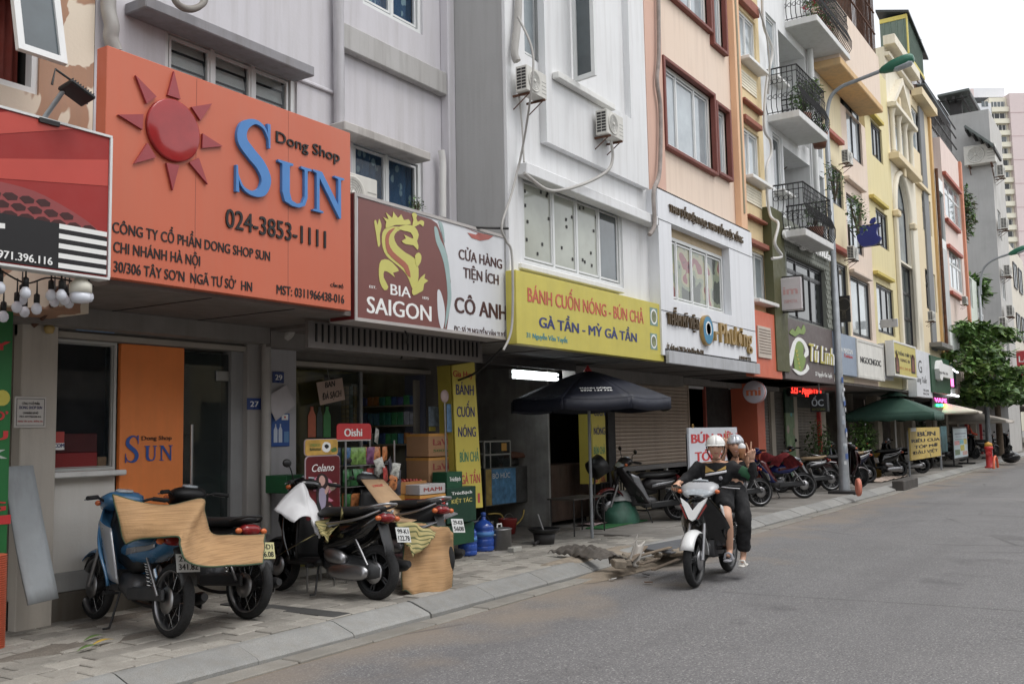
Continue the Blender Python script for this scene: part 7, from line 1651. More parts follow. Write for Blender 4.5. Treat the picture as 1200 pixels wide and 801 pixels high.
for nm,pts,m_,c0 in (('print_wings',((262,655),(300,625),(350,650),(362,690),(330,720),(362,745),(330,745),(300,700),(268,700)),pinkp,.005),('print_hair',((280,640),(305,615),(335,640),(338,700),(335,760),(318,780),(285,770),(280,700)),hairc,.0065),('print_face',((293,640),(306,626),(320,640),(320,662),(307,676),(295,662)),facec,.008),('print_dress',((295,690),(320,690),(326,740),(318,782),(298,782),(292,740)),mp('print_dress',160,150,176),.0078),('print_arm',((318,700),(334,672),(340,668),(338,690),(326,716)),facec,.009),('print_cone',((340,672),(372,660),(376,680),(350,700)),mp('print_cone',216,190,170),.009)):
 poly(cs1,nm,F_,smooth_poly([U(*q) for q in pts],2),m_,.001,c0)
poly(cs1,'print_child_hair',F_,smooth_poly([U(*q) for q in ((322,780),(340,752),(364,780),(362,830),(326,830))],2),hairc,.001,.008); poly(cs1,'print_child_face',F_,smooth_poly([U(*q) for q in ((328,785),(343,768),(358,785),(355,815),(343,828),(331,815))],2),facec,.001,.0095)
poly(cs1,'print_child_shirt',F_,[U(*q) for q in ((310,850),(325,826),(362,826),(388,850),(388,880),(310,880))],M['letter_red'],.001,.0088)
cs2 = thing('standee','small yellow rounded ice cream header above the maroon standee','standee',(7.9,Yc,1.2)); a2 = RC(357.5,395.5,515,533.5,Yc); poly(cs2,'edge',F_,rrect(a2[0]-.006,a2[1]+.006,a2[2]-.006,a2[3]+.006,.035),mp('standee_edge',190,170,176),.01,-.011); poly(cs2,'panel',F_,rrect(*a2,.03),mp('yellow_standee',206,160,60,rough=.35,n=.3,ns=8),.004,0)
line(cs2,'CHOCO',363,375,523,3.5,Yc-.004,M['leaf'],off=.03,ext=.001); line(cs2,'BANANA',363,376,528,3.5,Yc-.004,mp('bb',60,80,40),off=.03,ext=.001)
poly(cs2,'cow_print',F_,smooth_poly([U(*q) for q in ((308,490),(320,470),(345,476),(348,500),(335,518),(312,512))],2),WT,.001,.005); poly(cs2,'cow_patch',F_,smooth_poly([U(*q) for q in ((318,488),(330,480),(340,492),(328,502))],2),K,.001,.0065); poly(cs2,'leaf_print',F_,smooth_poly([U(*q) for q in ((350,505),(372,494),(376,512),(355,518))],2),M['leaf'],.001,.005)
b = MB(); b.tube([(a[0]+.05,Yc+.03,GZ),(a[0]+.05,Yc+.03,a2[3]-.05)],.01,6); b.tube([(a[1]-.05,Yc+.03,GZ),(a[1]-.05,Yc+.03,a2[2])],.01,6); b.build('pole',M['steel'],cs1)
carton('green beer carton behind the covered scooter handlebar',335.5,360,557,578,7.2,.3,mp('green_carton',24,96,54,rough=.5,n=.15),lines=(('Beer',.45,.3,WT),))
# stacks of drink cartons by the door post
kc = mp('kraft_carton',170,126,86,rough=.8,n=.1); rdm = mp('carton_red_print',150,54,50)
Yk = 7.15
carton('kraft water carton with red print, topmost of the stack beside the yellow banner',502.5,536,508,535,Yk,.34,kc,lines=(('LaVie',.5,.28,rdm),('500 ml',.2,.12,M['leaf'])),tape='top')
carton('kraft water carton with red print, second of the tall stack',502.5,536,536.5,565,Yk,.34,kc,lines=(('LaVie',.5,.28,rdm),('500 ml',.2,.12,M['leaf'])),tape='top')
carton('kraft carton at the bottom of the water carton stack',502.5,536,566.5,592,Yk,.34,kc,tape='top')
carton('white and red noodle carton below the kraft stack',492,522,568,580,6.85,.26,mp('white_carton',180,176,176,rough=.6,n=.1),lines=(('MAMI',.3,.4,rdm),))
carton('red biscuit carton with white pattern under the noodle carton',492,522,581,600,6.85,.26,mp('red_white_carton',190,44,38,rough=.5,n=.3,ns=16),lines=(('KIKO',.3,.45,WT),),tape='top')
carton('yellow and red carton at the bottom beside the scooter seat',492,522,601,622,6.85,.26,mp('orange_carton',196,110,40,rough=.5,n=.35,ns=12))
gcn = mp('green_carton2',18,78,50,rough=.45,n=.12)
carton('small green beer carton on top of the large green one',524,542,553,573,6.9,.22,gcn,lines=(('TrúcBạch',.45,.26,WT),))
carton('large dark green beer carton with gold lettering',524,558,572,614,6.88,.36,mp('green_carton3',16,62,44,rough=.45,n=.12),lines=(('TrúcBạch',.80,.09,WT),('KIỆT TÁC',.56,.12,mp('gold_print',206,190,90))))
carton('lower dark green beer carton behind the blue water bottles',526,556,615,640,6.95,.3,gcn)
trk = thing('open_carton','open yellow cardboard tray filled with small red sweets','box',(9.3,6.9,.5)); a = RC(466,500,565,578,7.05)
b = MB();
for q in ((a[0],a[1],7.05,7.062),(a[0],a[1],7.35,7.362),(a[0],a[0]+.012,7.062,7.35),(a[1]-.012,a[1],7.062,7.35)): b.box(q[0],q[1],q[2],q[3],a[2],a[3])
b.box(a[0],a[1],7.05,7.362,a[2]-.01,a[2]); b.build('tray',mp('tray_card',176,120,56),trk)
b = MB(); b.bbox(a[0]+.01,a[1]-.01,7.06,7.35,GZ+.07,a[2]-.012,.01); b.build('base_box',mp('yellow_box',196,140,40,rough=.6,n=.2),trk)
b = MB(); [b.ball((a[0]+.03+rq.random()*(a[1]-a[0]-.06),7.09+rq.random()*.24,a[3]-.02+rq.random()*.03),.022,n=6,k=4) for _ in range(45)]; struct(b.build('sweets',mp('sweets_red',180,60,46,rough=.3,n=.6,ns=25),trk),'stuff')
o,a = plate('taped paper leaflets on the dark pier beside the yellow banner',503,521,476,499,FG-.3,mp('leaflet',150,170,190,n=.4,ns=16),name='leaflet',cat='leaflet'); b = MB(); b.box(a[0]-.01,a[0]+.11,FG-.31,FG-.301,a[2]-.06,a[2]-.01); b.build('yellow_slip',mp('slip_yellow',206,190,60),o)
o,a = plate('blue printed flyer overlapping the yellow banner edge',524,537,473,506,FG-.62,mp('flyer_blue',90,130,170,n=.4,ns=14),name='flyer',cat='leaflet')
rs_ = thing('stop_sign','small round no parking disc on a thin stand before the banner','sign',(9.9,7,GZ)); A_ = atY(521.5,464,7.0); b = MB(); b.lathe([(0,0),(.075,0),(.075,.012),(0,.012)],(A_[0],7.0,A_[1]),'Y',20); b.build('disc',mp('disc_pink',186,160,156),rs_); b = MB(); b.tube([(A_[0],7.01,A_[1]),(A_[0]+.05,7.01,GZ)],.012,6); b.build('stand',M['steel'],rs_)
# yellow standing banner
yb_ = thing('banner','tall yellow box banner leaning by the kitchen, lettered for rice rolls','banner',(10.4,7.1,.5)); Yv = 7.05; Fb = None
p0_,p1_,p2_,p3_ = atY(529,428,Yv),atY(555,424,Yv),atY(565,594,Yv),atY(536,597,Yv)
b = MB(); b.prism([p0_,p3_,p2_,p1_],FY(Yv+.0),.012); b.build('face',mp('banner_yellow',214,196,66,rough=.5,n=.05),yb_)
b = MB(); b.prism([(p0_[0],p0_[1]),(p3_[0],p3_[1]),(p2_[0],p2_[1]),(p1_[0],p1_[1])],FY(Yv+.22),.20); b.build('body',mp('banner_side',176,160,46,rough=.5),yb_)
for tx_,pl,pr,py,cp,m_ in (('Gia Huy',531,554,441,7.5,M['letter_red']),('BÁNH',534.5,555,462,12.5,M['letter_blue']),('CUỐN',535.5,556,488,12.5,M['letter_blue']),('NÓNG',537,557.5,511.5,12,M['letter_blue']),('BÚN CHẢ',539,561,541,12,mp('teal_letter',60,140,110)),('GÀ TẦN',540.5,562.5,567,11,mp('rose_letter',196,60,70)),('31',549,562,590,12,mp('rose_letter',196,60,70))): line(yb_,tx_,pl,pr,py,cp,Yv-.013,m_,off=.02,ext=.001)
# second yellow banner behind the parasol pole
yc_ = thing('banner','yellow box banner on the pillar behind the parasol pole','banner',(13,7.6,.5)); Yv = 7.55; a = RC(694.5,710,476,567,Yv); b = MB(); b.bbox(a[0],a[1],Yv,Yv+.25,a[2],a[3],.004); b.build('box',mp('banner_yellow',214,196,66),yc_)
for tx_,py,cp,m_ in (('CUỐN',487,9,M['letter_blue']),('NÓNG',509,9,M['letter_blue']),('BÚN CHẢ',532,9,mp('teal_letter',60,140,110)),('GÀ TẦN',566,8,mp('rose_letter',196,60,70))): line(yc_,tx_,696,709,py,cp,Yv-.002,m_,off=.02,ext=.001)
# ---- water bottles, pot
def water_bottle(label,px,py,hpx):
 X,Y = atZ(px,py); h = (atY(px,py-hpx,Y)[1]-GZ); s = h/.49; t = thing('water_bottle',label,'water bottle',(X,Y,GZ),'blue water cooler bottles')
 bm_ = mat('blue_bottle',srgb(30,84,186),rough=.12,n=.15,alpha=.88,spec=.7)
 b = MB(); b.lathe([(r_*s,z*s+GZ) for r_,z in ((0,0),(.12,0),(.135,.015),(.135,.06),(.127,.07),(.135,.08),(.135,.15),(.127,.16),(.135,.17),(.135,.26),(.127,.27),(.135,.28),(.13,.32),(.09,.37),(.035,.40),(.028,.42),(.028,.46))],(X,Y,0),'Z',24); b.build('body',bm_,t)
 b = MB(); b.lathe([(r_*s,z*s+GZ) for r_,z in ((.032,.44),(.034,.49),(0,.495))],(X,Y,0),'Z',16); b.build('cap',mp('cap_blue',30,80,170),t); b = MB(); b.lathe([(.1365*s,.19*s+GZ),(.1365*s,.25*s+GZ)],(X,Y,0),'Z',24); b.build('label_band',mp('band_blue',60,130,200),t)
water_bottle('blue water bottle nearest the hanging straw mat',548,650,42); water_bottle('blue water bottle between its twin and the steel pot',567,645,45)
pt = thing('cooking_pot','dented aluminium stock pot with a white handled lid','pot',(10.7,7.2,GZ)); X,Y = atZ(585.5,643); pr_ = .155
b = MB(); b.lathe([(0,0),(pr_,0),(pr_,.25),(pr_+.012,.255),(pr_+.012,.262),(pr_-.01,.27),(0,.285)],(X,Y,GZ),'Z',24); b.build('body',mat('aluminium',(.36,.36,.37),rough=.45,metal=1,n=.2,bump=.2),pt)
b = MB(); b.tube([(X-.05,Y,GZ+.28),(X-.045,Y,GZ+.32),(X+.045,Y,GZ+.32),(X+.05,Y,GZ+.28)],.012,6); b.build('lid_handle',M['white'],pt); b = MB(); [b.tube([(X+s*pr_,Y-.05,GZ+.2),(X+s*(pr_+.04),Y-.04,GZ+.2),(X+s*(pr_+.04),Y+.04,GZ+.2),(X+s*pr_,Y+.05,GZ+.2)],.006,5) for s in (-1,1)]; b.build('side_handle',M['steel'],pt)
tag((lambda b: (b.bbox(X-.25,X-.05,Y-.38,Y-.28,GZ,GZ+.06,.008),b)[1])(MB()).build('brick',mp('pale_brick',160,158,150,rough=.9)),'loose pale brick on the paving before the stock pot','brick')
# == the kitchen stall
Yk2 = 8.3
st_ = thing('food_cabinet','glass food cabinet on a steel trolley with blue and yellow panels','food cabinet',(11.8,Yk2,GZ))
x0,x1,z0,z1 = RC(576,604,548,593,Yk2); xe = atY(624,570,Yk2)[0]
xl = atY(569,570,Yk2)[0]
stl = mat('dull_steel',(.16,.16,.155),rough=.45,metal=.8,n=.35,ns=4,bump=.1)
b = MB(); b.bbox(xl,xe,Yk2,Yk2+.6,z0,z1,.01); b.build('trolley_box',stl,st_)
b = MB(); b.box(x0,x1,Yk2-.008,Yk2-.002,z0+.02,z1-.02); pn = b.build('blue_print',mp('blue_print',72,134,178,rough=.4,n=.45,ns=10),st_); text('BÒ HÚC',FY(Yk2-.009),x0+.02,x0+.5,z1-.16,.08,WT,pn,ext=.001)
b = MB(); b.box(xl+.005,x0-.004,Yk2-.007,Yk2-.002,z0+.02,z1-.02); b.build('yellow_print',mp('yellow_print',180,150,60,rough=.5,n=.3,ns=8),st_)
cz0,cz1 = z1,atY(576,517,Yk2)[1]; cx1 = atY(599,540,Yk2)[0]; b = MB()
for x in (xl,x0,cx1):
 for y in (Yk2+.02,Yk2+.5): b.box(x-.012,x+.012,y-.012,y+.012,cz0,cz1)
for z in (cz1,(cz0+cz1)/2): b.box(xl,cx1,Yk2+.01,Yk2+.03,z-.012,z+.012); b.box(xl,cx1,Yk2+.49,Yk2+.51,z-.012,z+.012)
b.build('cabinet_frame',mp('alu_light',168,168,160,rough=.4,metal=.3),st_)
b = MB(); b.box(xl,cx1,Yk2+.015,Yk2+.02,cz0,cz1); b.build('glass',M['clear'],st_)
a = RC(588,594,519,528,Yk2); b = MB(); b.box(a[0],a[1],Yk2+.004,Yk2+.008,a[2],a[3]); b.build('sticker',mp('amber_sticker',206,150,50,rough=.5),st_)
b = MB(); [b.tube([(x,y,GZ),(x,y,z0)],.02,6) for x in (xl+.05,xe-.05) for y in (Yk2+.05,Yk2+.55)]; b.build('leg',M['iron'],st_)
wire('yellow gas hose drooping under the food cabinet',[(572,602,8.2),(586,602,8.2),(593,612,8.15),(603,615,8.15),(612,606,8.2),(614,597,8.25)],.012,mp('hose_yellow',190,160,60),'hose','hose')
pn_ = thing('steamer','dark steamer with brown lid on the trolley beside the food cabinet','steamer',(12.5,Yk2,1)); A_ = atY(608,547,Yk2+.1); b = MB(); b.lathe([(0,0),(.12,0),(.13,.14),(.0,.14)],(A_[0],Yk2+.25,A_[1]),'Z',18); b.build('pot',stl,pn_); b = MB(); b.lathe([(.0,.14),(.22,.145),(.23,.17),(.2,.22),(.0,.25)],(A_[0]+.03,Yk2+.25,A_[1]),'Z',20); b.build('lid',mp('brown_lid',106,62,38,rough=.6),pn_)
ds = thing('metal_sheet','upright brushed metal splash sheet beside the trolley','metal sheet',(13,8.2,GZ)); a = RC(622,644,550,610,8.25); b = MB(); b.bbox(a[0],a[1],8.25,8.27,a[2],a[3],.003); b.build('sheet',mat('brushed',(.26,.26,.25),rough=.4,metal=.7,n=.3,ns=3,streak=.4),ds)
tbk = thing('drum_oven','rust brown metal work counter with scorched front','counter',(13.2,8.3,GZ)); a = RC(646,690,545,612,8.0); b = MB(); b.bbox(a[0],a[1],8.0,8.6,a[2],a[3],.01); b.build('body',mp('scorched',74,54,42,rough=.7,n=.4,ns=3,streak=.4),tbk)
b = MB(); [b.tube([(x,8.05,GZ),(x,8.05,a[2])],.018,6) for x in (a[0]+.05,a[1]-.05)]; b.build('leg',M['iron'],tbk)
bl_ = thing('blower_fan','black round blower tilted on the counter beside the yellow banner','fan',(13,7.4,1)); A_ = atY(700,549,7.3); Fr = Matrix.Translation((A_[0]-.02,7.3,A_[1]+.02)) @ Matrix.Rotation(R(55),4,'Y') @ Matrix.Rotation(R(25),4,'X')
b = MB(); b.lathe([(.12,-.12),(.16,-.1),(.17,.12),(.155,.12),(.10,-.05),(0,-.05)],(0,0,0),'Z',22); b.v = [(Fr @ Vector(v))[:] for v in b.v]; b.build('drum',M['black'],bl_); b = MB(); b.tube([(A_[0]-.05,7.32,A_[1]-.08),(A_[0]-.12,7.34,GZ)],.02,6); b.build('stand',M['iron'],bl_)
ch_ = thing('charcoal_stove','black iron charcoal stove with a pan and tongs on the paving','stove',(11,6.7,GZ)); X,Y = atZ(638,637); b = MB(); b.lathe([(0,0),(.13,0),(.15,.14),(.0,.14)],(X,Y,GZ),'Z',18); b.build('stove',M['iron'],ch_); b = MB(); b.lathe([(.0,.14),(.15,.15),(.22,.21),(.23,.21),(.16,.145)],(X,Y,GZ),'Z',20); b.build('pan',M['black'],ch_); b = MB(); b.tube([(X-.02,Y,GZ+.18),(X-.12,Y+.02,GZ+.40)],.012,6); b.build('tongs',mp('tool_white',150,150,150),ch_); b = MB(); b.tube([(X-.3,Y-.02,GZ+.03),(X-.15,Y,GZ+.05)],.02,6); b.build('handle',M['iron'],ch_)
tbl = thing('folding_table','thin legged low table frame behind the parasol pole','table',(12.5,7,GZ)); xa,ya = atZ(655,628); xb = xa+1.0; b = MB(); b.box(xa,xb,6.95,7.4,.64,.66); b.build('top',mp('dim_top',70,64,58,rough=.6),tbl)
for x in (xa+.04,xb-.04):
 for y in (6.98,7.36): b = MB(); b.tube([(x,y,GZ),(x,y,.64)],.012,6); b.build('leg',M['iron'],tbl)
sg_ = MB(); X,Y = atZ(690,614); sg_.grid(8,4,lambda u,v: (X-.35+.9*u,Y-.3+.4*v,GZ+.02+.02*math.sin(u*5+v*3))); tag(sg_.build('plastic_bag',mp('pinkish_paper',186,160,160,rough=.6,n=.3,ns=6),solid=.004),'flat pinkish white printed sheet lying behind the parasol foot','paper')
gm = MB(); gm.bbox(X-.7,X+.9,Y-.62,Y-.32,GZ+.004,GZ+.02,.004); tag(gm.build('green_mat',mp('green_mat',34,104,52,rough=.9,bump=.4)),'narrow green mat on the paving under the parasol','mat')
stool = thing('plastic_stool','dark stacked stools beside the stove','stool',(11,7.5,GZ)) if False else None
# clutter in the dark kitchen
def bucket(label,x,y,z,r,h,m,name='bucket',cat='bucket'): t = thing(name,label,cat,(x,y,z)); b = MB(); b.lathe([(0,0),(r*.82,0),(r,h),(r+.01,h),(r+.01,h-.015),(r*.86,.015),(0,.015)],(x,y,z),'Z',18); b.build('body',m,t); b = MB(); b.tube([(x+r*math.cos(R(a_)),y-.02,z+h+r*.7*math.sin(R(a_))-.02) for a_ in range(0,181,20)],.004,4); b.build('handle',M['steel'],t)
bucket('small red bucket on the kitchen floor',12.2,8.0,GZ+.02,.13,.22,mp('red_plastic',150,36,30,rough=.4)); bucket('grey bucket beside the trolley legs',11.4,7.9,GZ+.02,.15,.25,mp('grey_plastic',120,122,126,rough=.4))
tag((lambda b: (b.bbox(10.9,11.3,8.6,9.0,.9,1.6,.03),b)[1])(MB()).build('extractor_hood',stl),'dull metal extractor box in the back of the kitchen','extractor')
rl = thing('duct','grey vertical duct above the food cabinet','duct',(11.9,8.9,1.7)); A_ = atY(586,513,8.9); b = MB(); b.lathe([(.16,0),(.1,.08),(.1,.9)],(A_[0],8.9,A_[1]),'Z',16); b.build('pipe',stl,rl)
# == black parasol
def parasol(label,X,Y,r,ztop,zrim,m,n=8,rot=0,drop=.16,vent=False,base=True,square=False,pole_m=None,scallop=0,tip=None,ribs=True):
 t = thing('parasol',label,'parasol',(X,Y,GZ))
 if square: n = 4
 def rim(k,f=1.0): a_ = rot+2*math.pi*k/n; rr = r*(1.0 if not square else 1.41); return (X+rr*f*math.cos(a_),Y+rr*f*math.sin(a_))
 sub = 8 if not square else 12
 for k in range(n):
  b = MB()
  def f(u,v):
   a,c = rim(k,v),rim(k+1,v); x = a[0]*(1-u)+c[0]*u; y = a[1]*(1-u)+c[1]*u; z = ztop-(ztop-zrim)*(v**1.18)-.05*math.sin(u*math.pi)*v*v*(r*.5)
   return (x,y,z)
  b.grid(sub,8,f); g_ = b.build('canopy_panel',m,t,solid=.004)
  b = MB(); b.grid(sub*2,2,lambda u,v: (rim(k)[0]*(1-u)+rim(k+1)[0]*u,rim(k)[1]*(1-u)+rim(k+1)[1]*u,zrim-.05*math.sin(u*math.pi)*r*.5-v*drop*(1+scallop*.3*abs(math.sin(u*math.pi*5))))); b.build('valance',m,g_,solid=.003)
  if ribs: b = MB(); p_ = rim(k,.98); b.tube([(X,Y,ztop-.06),(p_[0],p_[1],zrim-.01)],.006,4); b.build('rib',M['steel'],t); q_ = rim(k,.5); b = MB(); b.tube([(X,Y,zrim-.12),(q_[0],q_[1],(ztop+zrim)/2)],.006,4); b.build('strut',M['steel'],t)
 b = MB(); b.tube([(X,Y,GZ),(X,Y,ztop+.02)],.022,10); b.build('pole',pole_m or M['galv'],t)
 b = MB(); b.lathe([(.07,-.015),(.03,.03),(.012,.07),(0,.08)],(X,Y,ztop),'Z',12); b.build('finial',tip or m,t)
 if vent:
  b = MB(); k2 = r*.3
  for k in range(n): a0,a1 = rim(k,.30),rim(k+1,.30); b.add([(X,Y,ztop+.16),(a0[0],a0[1],ztop-.02),(a1[0],a1[1],ztop-.02)],[(0,1,2)])
  b.build('vent_cap',m,t,solid=.004)
 if base: b = MB(); b.lathe([(0,0),(.2,0),(.2,.05),(.05,.08),(.03,.25)],(X,Y,GZ),'Z',18); b.build('base',mp('parasol_base',90,90,88),t)
 return t
blk = mp('navy_black_canvas',24,28,44,rough=.6,n=.12,bump=.1); px_,py_ = atZ(694,630)
pz1 = atX(690,434,px_)[1]; pzr = 2.06
pa = parasol('dark navy parasol with a red tip over the kitchen front',px_,py_,1.18,pz1,pzr,blk,8,R(12),.15,base=False,tip=M['letter_red'])
tf = Vector((-.36,-.93,0)).normalized()      # the panel that faces the camera
az = math.atan2(-.60,-.80)
# phone lettering on the panel facing the road
k = None
best = None
for kk in range(8):
 a_ = R(12)+2*math.pi*(kk+.5)/8; d_ = Vector((math.cos(a_),math.sin(a_),0)).dot(Vector((-.93,-.36,0)))
 d2 = Vector((math.cos(a_),math.sin(a_),0)).dot(Vector((-.55,-.83,0)))
 if best is None or d2 > best[0]: best = (d2,kk,a_)
a_ = best[2]; out = Vector((math.cos(a_),math.sin(a_),0)); side = Vector((-math.sin(a_),math.cos(a_),0)); ap_ = 1.18*math.cos(math.pi/8)
slope = Vector((out.x*ap_,out.y*ap_,-(pz1-pzr))).normalized(); o_ = Vector((px_,py_,0))+out*(ap_*.79); zc_ = pz1-(pz1-pzr)*(.79**1.18)-.02
Fp = frame((o_.x,o_.y,zc_),side,-slope); Fp = Fp @ Matrix.Translation((0,0,.035))
text('MẠNH DŨNG',Fp,-.20,.22,.02,.055,WT,pa,ext=.002,off=.02); text('0970 134 726',Fp,-.20,.22,-.075,.05,WT,pa,ext=.002,off=.02)
# green and cream parasols farther along
X_,Y_ = 30.6,6.3; parasol('square dark green parasol with white edged valance',X_,Y_,1.22,atX(1062,463,X_)[1],atX(1062,484,X_)[1],mp('green_canvas',44,82,68,rough=.7,n=.08),square=True,rot=R(48),drop=.16,vent=True,scallop=1,pole_m=M['white'],tip=M['white'])
X_,Y_ = 38.3,6.6; parasol('square cream parasol beyond the green one',X_,Y_,1.6,atX(1124,468.5,X_)[1],atX(1124,482,X_)[1],mp('cream_canvas',226,218,200,rough=.7,n=.04),square=True,rot=R(50),drop=.06,pole_m=mp('wood_pole',120,104,84,rough=.8))
X_,Y_ = 50,7.0; parasol('low beige awning parasol over the far stalls',X_,Y_,1.7,atX(1186,481,X_)[1],atX(1186,492,X_)[1],mp('beige_canvas',206,196,184,rough=.7),square=True,rot=R(45),drop=.1,pole_m=M['iron'])
# == pavement debris heap
dbx,dby = atZ(755,652)
dm = mp('rubble',140,128,112,rough=.95,n=.3,ns=8,bump=.5); rq = random.Random(9)
d1 = MB()
for i in range(16):
 x = dbx-.9+rq.random()*2.2; y = dby-.35+rq.random()*.6; s_ = .03+.06*rq.random(); Mr = Matrix.Translation((x,y,GZ+s_*.3)) @ Matrix.Rotation(rq.random()*6,4,'Z') @ Matrix.Rotation(rq.uniform(-.5,.5),4,'X'); q = MB(); q.xbox(Mr,s_*2.4,s_*1.6,s_,b=.01); tag(q.build('rubble_chunk',dm),'%s of the grey rubble lumps, %s of the broken kerb heap' % (ORD[i],('at the left end','left of the middle','right of the middle','at the right end')[min(3,int((x-dbx+.9)/.55))]),'rubble','rubble lumps by the broken kerb')
wd = mp('old_wood',132,116,98,rough=.8,n=.25,ns=8,bump=.3)
for i,(p0_,p1_,z0_,z1_) in enumerate((((742,657),(792,648),.05,.10),((735,662),(760,650),.02,.14),((748,664),(775,656),.03,.04),((760,668),(800,655),.0,.03),((775,650),(800,646),.02,.06))):
 a_,b_ = atZ(*p0_),atZ(*p1_); q = MB(); v = Vector((b_[0]-a_[0],b_[1]-a_[1],z1_-z0_))*.75; m_ = frame(((a_[0]+b_[0])/2,(a_[1]+b_[1])/2,GZ-.06+(z0_+z1_)/2+.05),v,Vector((-v.y,v.x,0))); q.xbox(m_,v.length,.055,.02,b=.004); tag(q.build('plank',wd),('longest pale plank sticking out of the kerb heap toward the rider','short plank leaning up in the middle of the kerb heap','thin lath at the front of the kerb heap','half sunk board nearest the front wheel','stub of board at the back of the kerb heap')[i],'plank')
a_ = atZ(664,652); b_ = atZ(728,661)
q = MB(); q.grid(40,16,lambda u,v: (a_[0]+(b_[0]-a_[0])*u+.05*math.sin(v*3),a_[1]+.05+(b_[1]-a_[1])*u+.42*v-.2,GZ+.03+.11*math.sin(v*math.pi)*(.5+.5*math.sin(u*3.3))+.07*abs(mnoise.noise(Vector((u*9,v*6,1)))))); tag(q.build('tarpaulin',mp('grey_tarp',104,98,92,rough=.6,n=.3,ns=5,bump=.2),solid=.006),'crumpled dirty grey sheet lying along the broken kerb','tarpaulin')
q = MB(); a_ = atZ(738,660); q.grid(5,9,lambda u,v: (a_[0]+.22*u+.22*v,a_[1]+.06*math.sin(u*3),GZ-.02+.28*v-.08*u*v+.05*math.sin(u*5+v*2))); tag(q.build('plastic_sheet',mp('pale_wrap',186,180,172,rough=.35,n=.25,ns=9),solid=.004),'pale stiff plastic scrap standing up from the kerb heap','plastic sheet')
a_ = atZ(790,645); q = MB(); q.xbox(Matrix.Translation((a_[0]+.1,a_[1],GZ+.05)) @ Matrix.Rotation(R(-8),4,'Z') @ Matrix.Rotation(R(4),4,'X'),1.1,.5,.02,b=.004); tag(q.build('board',mp('slate_board',92,94,98,rough=.7)),'dark grey board lying flat behind the front wheel of the ridden bike','board')
struct(blob('sand_heap',dbx+.5,5.25,1.7,.30,.012,.035,M['sand'],None,4),'stuff'); struct(blob('dirt_heap',dbx-.1,5.75,1.1,.25,GZ-.02,.05,dm,None,8),'stuff')
for i,(px,py) in enumerate(((684,671),(757,674),(760,683),(718,679),(613,692),(439,737))):
 a_ = atZ(px,py,.01); q = MB(); q.xbox(Matrix.Translation((a_[0],a_[1],.022)) @ Matrix.Rotation(i,4,'Z') @ Matrix.Rotation(.3,4,'X'),.09,.04,.008); tag(q.build('litter',mp('litter_%d' % (i % 3),*((214,212,206),(60,56,52),(120,92,70))[i % 3])),('white wrapper scrap at the gutter below the broken kerb','dark scrap left of the rubble on the road edge','brown scrap on the road near the front wheel','white scrap on the asphalt edge','dark leaf in the gutter mid street','brown scrap in the near gutter')[i],'litter')
for (px,py,g_) in ((105,762,0),(112,750,0),(122,755,1)):
 a_ = atZ(px,py); q = MB(); q.grid(6,2,lambda u,v: (a_[0]-.1+.2*u,a_[1]+.05*(v-.5)*math.sin(u*math.pi)+.03*u,GZ+.018+.02*math.sin(u*3))); tag(q.build('fallen_leaf',mp('fallen_green' if not g_ else 'fallen_yellow',*((90,120,50) if not g_ else (196,160,40)),rough=.6),solid=.002),('long green leaf lying on the near paving','small green leaf above the longer one','yellow leaf beside the green ones')[(105,112,122).index(px)],'leaf')
# green tarp bag and gate before the shutter
gx,gy = atZ(728,612); q = MB();
q.grid(18,10,lambda u,v: (gx+(.42*math.cos(u*2*math.pi))*(.3+.7*math.sin(v*1.5+.1))*(1+.12*mnoise.noise(Vector((u*7,v*5,2)))),gy+.28*math.sin(u*2*math.pi)*(.3+.7*math.sin(v*1.5+.1)),GZ+.42*(1-v)*(1+.2*mnoise.noise(Vector((u*6,v*4,7))))))
tag(q.build('tarp_bundle',mp('green_tarp',42,92,74,rough=.55,n=.25,ns=7,bump=.3)),'green tarpaulin bundle on the paving before the roller shutter','bundle')
q = MB(); q.grid(14,6,lambda u,v: (gx+.05+.3*math.cos(u*6.28)*(1-v*.6),gy-.02+.18*math.sin(u*6.28)*(1-v*.6),GZ+.36+.16*v+.03*mnoise.noise(Vector((u*9,v*6,1))))); tag(q.build('plastic_bag',mp('clear_bag',170,172,170,rough=.25,n=.2,ns=9)),'crumpled translucent bag on the green bundle','bag')
gt_ = thing('gate','low dark iron gate folded beside the yellow pillar banner','gate',(14,7.5,GZ)); a = RC(705,732,565,600,7.5); b = MB(); b.box(a[0],a[1],7.49,7.52,a[3]-.02,a[3]); b.box(a[0],a[1],7.49,7.52,GZ+.05,GZ+.07); b.build('rail',M['iron'],gt_)
for i in range(9): x = a[0]+.02+i*(a[1]-a[0]-.04)/8; b = MB(); b.box(x-.008,x+.008,7.495,7.515,GZ+.07,a[3]-.02); b.build('bar',M['iron'],gt_)
# == white noodle board behind the riders
nb_ = thing('sign_board','white noodle board in red capitals standing behind the two riders','sign',(14.6,6.5,GZ)); Yn_ = 6.3; a = RC(808.5,865,501,580,Yn_)
b = MB(); b.bbox(a[0],a[1],Yn_,Yn_+.04,.45,a[3],.004); b.build('board',mp('noodle_white',206,210,218,rough=.4,n=.04),nb_); b = MB(); b.box(a[0]+.05,a[0]+.09,Yn_+.041,Yn_+.08,GZ,a[3]-.1); b.box(a[1]-.09,a[1]-.05,Yn_+.041,Yn_+.08,GZ,a[3]-.1); b.build('leg',M['iron'],nb_)
line(nb_,'BÚN RIÊU',810.5,864,519,11,Yn_,M['letter_red'],off=.035); line(nb_,'TÓP MỠ',815,858,540.5,11.5,Yn_,M['letter_red'],off=.035); line(nb_,'ỐC - THỊT BÒ',810.5,862,552,5,Yn_,mp('noodle_brown',130,70,60),off=.02)
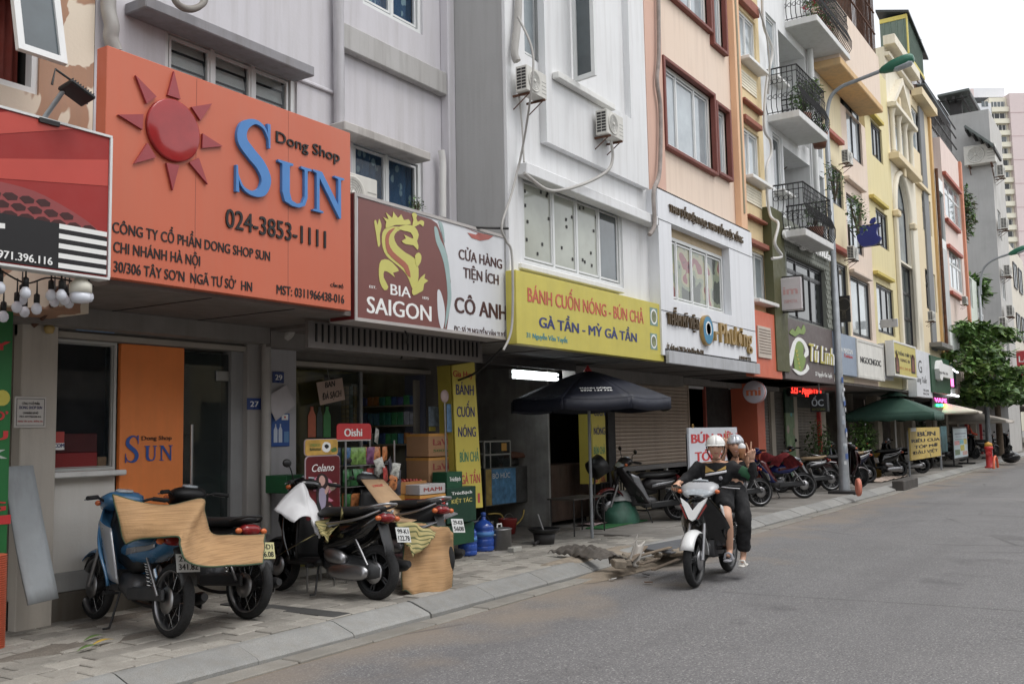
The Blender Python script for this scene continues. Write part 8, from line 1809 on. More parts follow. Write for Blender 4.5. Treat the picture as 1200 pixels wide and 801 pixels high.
b = MB(); A_ = atY(812,501,Yn_); b.tube([(A_[0]+.03*math.cos(q),Yn_,A_[1]+.03+.03*math.sin(q)) for q in [k*.6 for k in range(11)]],.006,5); b.build('ring',mp('brass',180,140,60),nb_)
# == lamp posts
def lamp_post(label,X,Y,ztop,pts,head,scale=1):
 t = thing('street_lamp',label,'street lamp',(X,Y,GZ)); b = MB(); b.lathe([(.15*scale,0),(.12*scale,.1),(.105*scale,1.3),(.095*scale,1.4),(.055*scale,ztop-GZ)],(X,Y,GZ),'Z',14); b.build('pole',M['galv'],t)
 b = MB(); b.bbox(X-.3,X+.3,Y-.3,Y+.3,GZ-.02,GZ+.06,.01); b.build('base_plate',M['iron'],t)
 b = MB(); b.tube(smooth_poly(pts,6,False),.045*scale,10); b.build('arm',M['galv'],t)
 p_,q_ = Vector(head[0]),Vector(head[1]); d = (q_-p_); L = d.length; d.normalize(); s_ = d.cross(Vector((0,0,1))).normalized(); u_ = s_.cross(d)
 gm_ = mp('lamp_green',34,108,84,rough=.4,n=.08)
 b = MB(); b.loft([((p_+d*(L*f))[:],(s_*w)[:],(u_*h)[:]) for f,w,h in ((0,.05,.05),(.12,.10,.09),(.4,.16,.13),(.75,.18,.13),(.95,.15,.10),(1,.08,.05))],14,2.5); hd = b.build('lamp_head',gm_,t)
 b = MB(); b.loft([((p_+d*(L*f)-u_*.10)[:],(s_*w)[:],(u_*h)[:]) for f,w,h in ((.35,.06,.02),(.45,.13,.05),(.85,.14,.05),(.93,.08,.02))],12,2.4); b.build('diffuser',BK['lens'],hd)
 return t
LX,LY = 22.9,5.88
def lx(px,py,X=LX): y_,z_ = atX(px,py,X); return (X,y_,z_)
ptop = lx(966,150); zt_ = ptop[2]
lp = lamp_post('tall galvanised lamp post with a green head bearing many torn stickers',LX,LY,zt_,[(LX,LY,zt_-.3),(LX,LY,zt_),lx(972,118),lx(984,103),lx(1005,94),lx(1033,83)],(lx(1031,84),lx(1071,67)))
b = MB();
rq = random.Random(4)
for i in range(14):
 z = .8+i*.14+rq.uniform(-.05,.05); a0 = rq.uniform(3.4,4.6); r_ = .104; hh = rq.uniform(.05,.13); ww = rq.uniform(.4,.9)
 b = MB(); b.grid(5,1,lambda u,v: (LX+(r_+.012)*math.cos(a0+ww*u),LY+(r_+.012)*math.sin(a0+ww*u),z+hh*v)); b.build('sticker',mp('sticker_%d' % (i % 4),*((206,208,210),(70,100,160),(160,170,180),(190,196,200))[i % 4],rough=.6,n=.2,ns=20),lp)
L2 = 48.0
def l2(px,py): y_,z_ = atX(px,py,L2); return (L2,y_,z_)
py2 = l2(1150,380)
lamp_post('second slimmer lamp post with green head near the tall grey flank',L2,py2[1],l2(1149,335)[2],[l2(1149.5,345),l2(1149,335),l2(1152,316),l2(1163,305),l2(1184,297)],(l2(1182,298),l2(1204,289)),1.1)
# orange hose coil by the lamp foot, dark kerb block
X,Y = atZ(1006,582); tc_ = thing('hose_coil','thick orange hose loop standing by the lamp post foot','hose',(X,Y,GZ)); hm = mp('coil_orange',206,118,92,rough=.55)
for dx in (0,.09):
 b = MB(); h_ = atY(1006,559,Y)[1]-GZ; b.tube([(X+dx+.10*math.cos(q),Y+.05*math.cos(q),GZ+h_/2+(h_/2-.05)*math.sin(q)) for q in [k*2*math.pi/20 for k in range(21)]],.038,8,caps=False); b.build('loop',hm,tc_)
X,Y = atZ(1072,573,0); q = MB(); q.bbox(X-.9,X+.9,5.22,5.5,0,.26,.02); tag(q.build('kerb_block',mp('dark_block',78,74,70,rough=.85,n=.2)),'dark raised kerb block bridging the gutter past the lamp','kerb block')
X,Y = atZ(1040,562); q = MB(); q.grid(20,6,lambda u,v: (X-1.6+3.4*u,Y-.2+.45*v,GZ+.03+.09*abs(mnoise.noise(Vector((u*6,v*3,5))))),0); tag(q.build('rubbish_strip',mp('pale_rubbish',170,152,138,rough=.9,n=.35,ns=9),solid=.01),'strewn pale papers and rags beyond the orange hose','rubbish')
# yellow noodle board
Y_ = 5.95; yb2_ = thing('sign_board','yellow noodle board in black capitals on the far pavement','sign',(32,Y_,GZ)); a = RC(1067.5,1102.5,501,553,Y_)
b = MB(); b.bbox(a[0],a[1],Y_,Y_+.05,.6,a[3],.004); b.build('board',mp('noodle_yellow',206,178,84,rough=.5,n=.05),yb2_); b = MB(); b.box(a[1]-.06,a[1]+.02,Y_-.01,Y_+.04,GZ,a[3]); b.build('post',M['galv'],yb2_); b = MB(); b.box(a[0],a[0]+.06,Y_+.051,Y_+.09,GZ,a[3]-.1); b.build('leg',M['galv'],yb2_)
line(yb2_,'BÚN',1075.5,1096,511,5.5,Y_,K,off=.04); line(yb2_,'RIÊU CUA',1068.5,1101,518.5,4,Y_,K,off=.04); line(yb2_,'TÓP MỠ',1072,1098.5,525.5,3.8,Y_,K,off=.04); line(yb2_,'ĐẬU VIỆT',1070,1099,532.5,3.6,Y_,K,off=.03)
a2 = RC(1067.6,1073.5,501.2,505.5,Y_-.003); b = MB(); b.box(a2[0],a2[1],Y_-.006,Y_-.003,a2[2],a2[3]); b.build('number_sticker',WT,yb2_)
# menu stand
Y_ = 5.9; ms = thing('menu_stand','framed menu stand with pictures of drinks, black base','menu stand',(35.5,Y_,GZ)); a = RC(1117.5,1133.5,502,537,Y_)
b = MB(); b.bbox(a[0]-.06,a[1]+.06,Y_,Y_+.06,a[2]-.08,a[3]+.06,.01); b.build('frame',M['black'],ms); b = MB(); b.box(a[0],a[1],Y_-.006,Y_-.001,a[2],a[3]); mn = b.build('menu',mp('menu_pale',196,214,220,rough=.4,n=.08,ns=6),ms)
for k,(f0,f1,g0,g1,cc) in enumerate(((.1,.9,.80,.84,(150,160,176)),(.15,.85,.70,.73,(170,176,190)),(.1,.9,.62,.64,(110,150,150)),(.05,.40,.44,.58,(214,150,150)),(.42,.70,.46,.60,(120,190,200)),(.72,.95,.44,.62,(206,186,90)),(.45,.75,.22,.42,(196,186,70)),(.05,.40,.1,.28,(110,130,100)),(.6,.95,.06,.2,(200,160,150)))): b = MB(); b.box(a[0]+(a[1]-a[0])*f0,a[0]+(a[1]-a[0])*f1,Y_-.010,Y_-.007,a[2]+(a[3]-a[2])*g0,a[2]+(a[3]-a[2])*g1); b.build('menu_picture',mp('menu_%d' % k,*cc,n=.3,ns=12),mn)
for x in (a[0],a[1]): b = MB(); b.box(x-.04,x+.04,Y_-.25,Y_+.35,GZ,GZ+.06); b.box(x-.03,x+.03,Y_,Y_+.05,GZ+.06,a[2]-.08); b.build('foot',M['black'],ms)
o,a = plate('slim turquoise leaf banner behind the yellow noodle board',1103,1110,499,530,6.6,mp('turquoise',120,186,196,rough=.5,n=.2,ns=4),name='banner',cat='banner')
# hydrant, bags, far clutter
X,Y = atZ(1160,548); hy = thing('fire_hydrant','red hydrant with yellow cap and orange loop near the far tree','hydrant',(X,Y,GZ)); b = MB(); b.lathe([(.16,0),(.16,.05),(.11,.07),(.11,.62),(.15,.66),(.13,.74)],(X,Y,GZ),'Z',14); b.tube([(X-.22,Y,GZ+.5),(X+.22,Y,GZ+.5)],.07,8); b.build('body',M['letter_red'],hy); b = MB(); b.lathe([(.13,.74),(.12,.84),(.0,.9)],(X,Y,GZ),'Z',12); b.build('cap',mp('hydrant_yellow',220,160,40),hy); b = MB(); b.tube([(X-.1+.5*math.cos(R(a_)),Y-.2,GZ+.5*math.sin(R(a_))*.8) for a_ in range(0,181,20)],.04,6); b.build('loop',mp('orange_loop',226,96,50),hy)
X,Y = atZ(1185,540); q = MB(); q.ball((X,Y,GZ+.16),.6,.35,.24,14,8); q.ball((X-.35,Y,GZ+.28),.25,.2,.18,10,6); tag(q.build('rubbish_bag',mp('black_bag',24,24,26,rough=.3,bump=.5,bs=12)),'black rubbish bag slumped at the far kerb','bag')
vt = thing('vendor','vendor in an orange jacket and red helmet at the far stalls','person',(53.5,7.6,GZ)); b = MB(); b.loft([((53.5,7.6,GZ+h),(w_,0,0),(0,w_*.6,0)) for h,w_ in ((0,.12),(.5,.15),(.85,.19),(1.1,.20),(1.38,.24),(1.46,.12),(1.5,.07))],14,2.2); b.build('body',mp('jacket_orange',206,74,36,rough=.8),vt); b = MB(); b.ball((53.5,7.55,GZ+1.6),.10,.11,.13,12,8); b.build('head',M['skin'],vt); b = MB(); b.ball((53.5,7.58,GZ+1.68),.13,.14,.11,12,8); b.build('helmet',mp('helmet_red',206,60,44,rough=.3),vt)
for s in (-1,1): b = MB(); b.tube([(53.5+s*.24,7.58,GZ+1.38),(53.5+s*.32,7.45,GZ+1.1),(53.5+s*.2,7.2,GZ+1.0)],[.07,.055,.045],8); b.build('arm',mp('jacket_orange',206,74,36),vt)
ts = thing('market_stall','red framed market stall with dark counter at the far right','stall',(52,8,GZ)); b = MB(); [b.box(x-.06,x+.06,y-.06,y+.06,GZ,2.1) for x in (50.3,55) for y in (7.2,9)]; b.box(50.2,55.1,7.1,7.2,1.95,2.15); b.build('frame',mp('stall_red',170,40,44),ts); b = MB(); b.bbox(50.6,54.8,7.9,8.6,GZ,.95,.02); b.build('counter',mp('stall_counter',90,86,90,n=.3),ts)
# == the two riders (bike frame: +x forward, +y their left)
def skin(nodes,edges,root):
 """continuous limb surface from joints; nodes name -> (x, y, z, rx, ry)"""
 ks = list(nodes); me = bpy.data.meshes.new('s'); me.from_pydata([nodes[k][:3] for k in ks],[(ks.index(a),ks.index(c)) for a,c in edges],[])
 o = bpy.data.objects.new('s',me); COL.objects.link(o); md = o.modifiers.new('k','SKIN'); md.use_smooth_shade = True
 for k,v in zip(ks,me.skin_vertices[0].data): n_ = nodes[k]; v.radius = (n_[3],n_[4] if len(n_) > 4 else n_[3]); v.use_root = (k == root)
 o.modifiers.new('u','SUBSURF').levels = 3 if 'a' in nodes else 2
 e = o.evaluated_get(bpy.context.evaluated_depsgraph_get()).to_mesh(); b = MB(); cl = 'a' in nodes; b.add([(v.co+v.normal*(.013*mnoise.noise(v.co*13)+.006*mnoise.noise(v.co*34)) if cl else v.co)[:] for v in e.vertices],[list(p.vertices) for p in e.polygons],0,True)
 bpy.data.objects.remove(o); return b
def hand(b,w,d,n,pose,side=1):
 """palm from wrist w along d, palm normal n; five bent fingers of unequal length"""
 w,d,n = Vector(w),Vector(d).normalized(),Vector(n).normalized(); s = d.cross(n).normalized()*side
 b.loft([((w-d*.02)[:],(s*.024)[:],(n*.018)[:]),((w+d*.02)[:],(s*.032)[:],(n*.016)[:]),((w+d*.06)[:],(s*.040)[:],(n*.014)[:]),((w+d*.088)[:],(s*.037)[:],(n*.012)[:])],10,2.3)
 for k,L in enumerate((.072,.080,.074,.058)):
  f = w+d*.085+s*(.030-.020*k); up = pose == 'V' and k < 2; spread = s*((.34 if k == 0 else -.10) if up else .03*(1-k))
  P = [f-d*.01]; a = 0; q = f
  for j,c in enumerate((.45,.32,.23)):
   a += (.06 if up else (1.25 if pose == 'V' else .95)) if j or not up else 0
   v = (d*math.cos(a)+n*math.sin(a)+spread).normalized(); q = q+v*L*c*(1.2 if up else 1); P.append(q)
  b.tube([p_[:] for p_ in P],[.0095,.009,.0085,.0065],7)
 t0 = w+d*.03+s*.03; k1 = t0+(s*.5+d*.6+n*.4).normalized()*.035; k2 = k1+((d*.5+n*.7-s*(.6 if pose == 'V' else .1)).normalized())*.03
 b.tube([(t0-s*.015)[:],t0[:],k1[:],k2[:]],[.012,.012,.0105,.008],7)
def head(root,body,c,yaw,woman=False):
 """skull with brow, nose, lips, chin and ears, turned by yaw about the vertical"""
 c = Vector(c); Rm = Matrix.Translation(c) @ Matrix.Rotation(yaw,4,'Z'); g = lambda x,y,z: (Rm @ Vector((x,y,z)))[:]
 nx,nz = 28,22
 def f(u,v):
  a = -math.pi+2*math.pi*u; p = -math.pi/2+math.pi*v; x,y,z = math.cos(p)*math.cos(a),math.cos(p)*math.sin(a),math.sin(p)
  X,Y,Z = x*.098,y*.076,z*.120
  if z < 0: k = 1+.42*z*(1-.45*max(x,0)); Y *= k; X *= 1+.28*z
  if x > 0:
   X += .020*math.exp(-((Y/.011)**2+((Z+.018)/.020)**2))+.008*math.exp(-((Y/.008)**2+((Z-.005)/.02)**2))
   X -= .007*sum(math.exp(-(((Y-e*.030)/.015)**2+((Z-.012)/.010)**2)) for e in (-1,1)); X += .005*math.exp(-((Y/.022)**2+((Z+.055)/.008)**2))+.010*math.exp(-((Y/.022)**2+((Z+.095)/.016)**2))
   X += .004*sum(math.exp(-(((Y-e*.042)/.016)**2+((Z+.03)/.018)**2)) for e in (-1,1))
  return g(X,Y,Z)
 body.grid(nx,nz,f)
 for e in (-1,1): body.loft([(g(-.002,e*.074,-.005),Rm.to_3x3() @ Vector((.014,0,0)),Rm.to_3x3() @ Vector((0,0,.028))),(g(-.008,e*.088,-.002),Rm.to_3x3() @ Vector((.018,0,0)),Rm.to_3x3() @ Vector((0,0,.031)))],10,2)
 dk = mp('hair_black',20,18,18,rough=.5); lip = mp('lips',176,92,84,rough=.4); wh = mp('eye_white',214,206,200)
 for e in (-1,1):
  b = MB(); b.tube([g(.0885-.05*abs(t*.014+e*.030)**1.0*.5,e*.030+t*.014,.0125-.002*abs(t)) for t in (-1,-.3,.4,1)],[.0015,.0036,.0036,.0015],6); b.build('eye',dk,root)
  b = MB(); b.tube([g(.0925-.1*abs(e*.031+t*.018)*.4,e*.031+t*.018,.031-.004*t*t) for t in (-1,-.3,.4,1)],[.001,.0028,.0028,.001],6); b.build('eyebrow',dk,root)
 b = MB(); b.tube([g(.0925-abs(t)*.012,t*.027,-.056+.006*t*t) for t in (-1,-.5,0,.5,1)],[.0015,.0045,.0055,.0045,.0015],6); mo = b.build('mouth',lip,root)
 if woman: b = MB(); b.tube([g(.0965-abs(t)*.010,t*.018,-.055+.004*t*t) for t in (-1,-.4,.4,1)],[.001,.003,.003,.001],6); b.build('teeth',wh,mo)
 return g,Rm
def shell(g,rx,ry,rz,z0,cz=.012,cx=-.008):
 b = MB(); b.grid(24,8,lambda u,v: g(cx+rx*math.cos(math.pi*2*u)*math.cos(z0+(math.pi/2-z0)*v),ry*math.sin(math.pi*2*u)*math.cos(z0+(math.pi/2-z0)*v),cz+rz*math.sin(z0+(math.pi/2-z0)*v))); return b
BLK = mp('black_cloth',24,24,27,rough=.85,n=.2,ns=8,bump=.4,bs=25)
def seatp(t): t.location = (RX,RY,0); t.rotation_euler = (0,0,RH); return t
p1 = thing('person','driver in a white helmet, open black jacket and shorts making a V sign','person',(0,0,0))
bd = skin(dict(pel=(-.22,.02,.88,.12,.14),sp=(-.19,.03,1.03,.10,.13),ch=(-.16,.04,1.15,.10,.14),nk=(-.14,.05,1.245,.055),nt=(-.11,.055,1.33,.050),sl=(-.15,.205,1.195,.060),el=(-.14,.43,1.09,.043),wl=(-.10,.455,1.29,.028),sr=(-.15,-.135,1.195,.060),er=(.0,-.285,1.05,.043),wr=(.20,-.30,1.03,.028),
 hl=(-.12,.11,.86,.085),kl=(.19,.235,.68,.060),cl=(.12,.23,.52,.054),al=(.06,.215,.31,.034),fl=(.16,.225,.265,.034,.026),hr=(-.12,-.08,.86,.085),kr=(.19,-.20,.68,.060),ar=(.06,-.20,.31,.034),fr=(.16,-.205,.265,.034,.026)),
 [('pel','sp'),('sp','ch'),('ch','nk'),('nk','nt'),('ch','sl'),('sl','el'),('el','wl'),('ch','sr'),('sr','er'),('er','wr'),('pel','hl'),('hl','kl'),('kl','cl'),('cl','al'),('al','fl'),('pel','hr'),('hr','kr'),('kr','ar'),('ar','fr')],'pel')
hand(bd,(-.10,.455,1.29),(.05,0,1),(1,.2,0),'V',-1); hand(bd,(.19,-.30,1.03),(1,.02,-.25),(0,0,-1),'grip',1)
g,Rm = head(p1,bd,(-.085,.06,1.405),R(17)); body1 = bd.build('body',M['skin'],p1)
def jacket(root,name,m,nodes,edges,rt): return skin(nodes,edges,rt).build(name,m,root)
jacket(p1,'jacket',BLK,dict(a=(-.24,.02,.90,.155,.19),b=(-.20,.03,1.03,.135,.185),c=(-.165,.04,1.145,.13,.19),n=(-.15,.05,1.225,.075,.085),sl=(-.155,.225,1.185,.085),el=(-.14,.44,1.085,.062),ml=(-.115,.455,1.20,.050),wl=(-.105,.456,1.265,.040),sr=(-.155,-.15,1.185,.085),er=(.0,-.285,1.05,.060),wr=(.165,-.30,1.03,.042)),[('a','b'),('b','c'),('c','n'),('c','sl'),('sl','el'),('el','ml'),('ml','wl'),('c','sr'),('sr','er'),('er','wr')],'a')
sf_ = skin(dict(a=(-.22,.02,.90,.15,.17),hl=(-.12,.12,.865,.115),tl=(.11,.21,.745,.095),hr=(-.12,-.09,.865,.115),tr=(.11,-.175,.745,.095)),[('a','hl'),('hl','tl'),('a','hr'),('hr','tr')],'a'); sf_.build('shorts',BLK,p1)
def patch(root,name,pts,m,c,rx=.14,ry=.19,n=10,h=.02):
 """strip lying on the curved chest: pts (angle, z) top and bottom rows"""
 b = MB(); b.grid(n,2,lambda u,v: (c[0]+rx*math.cos(R(pts[0]+(pts[1]-pts[0])*u)),c[1]+ry*math.sin(R(pts[0]+(pts[1]-pts[0])*u)),(pts[2]+(pts[3]-pts[2])*u)-h*v)); return b.build(name,m,root,solid=.004)
wcl = mp('white_stripe',220,220,224,rough=.7); gold_ = mp('gold_cloth',176,140,62,rough=.8)
patch(p1,'chest_stripe',(-26,44,1.125,1.165),wcl,(-.175,.04),.172,.205,h=.026)
for a0,a1,z0_,z1_ in ((-26,6,1.20,1.155),(42,12,1.23,1.165)):
 b = MB(); A0 = lambda a_,z: (-.175+.168*math.cos(R(a_))-(z-1.15)*.28,.04+.20*math.sin(R(a_)),z); s_ = 1 if a0 < 0 else -1
 b.add([A0(a0,1.135 if a0 < 0 else 1.175),A0((a0+a1)/2,1.15 if a0 < 0 else 1.165),A0(a1,1.155),A0((a0+a1)/2,1.185),A0(a0,1.215)],[(0,1,2,3,4)]); b.build('gold_yoke',gold_,p1,solid=.004)
b = MB(); b.lathe([(0,0),(.022,0),(.022,.003),(0,.003)],(0,0,0),'X',16); b.v = [(v[0]-.03,v[1]+.12,v[2]+1.08) for v in b.v]; b.build('badge',mp('badge_grey',150,150,156),p1)
b = MB(); b.tube([(-.145,.31,1.145),(-.142,.38,1.115),(-.14,.43,1.09)],[.072,.064,.058],14,caps=False); b.build('green_band',mp('green_cloth',24,78,46,rough=.85),p1)
b = shell(g,.128,.108,.118,-.02,.028,-.016); hel = b.build('helmet',mp('helmet_white',226,226,222,rough=.25,n=.03),p1,solid=.010)
b = MB(); b.grid(12,3,lambda u,v: g(.098+.042*v-.045*abs(u*2-1)**2,(u-.5)*.19,.040-.012*v)); b.build('peak',mp('helmet_white',226,226,222),hel,solid=.005)
b = MB(); b.tube([g(.0,.100,.02),g(.005,.088,-.05),g(.03,.050,-.118),g(.035,0,-.128),g(.03,-.050,-.118),g(.005,-.088,-.05),g(.0,-.100,.02)],.006,6); b.build('chin_strap',BLK,hel)
b = shell(g,.104,.084,.1,-.45,.02,-.022); b.build('hair',mp('hair_black',20,18,18),p1)
sl_m = mp('slide_grey',150,150,156,rough=.7,n=.2,ns=30)
for s_,yy in ((1,.222),(-1,-.203)):
 b = MB(); b.loft([((.0,yy,.225),(0,.030,0),(0,0,.012)),((.06,yy,.228),(0,.038,0),(0,0,.013)),((.19,yy,.222),(0,.046,0),(0,0,.013)),((.235,yy,.222),(0,.030,0),(0,0,.010))],12,2.6); sd = b.build('sandal',sl_m,p1)
 b = MB(); b.tube([(.14,yy-.044,.235),(.14,yy-.030,.285),(.14,yy,.298),(.14,yy+.030,.285),(.14,yy+.044,.235)],.016,8); b.build('sandal_strap',sl_m,sd)
p2 = thing('person','passenger in black behind the driver, V sign raised and an iced drink in hand','person',(0,0,0))
bd = skin(dict(pel=(-.52,.07,.93,.12,.14),sp=(-.50,.11,1.06,.09,.115),ch=(-.49,.15,1.17,.09,.125),nk=(-.48,.17,1.25,.046),nt=(-.46,.175,1.33,.044),sl=(-.485,.275,1.205,.052),el=(-.40,.40,1.08,.038),wl=(-.34,.335,1.235,.024),sr=(-.485,.03,1.205,.052),er=(-.40,-.02,1.10,.038),wr=(-.40,.085,1.405,.024),
 hl=(-.42,.18,.90,.09),kl=(-.12,.33,.68,.062),al=(-.20,.29,.24,.034),fl=(-.10,.30,.175,.032,.024),hr=(-.42,-.05,.90,.09),kr=(-.12,-.27,.68,.062),ar=(-.20,-.25,.24,.034),fr=(-.10,-.255,.175,.032,.024)),
 [('pel','sp'),('sp','ch'),('ch','nk'),('nk','nt'),('ch','sl'),('sl','el'),('el','wl'),('ch','sr'),('sr','er'),('er','wr'),('pel','hl'),('hl','kl'),('kl','al'),('al','fl'),('pel','hr'),('hr','kr'),('kr','ar'),('ar','fr')],'pel')
hand(bd,(-.40,.085,1.415),(.03,.02,1),(1,.2,0),'V',1); hand(bd,(-.345,.335,1.235),(.12,-.10,1),(.9,-.5,0),'hold',-1)
g,Rm = head(p2,bd,(-.445,.18,1.415),R(19),True); bd.build('body',M['skin'],p2)
jacket(p2,'shirt',BLK,dict(a=(-.53,.07,.92,.14,.165),b=(-.50,.11,1.06,.115,.145),c=(-.49,.15,1.165,.11,.145),n=(-.485,.165,1.215,.065),sl=(-.485,.28,1.20,.068),el=(-.40,.40,1.08,.054),wl=(-.355,.35,1.19,.042),sr=(-.485,.025,1.20,.068),er=(-.40,-.02,1.10,.054),wr=(-.40,.04,1.27,.046)),[('a','b'),('b','c'),('c','n'),('c','sl'),('sl','el'),('el','wl'),('c','sr'),('sr','er'),('er','wr')],'a')
skin(dict(a=(-.52,.07,.92,.14,.165),hl=(-.42,.19,.90,.12),kl=(-.12,.335,.68,.088),ml=(-.16,.31,.45,.085),al=(-.20,.29,.27,.080),hr=(-.42,-.05,.90,.12),kr=(-.12,-.27,.68,.088),ar=(-.20,-.25,.29,.085)),[('a','hl'),('hl','kl'),('kl','ml'),('ml','al'),('a','hr'),('hr','kr'),('kr','ar')],'a').build('trousers',BLK,p2)
b = shell(g,.122,.102,.112,.0,.03,-.014); hel = b.build('helmet',mp('helmet_silver',170,174,180,rough=.15,metal=.3,n=.5,ns=16),p2,solid=.009)
b = MB(); b.tube([g(.0,.096,.02),g(.02,.060,-.10),g(.03,0,-.126),g(.02,-.060,-.10),g(.0,-.096,.02)],.005,6); b.build('chin_strap',BLK,hel)
hm_ = mp('hair_black',20,18,18); b = MB(); b.grid(20,8,lambda u,v: g(-.02-.09*math.sin(math.pi*u)*(1-.3*v),.088*math.cos(math.pi*u)*(1+.12*math.sin(v*5)),.04-.30*v)); b.build('hair',hm_,p2,solid=.014)
for yy in (.30,-.255): b = MB(); b.loft([((-.25,yy,.138),(0,.028,0),(0,0,.012)),((-.12,yy,.140),(0,.042,0),(0,0,.013)),((-.04,yy,.136),(0,.028,0),(0,0,.010))],12,2.6); sd = b.build('sandal',mp('sandal_white',220,216,208),p2); b = MB(); b.tube([(-.10,yy-.04,.145),(-.10,yy-.02,.195),(-.10,yy+.02,.195),(-.10,yy+.04,.145)],.012,8); b.build('sandal_strap',mp('sandal_white',220,216,208),sd)
cp = thing('iced_drink','clear cup of milky orange iced drink with domed lid held by the passenger','cup',(0,0,0)); cx_,cy_ = -.300,.295
b = MB(); b.lathe([(.028,0),(.040,.105),(.042,.11)],(cx_,cy_,1.285),'Z',18); b.build('cup',mp('cup_orange',214,150,104,rough=.25,n=.2,ns=20),cp); b = MB(); b.lathe([(.043,.11),(.043,.118),(.036,.15),(.012,.168),(0,.17)],(cx_,cy_,1.285),'Z',18); b.build('lid',mp('cup_lid',214,214,216,rough=.2),cp)
for t in (p1,p2,cp): seatp(t)
# == straw mats, sheets and card over the parked bikes
straw = mp('straw_mat',178,138,90,rough=.8,n=.1,ns=3,bump=.3)
t,N,L,p = nodes_of(straw); base = p.inputs['Base Color'].links[0].from_socket; tc = N.new('ShaderNodeTexCoord'); mpn = N.new('ShaderNodeMapping'); mpn.inputs['Scale'].default_value = (4,4,170); L.new(tc.outputs['Object'],mpn.inputs[0])
q = N.new('ShaderNodeTexNoise'); q.inputs['Scale'].default_value = 1; L.new(mpn.outputs[0],q.inputs[0]); m1 = N.new('ShaderNodeMix'); m1.data_type = 'RGBA'; m1.inputs[7].default_value = (*srgb(122,88,52),1); L.new(base,m1.inputs[6]); r_ = N.new('ShaderNodeMapRange'); r_.inputs[1].default_value = .45; r_.inputs[2].default_value = .62; r_.inputs[4].default_value = .45; L.new(q.outputs[0],r_.inputs[0]); L.new(r_.outputs[0],m1.inputs[0]); L.new(m1.outputs[2],p.inputs['Base Color'])
def drape(name,label,cat,rows,m,edge=None,nu=24,nv=10,k=6):
 """rows: matching polylines of (px, py, Y); lofted smoothly, edge piping along the outline"""
 R_ = [smooth_poly([(*[atY(a,c,Y)[0]],Y,atY(a,c,Y)[1]) for a,c,Y in row],k,False) for row in rows]
 def f(u,v):
  x = v*(len(R_)-1); i = min(int(x),len(R_)-2); t_ = x-i; L_ = len(R_[0])-1; j = min(int(u*L_),L_-1); s_ = u*L_-j
  a = Vector(R_[i][j])*(1-s_)+Vector(R_[i][j+1])*s_; c = Vector(R_[i+1][j])*(1-s_)+Vector(R_[i+1][j+1])*s_; return a*(1-t_)+c*t_+Vector((0,.03*mnoise.noise(Vector((u*6,v*3,1)))+.012*math.sin(u*11+v*3),.012*math.sin(u*17)+.02*mnoise.noise(Vector((u*5,v*4,9)))))
 t = thing(name,label,cat,R_[0][0]); b = MB(); b.grid(nu,nv,f); b.build('cloth' if 'mat' not in name else 'weave',m,t,solid=.005)
 if edge: b = MB(); b.tube([f(i/40,0) for i in range(41)]+[f(1,i/12) for i in range(1,13)]+[f(1-i/40,1) for i in range(1,41)]+[f(0,1-i/12) for i in range(1,13)],.007,5); b.build('edging',edge,t)
 return t
ge = mp('green_edging',62,82,58,rough=.8)
drape('straw_mat','wide tan straw mat with green edging draped over the two nearest motorbikes','mat',[[(132,579,6.6),(165,588,6.55),(200,592,6.5),(235,585,6.45),(240,600,6.4),(250,625,6.35),(275,628,6.3),(309,624,6.25)],[(148,637,6.5),(172,632,6.35),(207,626,6.0),(213,640,5.92),(218,655,5.88),(245,664,5.86),(275,663,5.86),(309,658,5.88)]],straw,ge,nu=40)
wsm = mp('white_foam_sheet',216,216,218,rough=.55,n=.03)
drape('foam_sheet','stiff white sheet bent over the black scooter handlebar','sheet',[[(321,597,6.95),(340,575,6.9),(355,566,6.85),(366,585,6.8),(378,606,6.75)],[(345,612,6.7),(362,604,6.68),(368,618,6.62),(371,628,6.55),(376,629,6.5)]],wsm)
stp = mp('striped_mat',170,156,98,rough=.8,n=.1); t,N,L,p = nodes_of(stp); base = p.inputs['Base Color'].links[0].from_socket; w_ = N.new('ShaderNodeTexWave'); w_.inputs['Scale'].default_value = 7; w_.bands_direction = 'DIAGONAL'; tc = N.new('ShaderNodeTexCoord'); L.new(tc.outputs['Object'],w_.inputs[0]); m1 = N.new('ShaderNodeMix'); m1.data_type = 'RGBA'; m1.inputs[7].default_value = (*srgb(92,96,54),1); L.new(base,m1.inputs[6]); r_ = N.new('ShaderNodeMapRange'); r_.inputs[1].default_value = .6; r_.inputs[2].default_value = .9; L.new(w_.outputs[1],r_.inputs[0]); L.new(r_.outputs[0],m1.inputs[0]); L.new(m1.outputs[2],p.inputs['Base Color'])
drape('striped_cloth','green striped straw cloth bunched on the black scooter seat','cloth',[[(369,611,6.62),(382,608,6.6),(398,604,6.6),(413,602,6.6)],[(378,628,6.38),(384,634,6.36),(392,618,6.36),(402,610,6.4)]],stp)
drape('hanging_mat','straw mat with green striped corner hanging to the paving from the hidden motorbike','mat',[[(464,613,6.2),(480,612,6.15),(500,614,6.0),(522,617,5.9),(530,622,5.9)],[(474,638,6.0),(484,650,5.98),(500,650,5.9),(520,655,5.82),(531,655,5.84)],[(472,692,5.92),(484,697,5.86),(500,698,5.82),(515,699,5.78),(529,700,5.80)]],straw,ge,nv=16)
drape('striped_cloth','frayed green striped cloth over the corner of the hanging mat','cloth',[[(464,612,6.1),(480,612,6.0),(497,618,5.92),(510,622,5.88)],[(478,640,5.9),(484,652,5.86),(496,642,5.82),(506,632,5.80)]],stp)
cbd = thing('cardboard_sheet','flattened printed cardboard leaning over the hidden motorbike seat','cardboard',(8,6.3,1)); Q = [atY(427,562,6.8),atY(453,562,6.8),atY(484,596,6.35),atY(464,612,6.3)]; ys4 = (6.85,6.85,6.4,6.35)
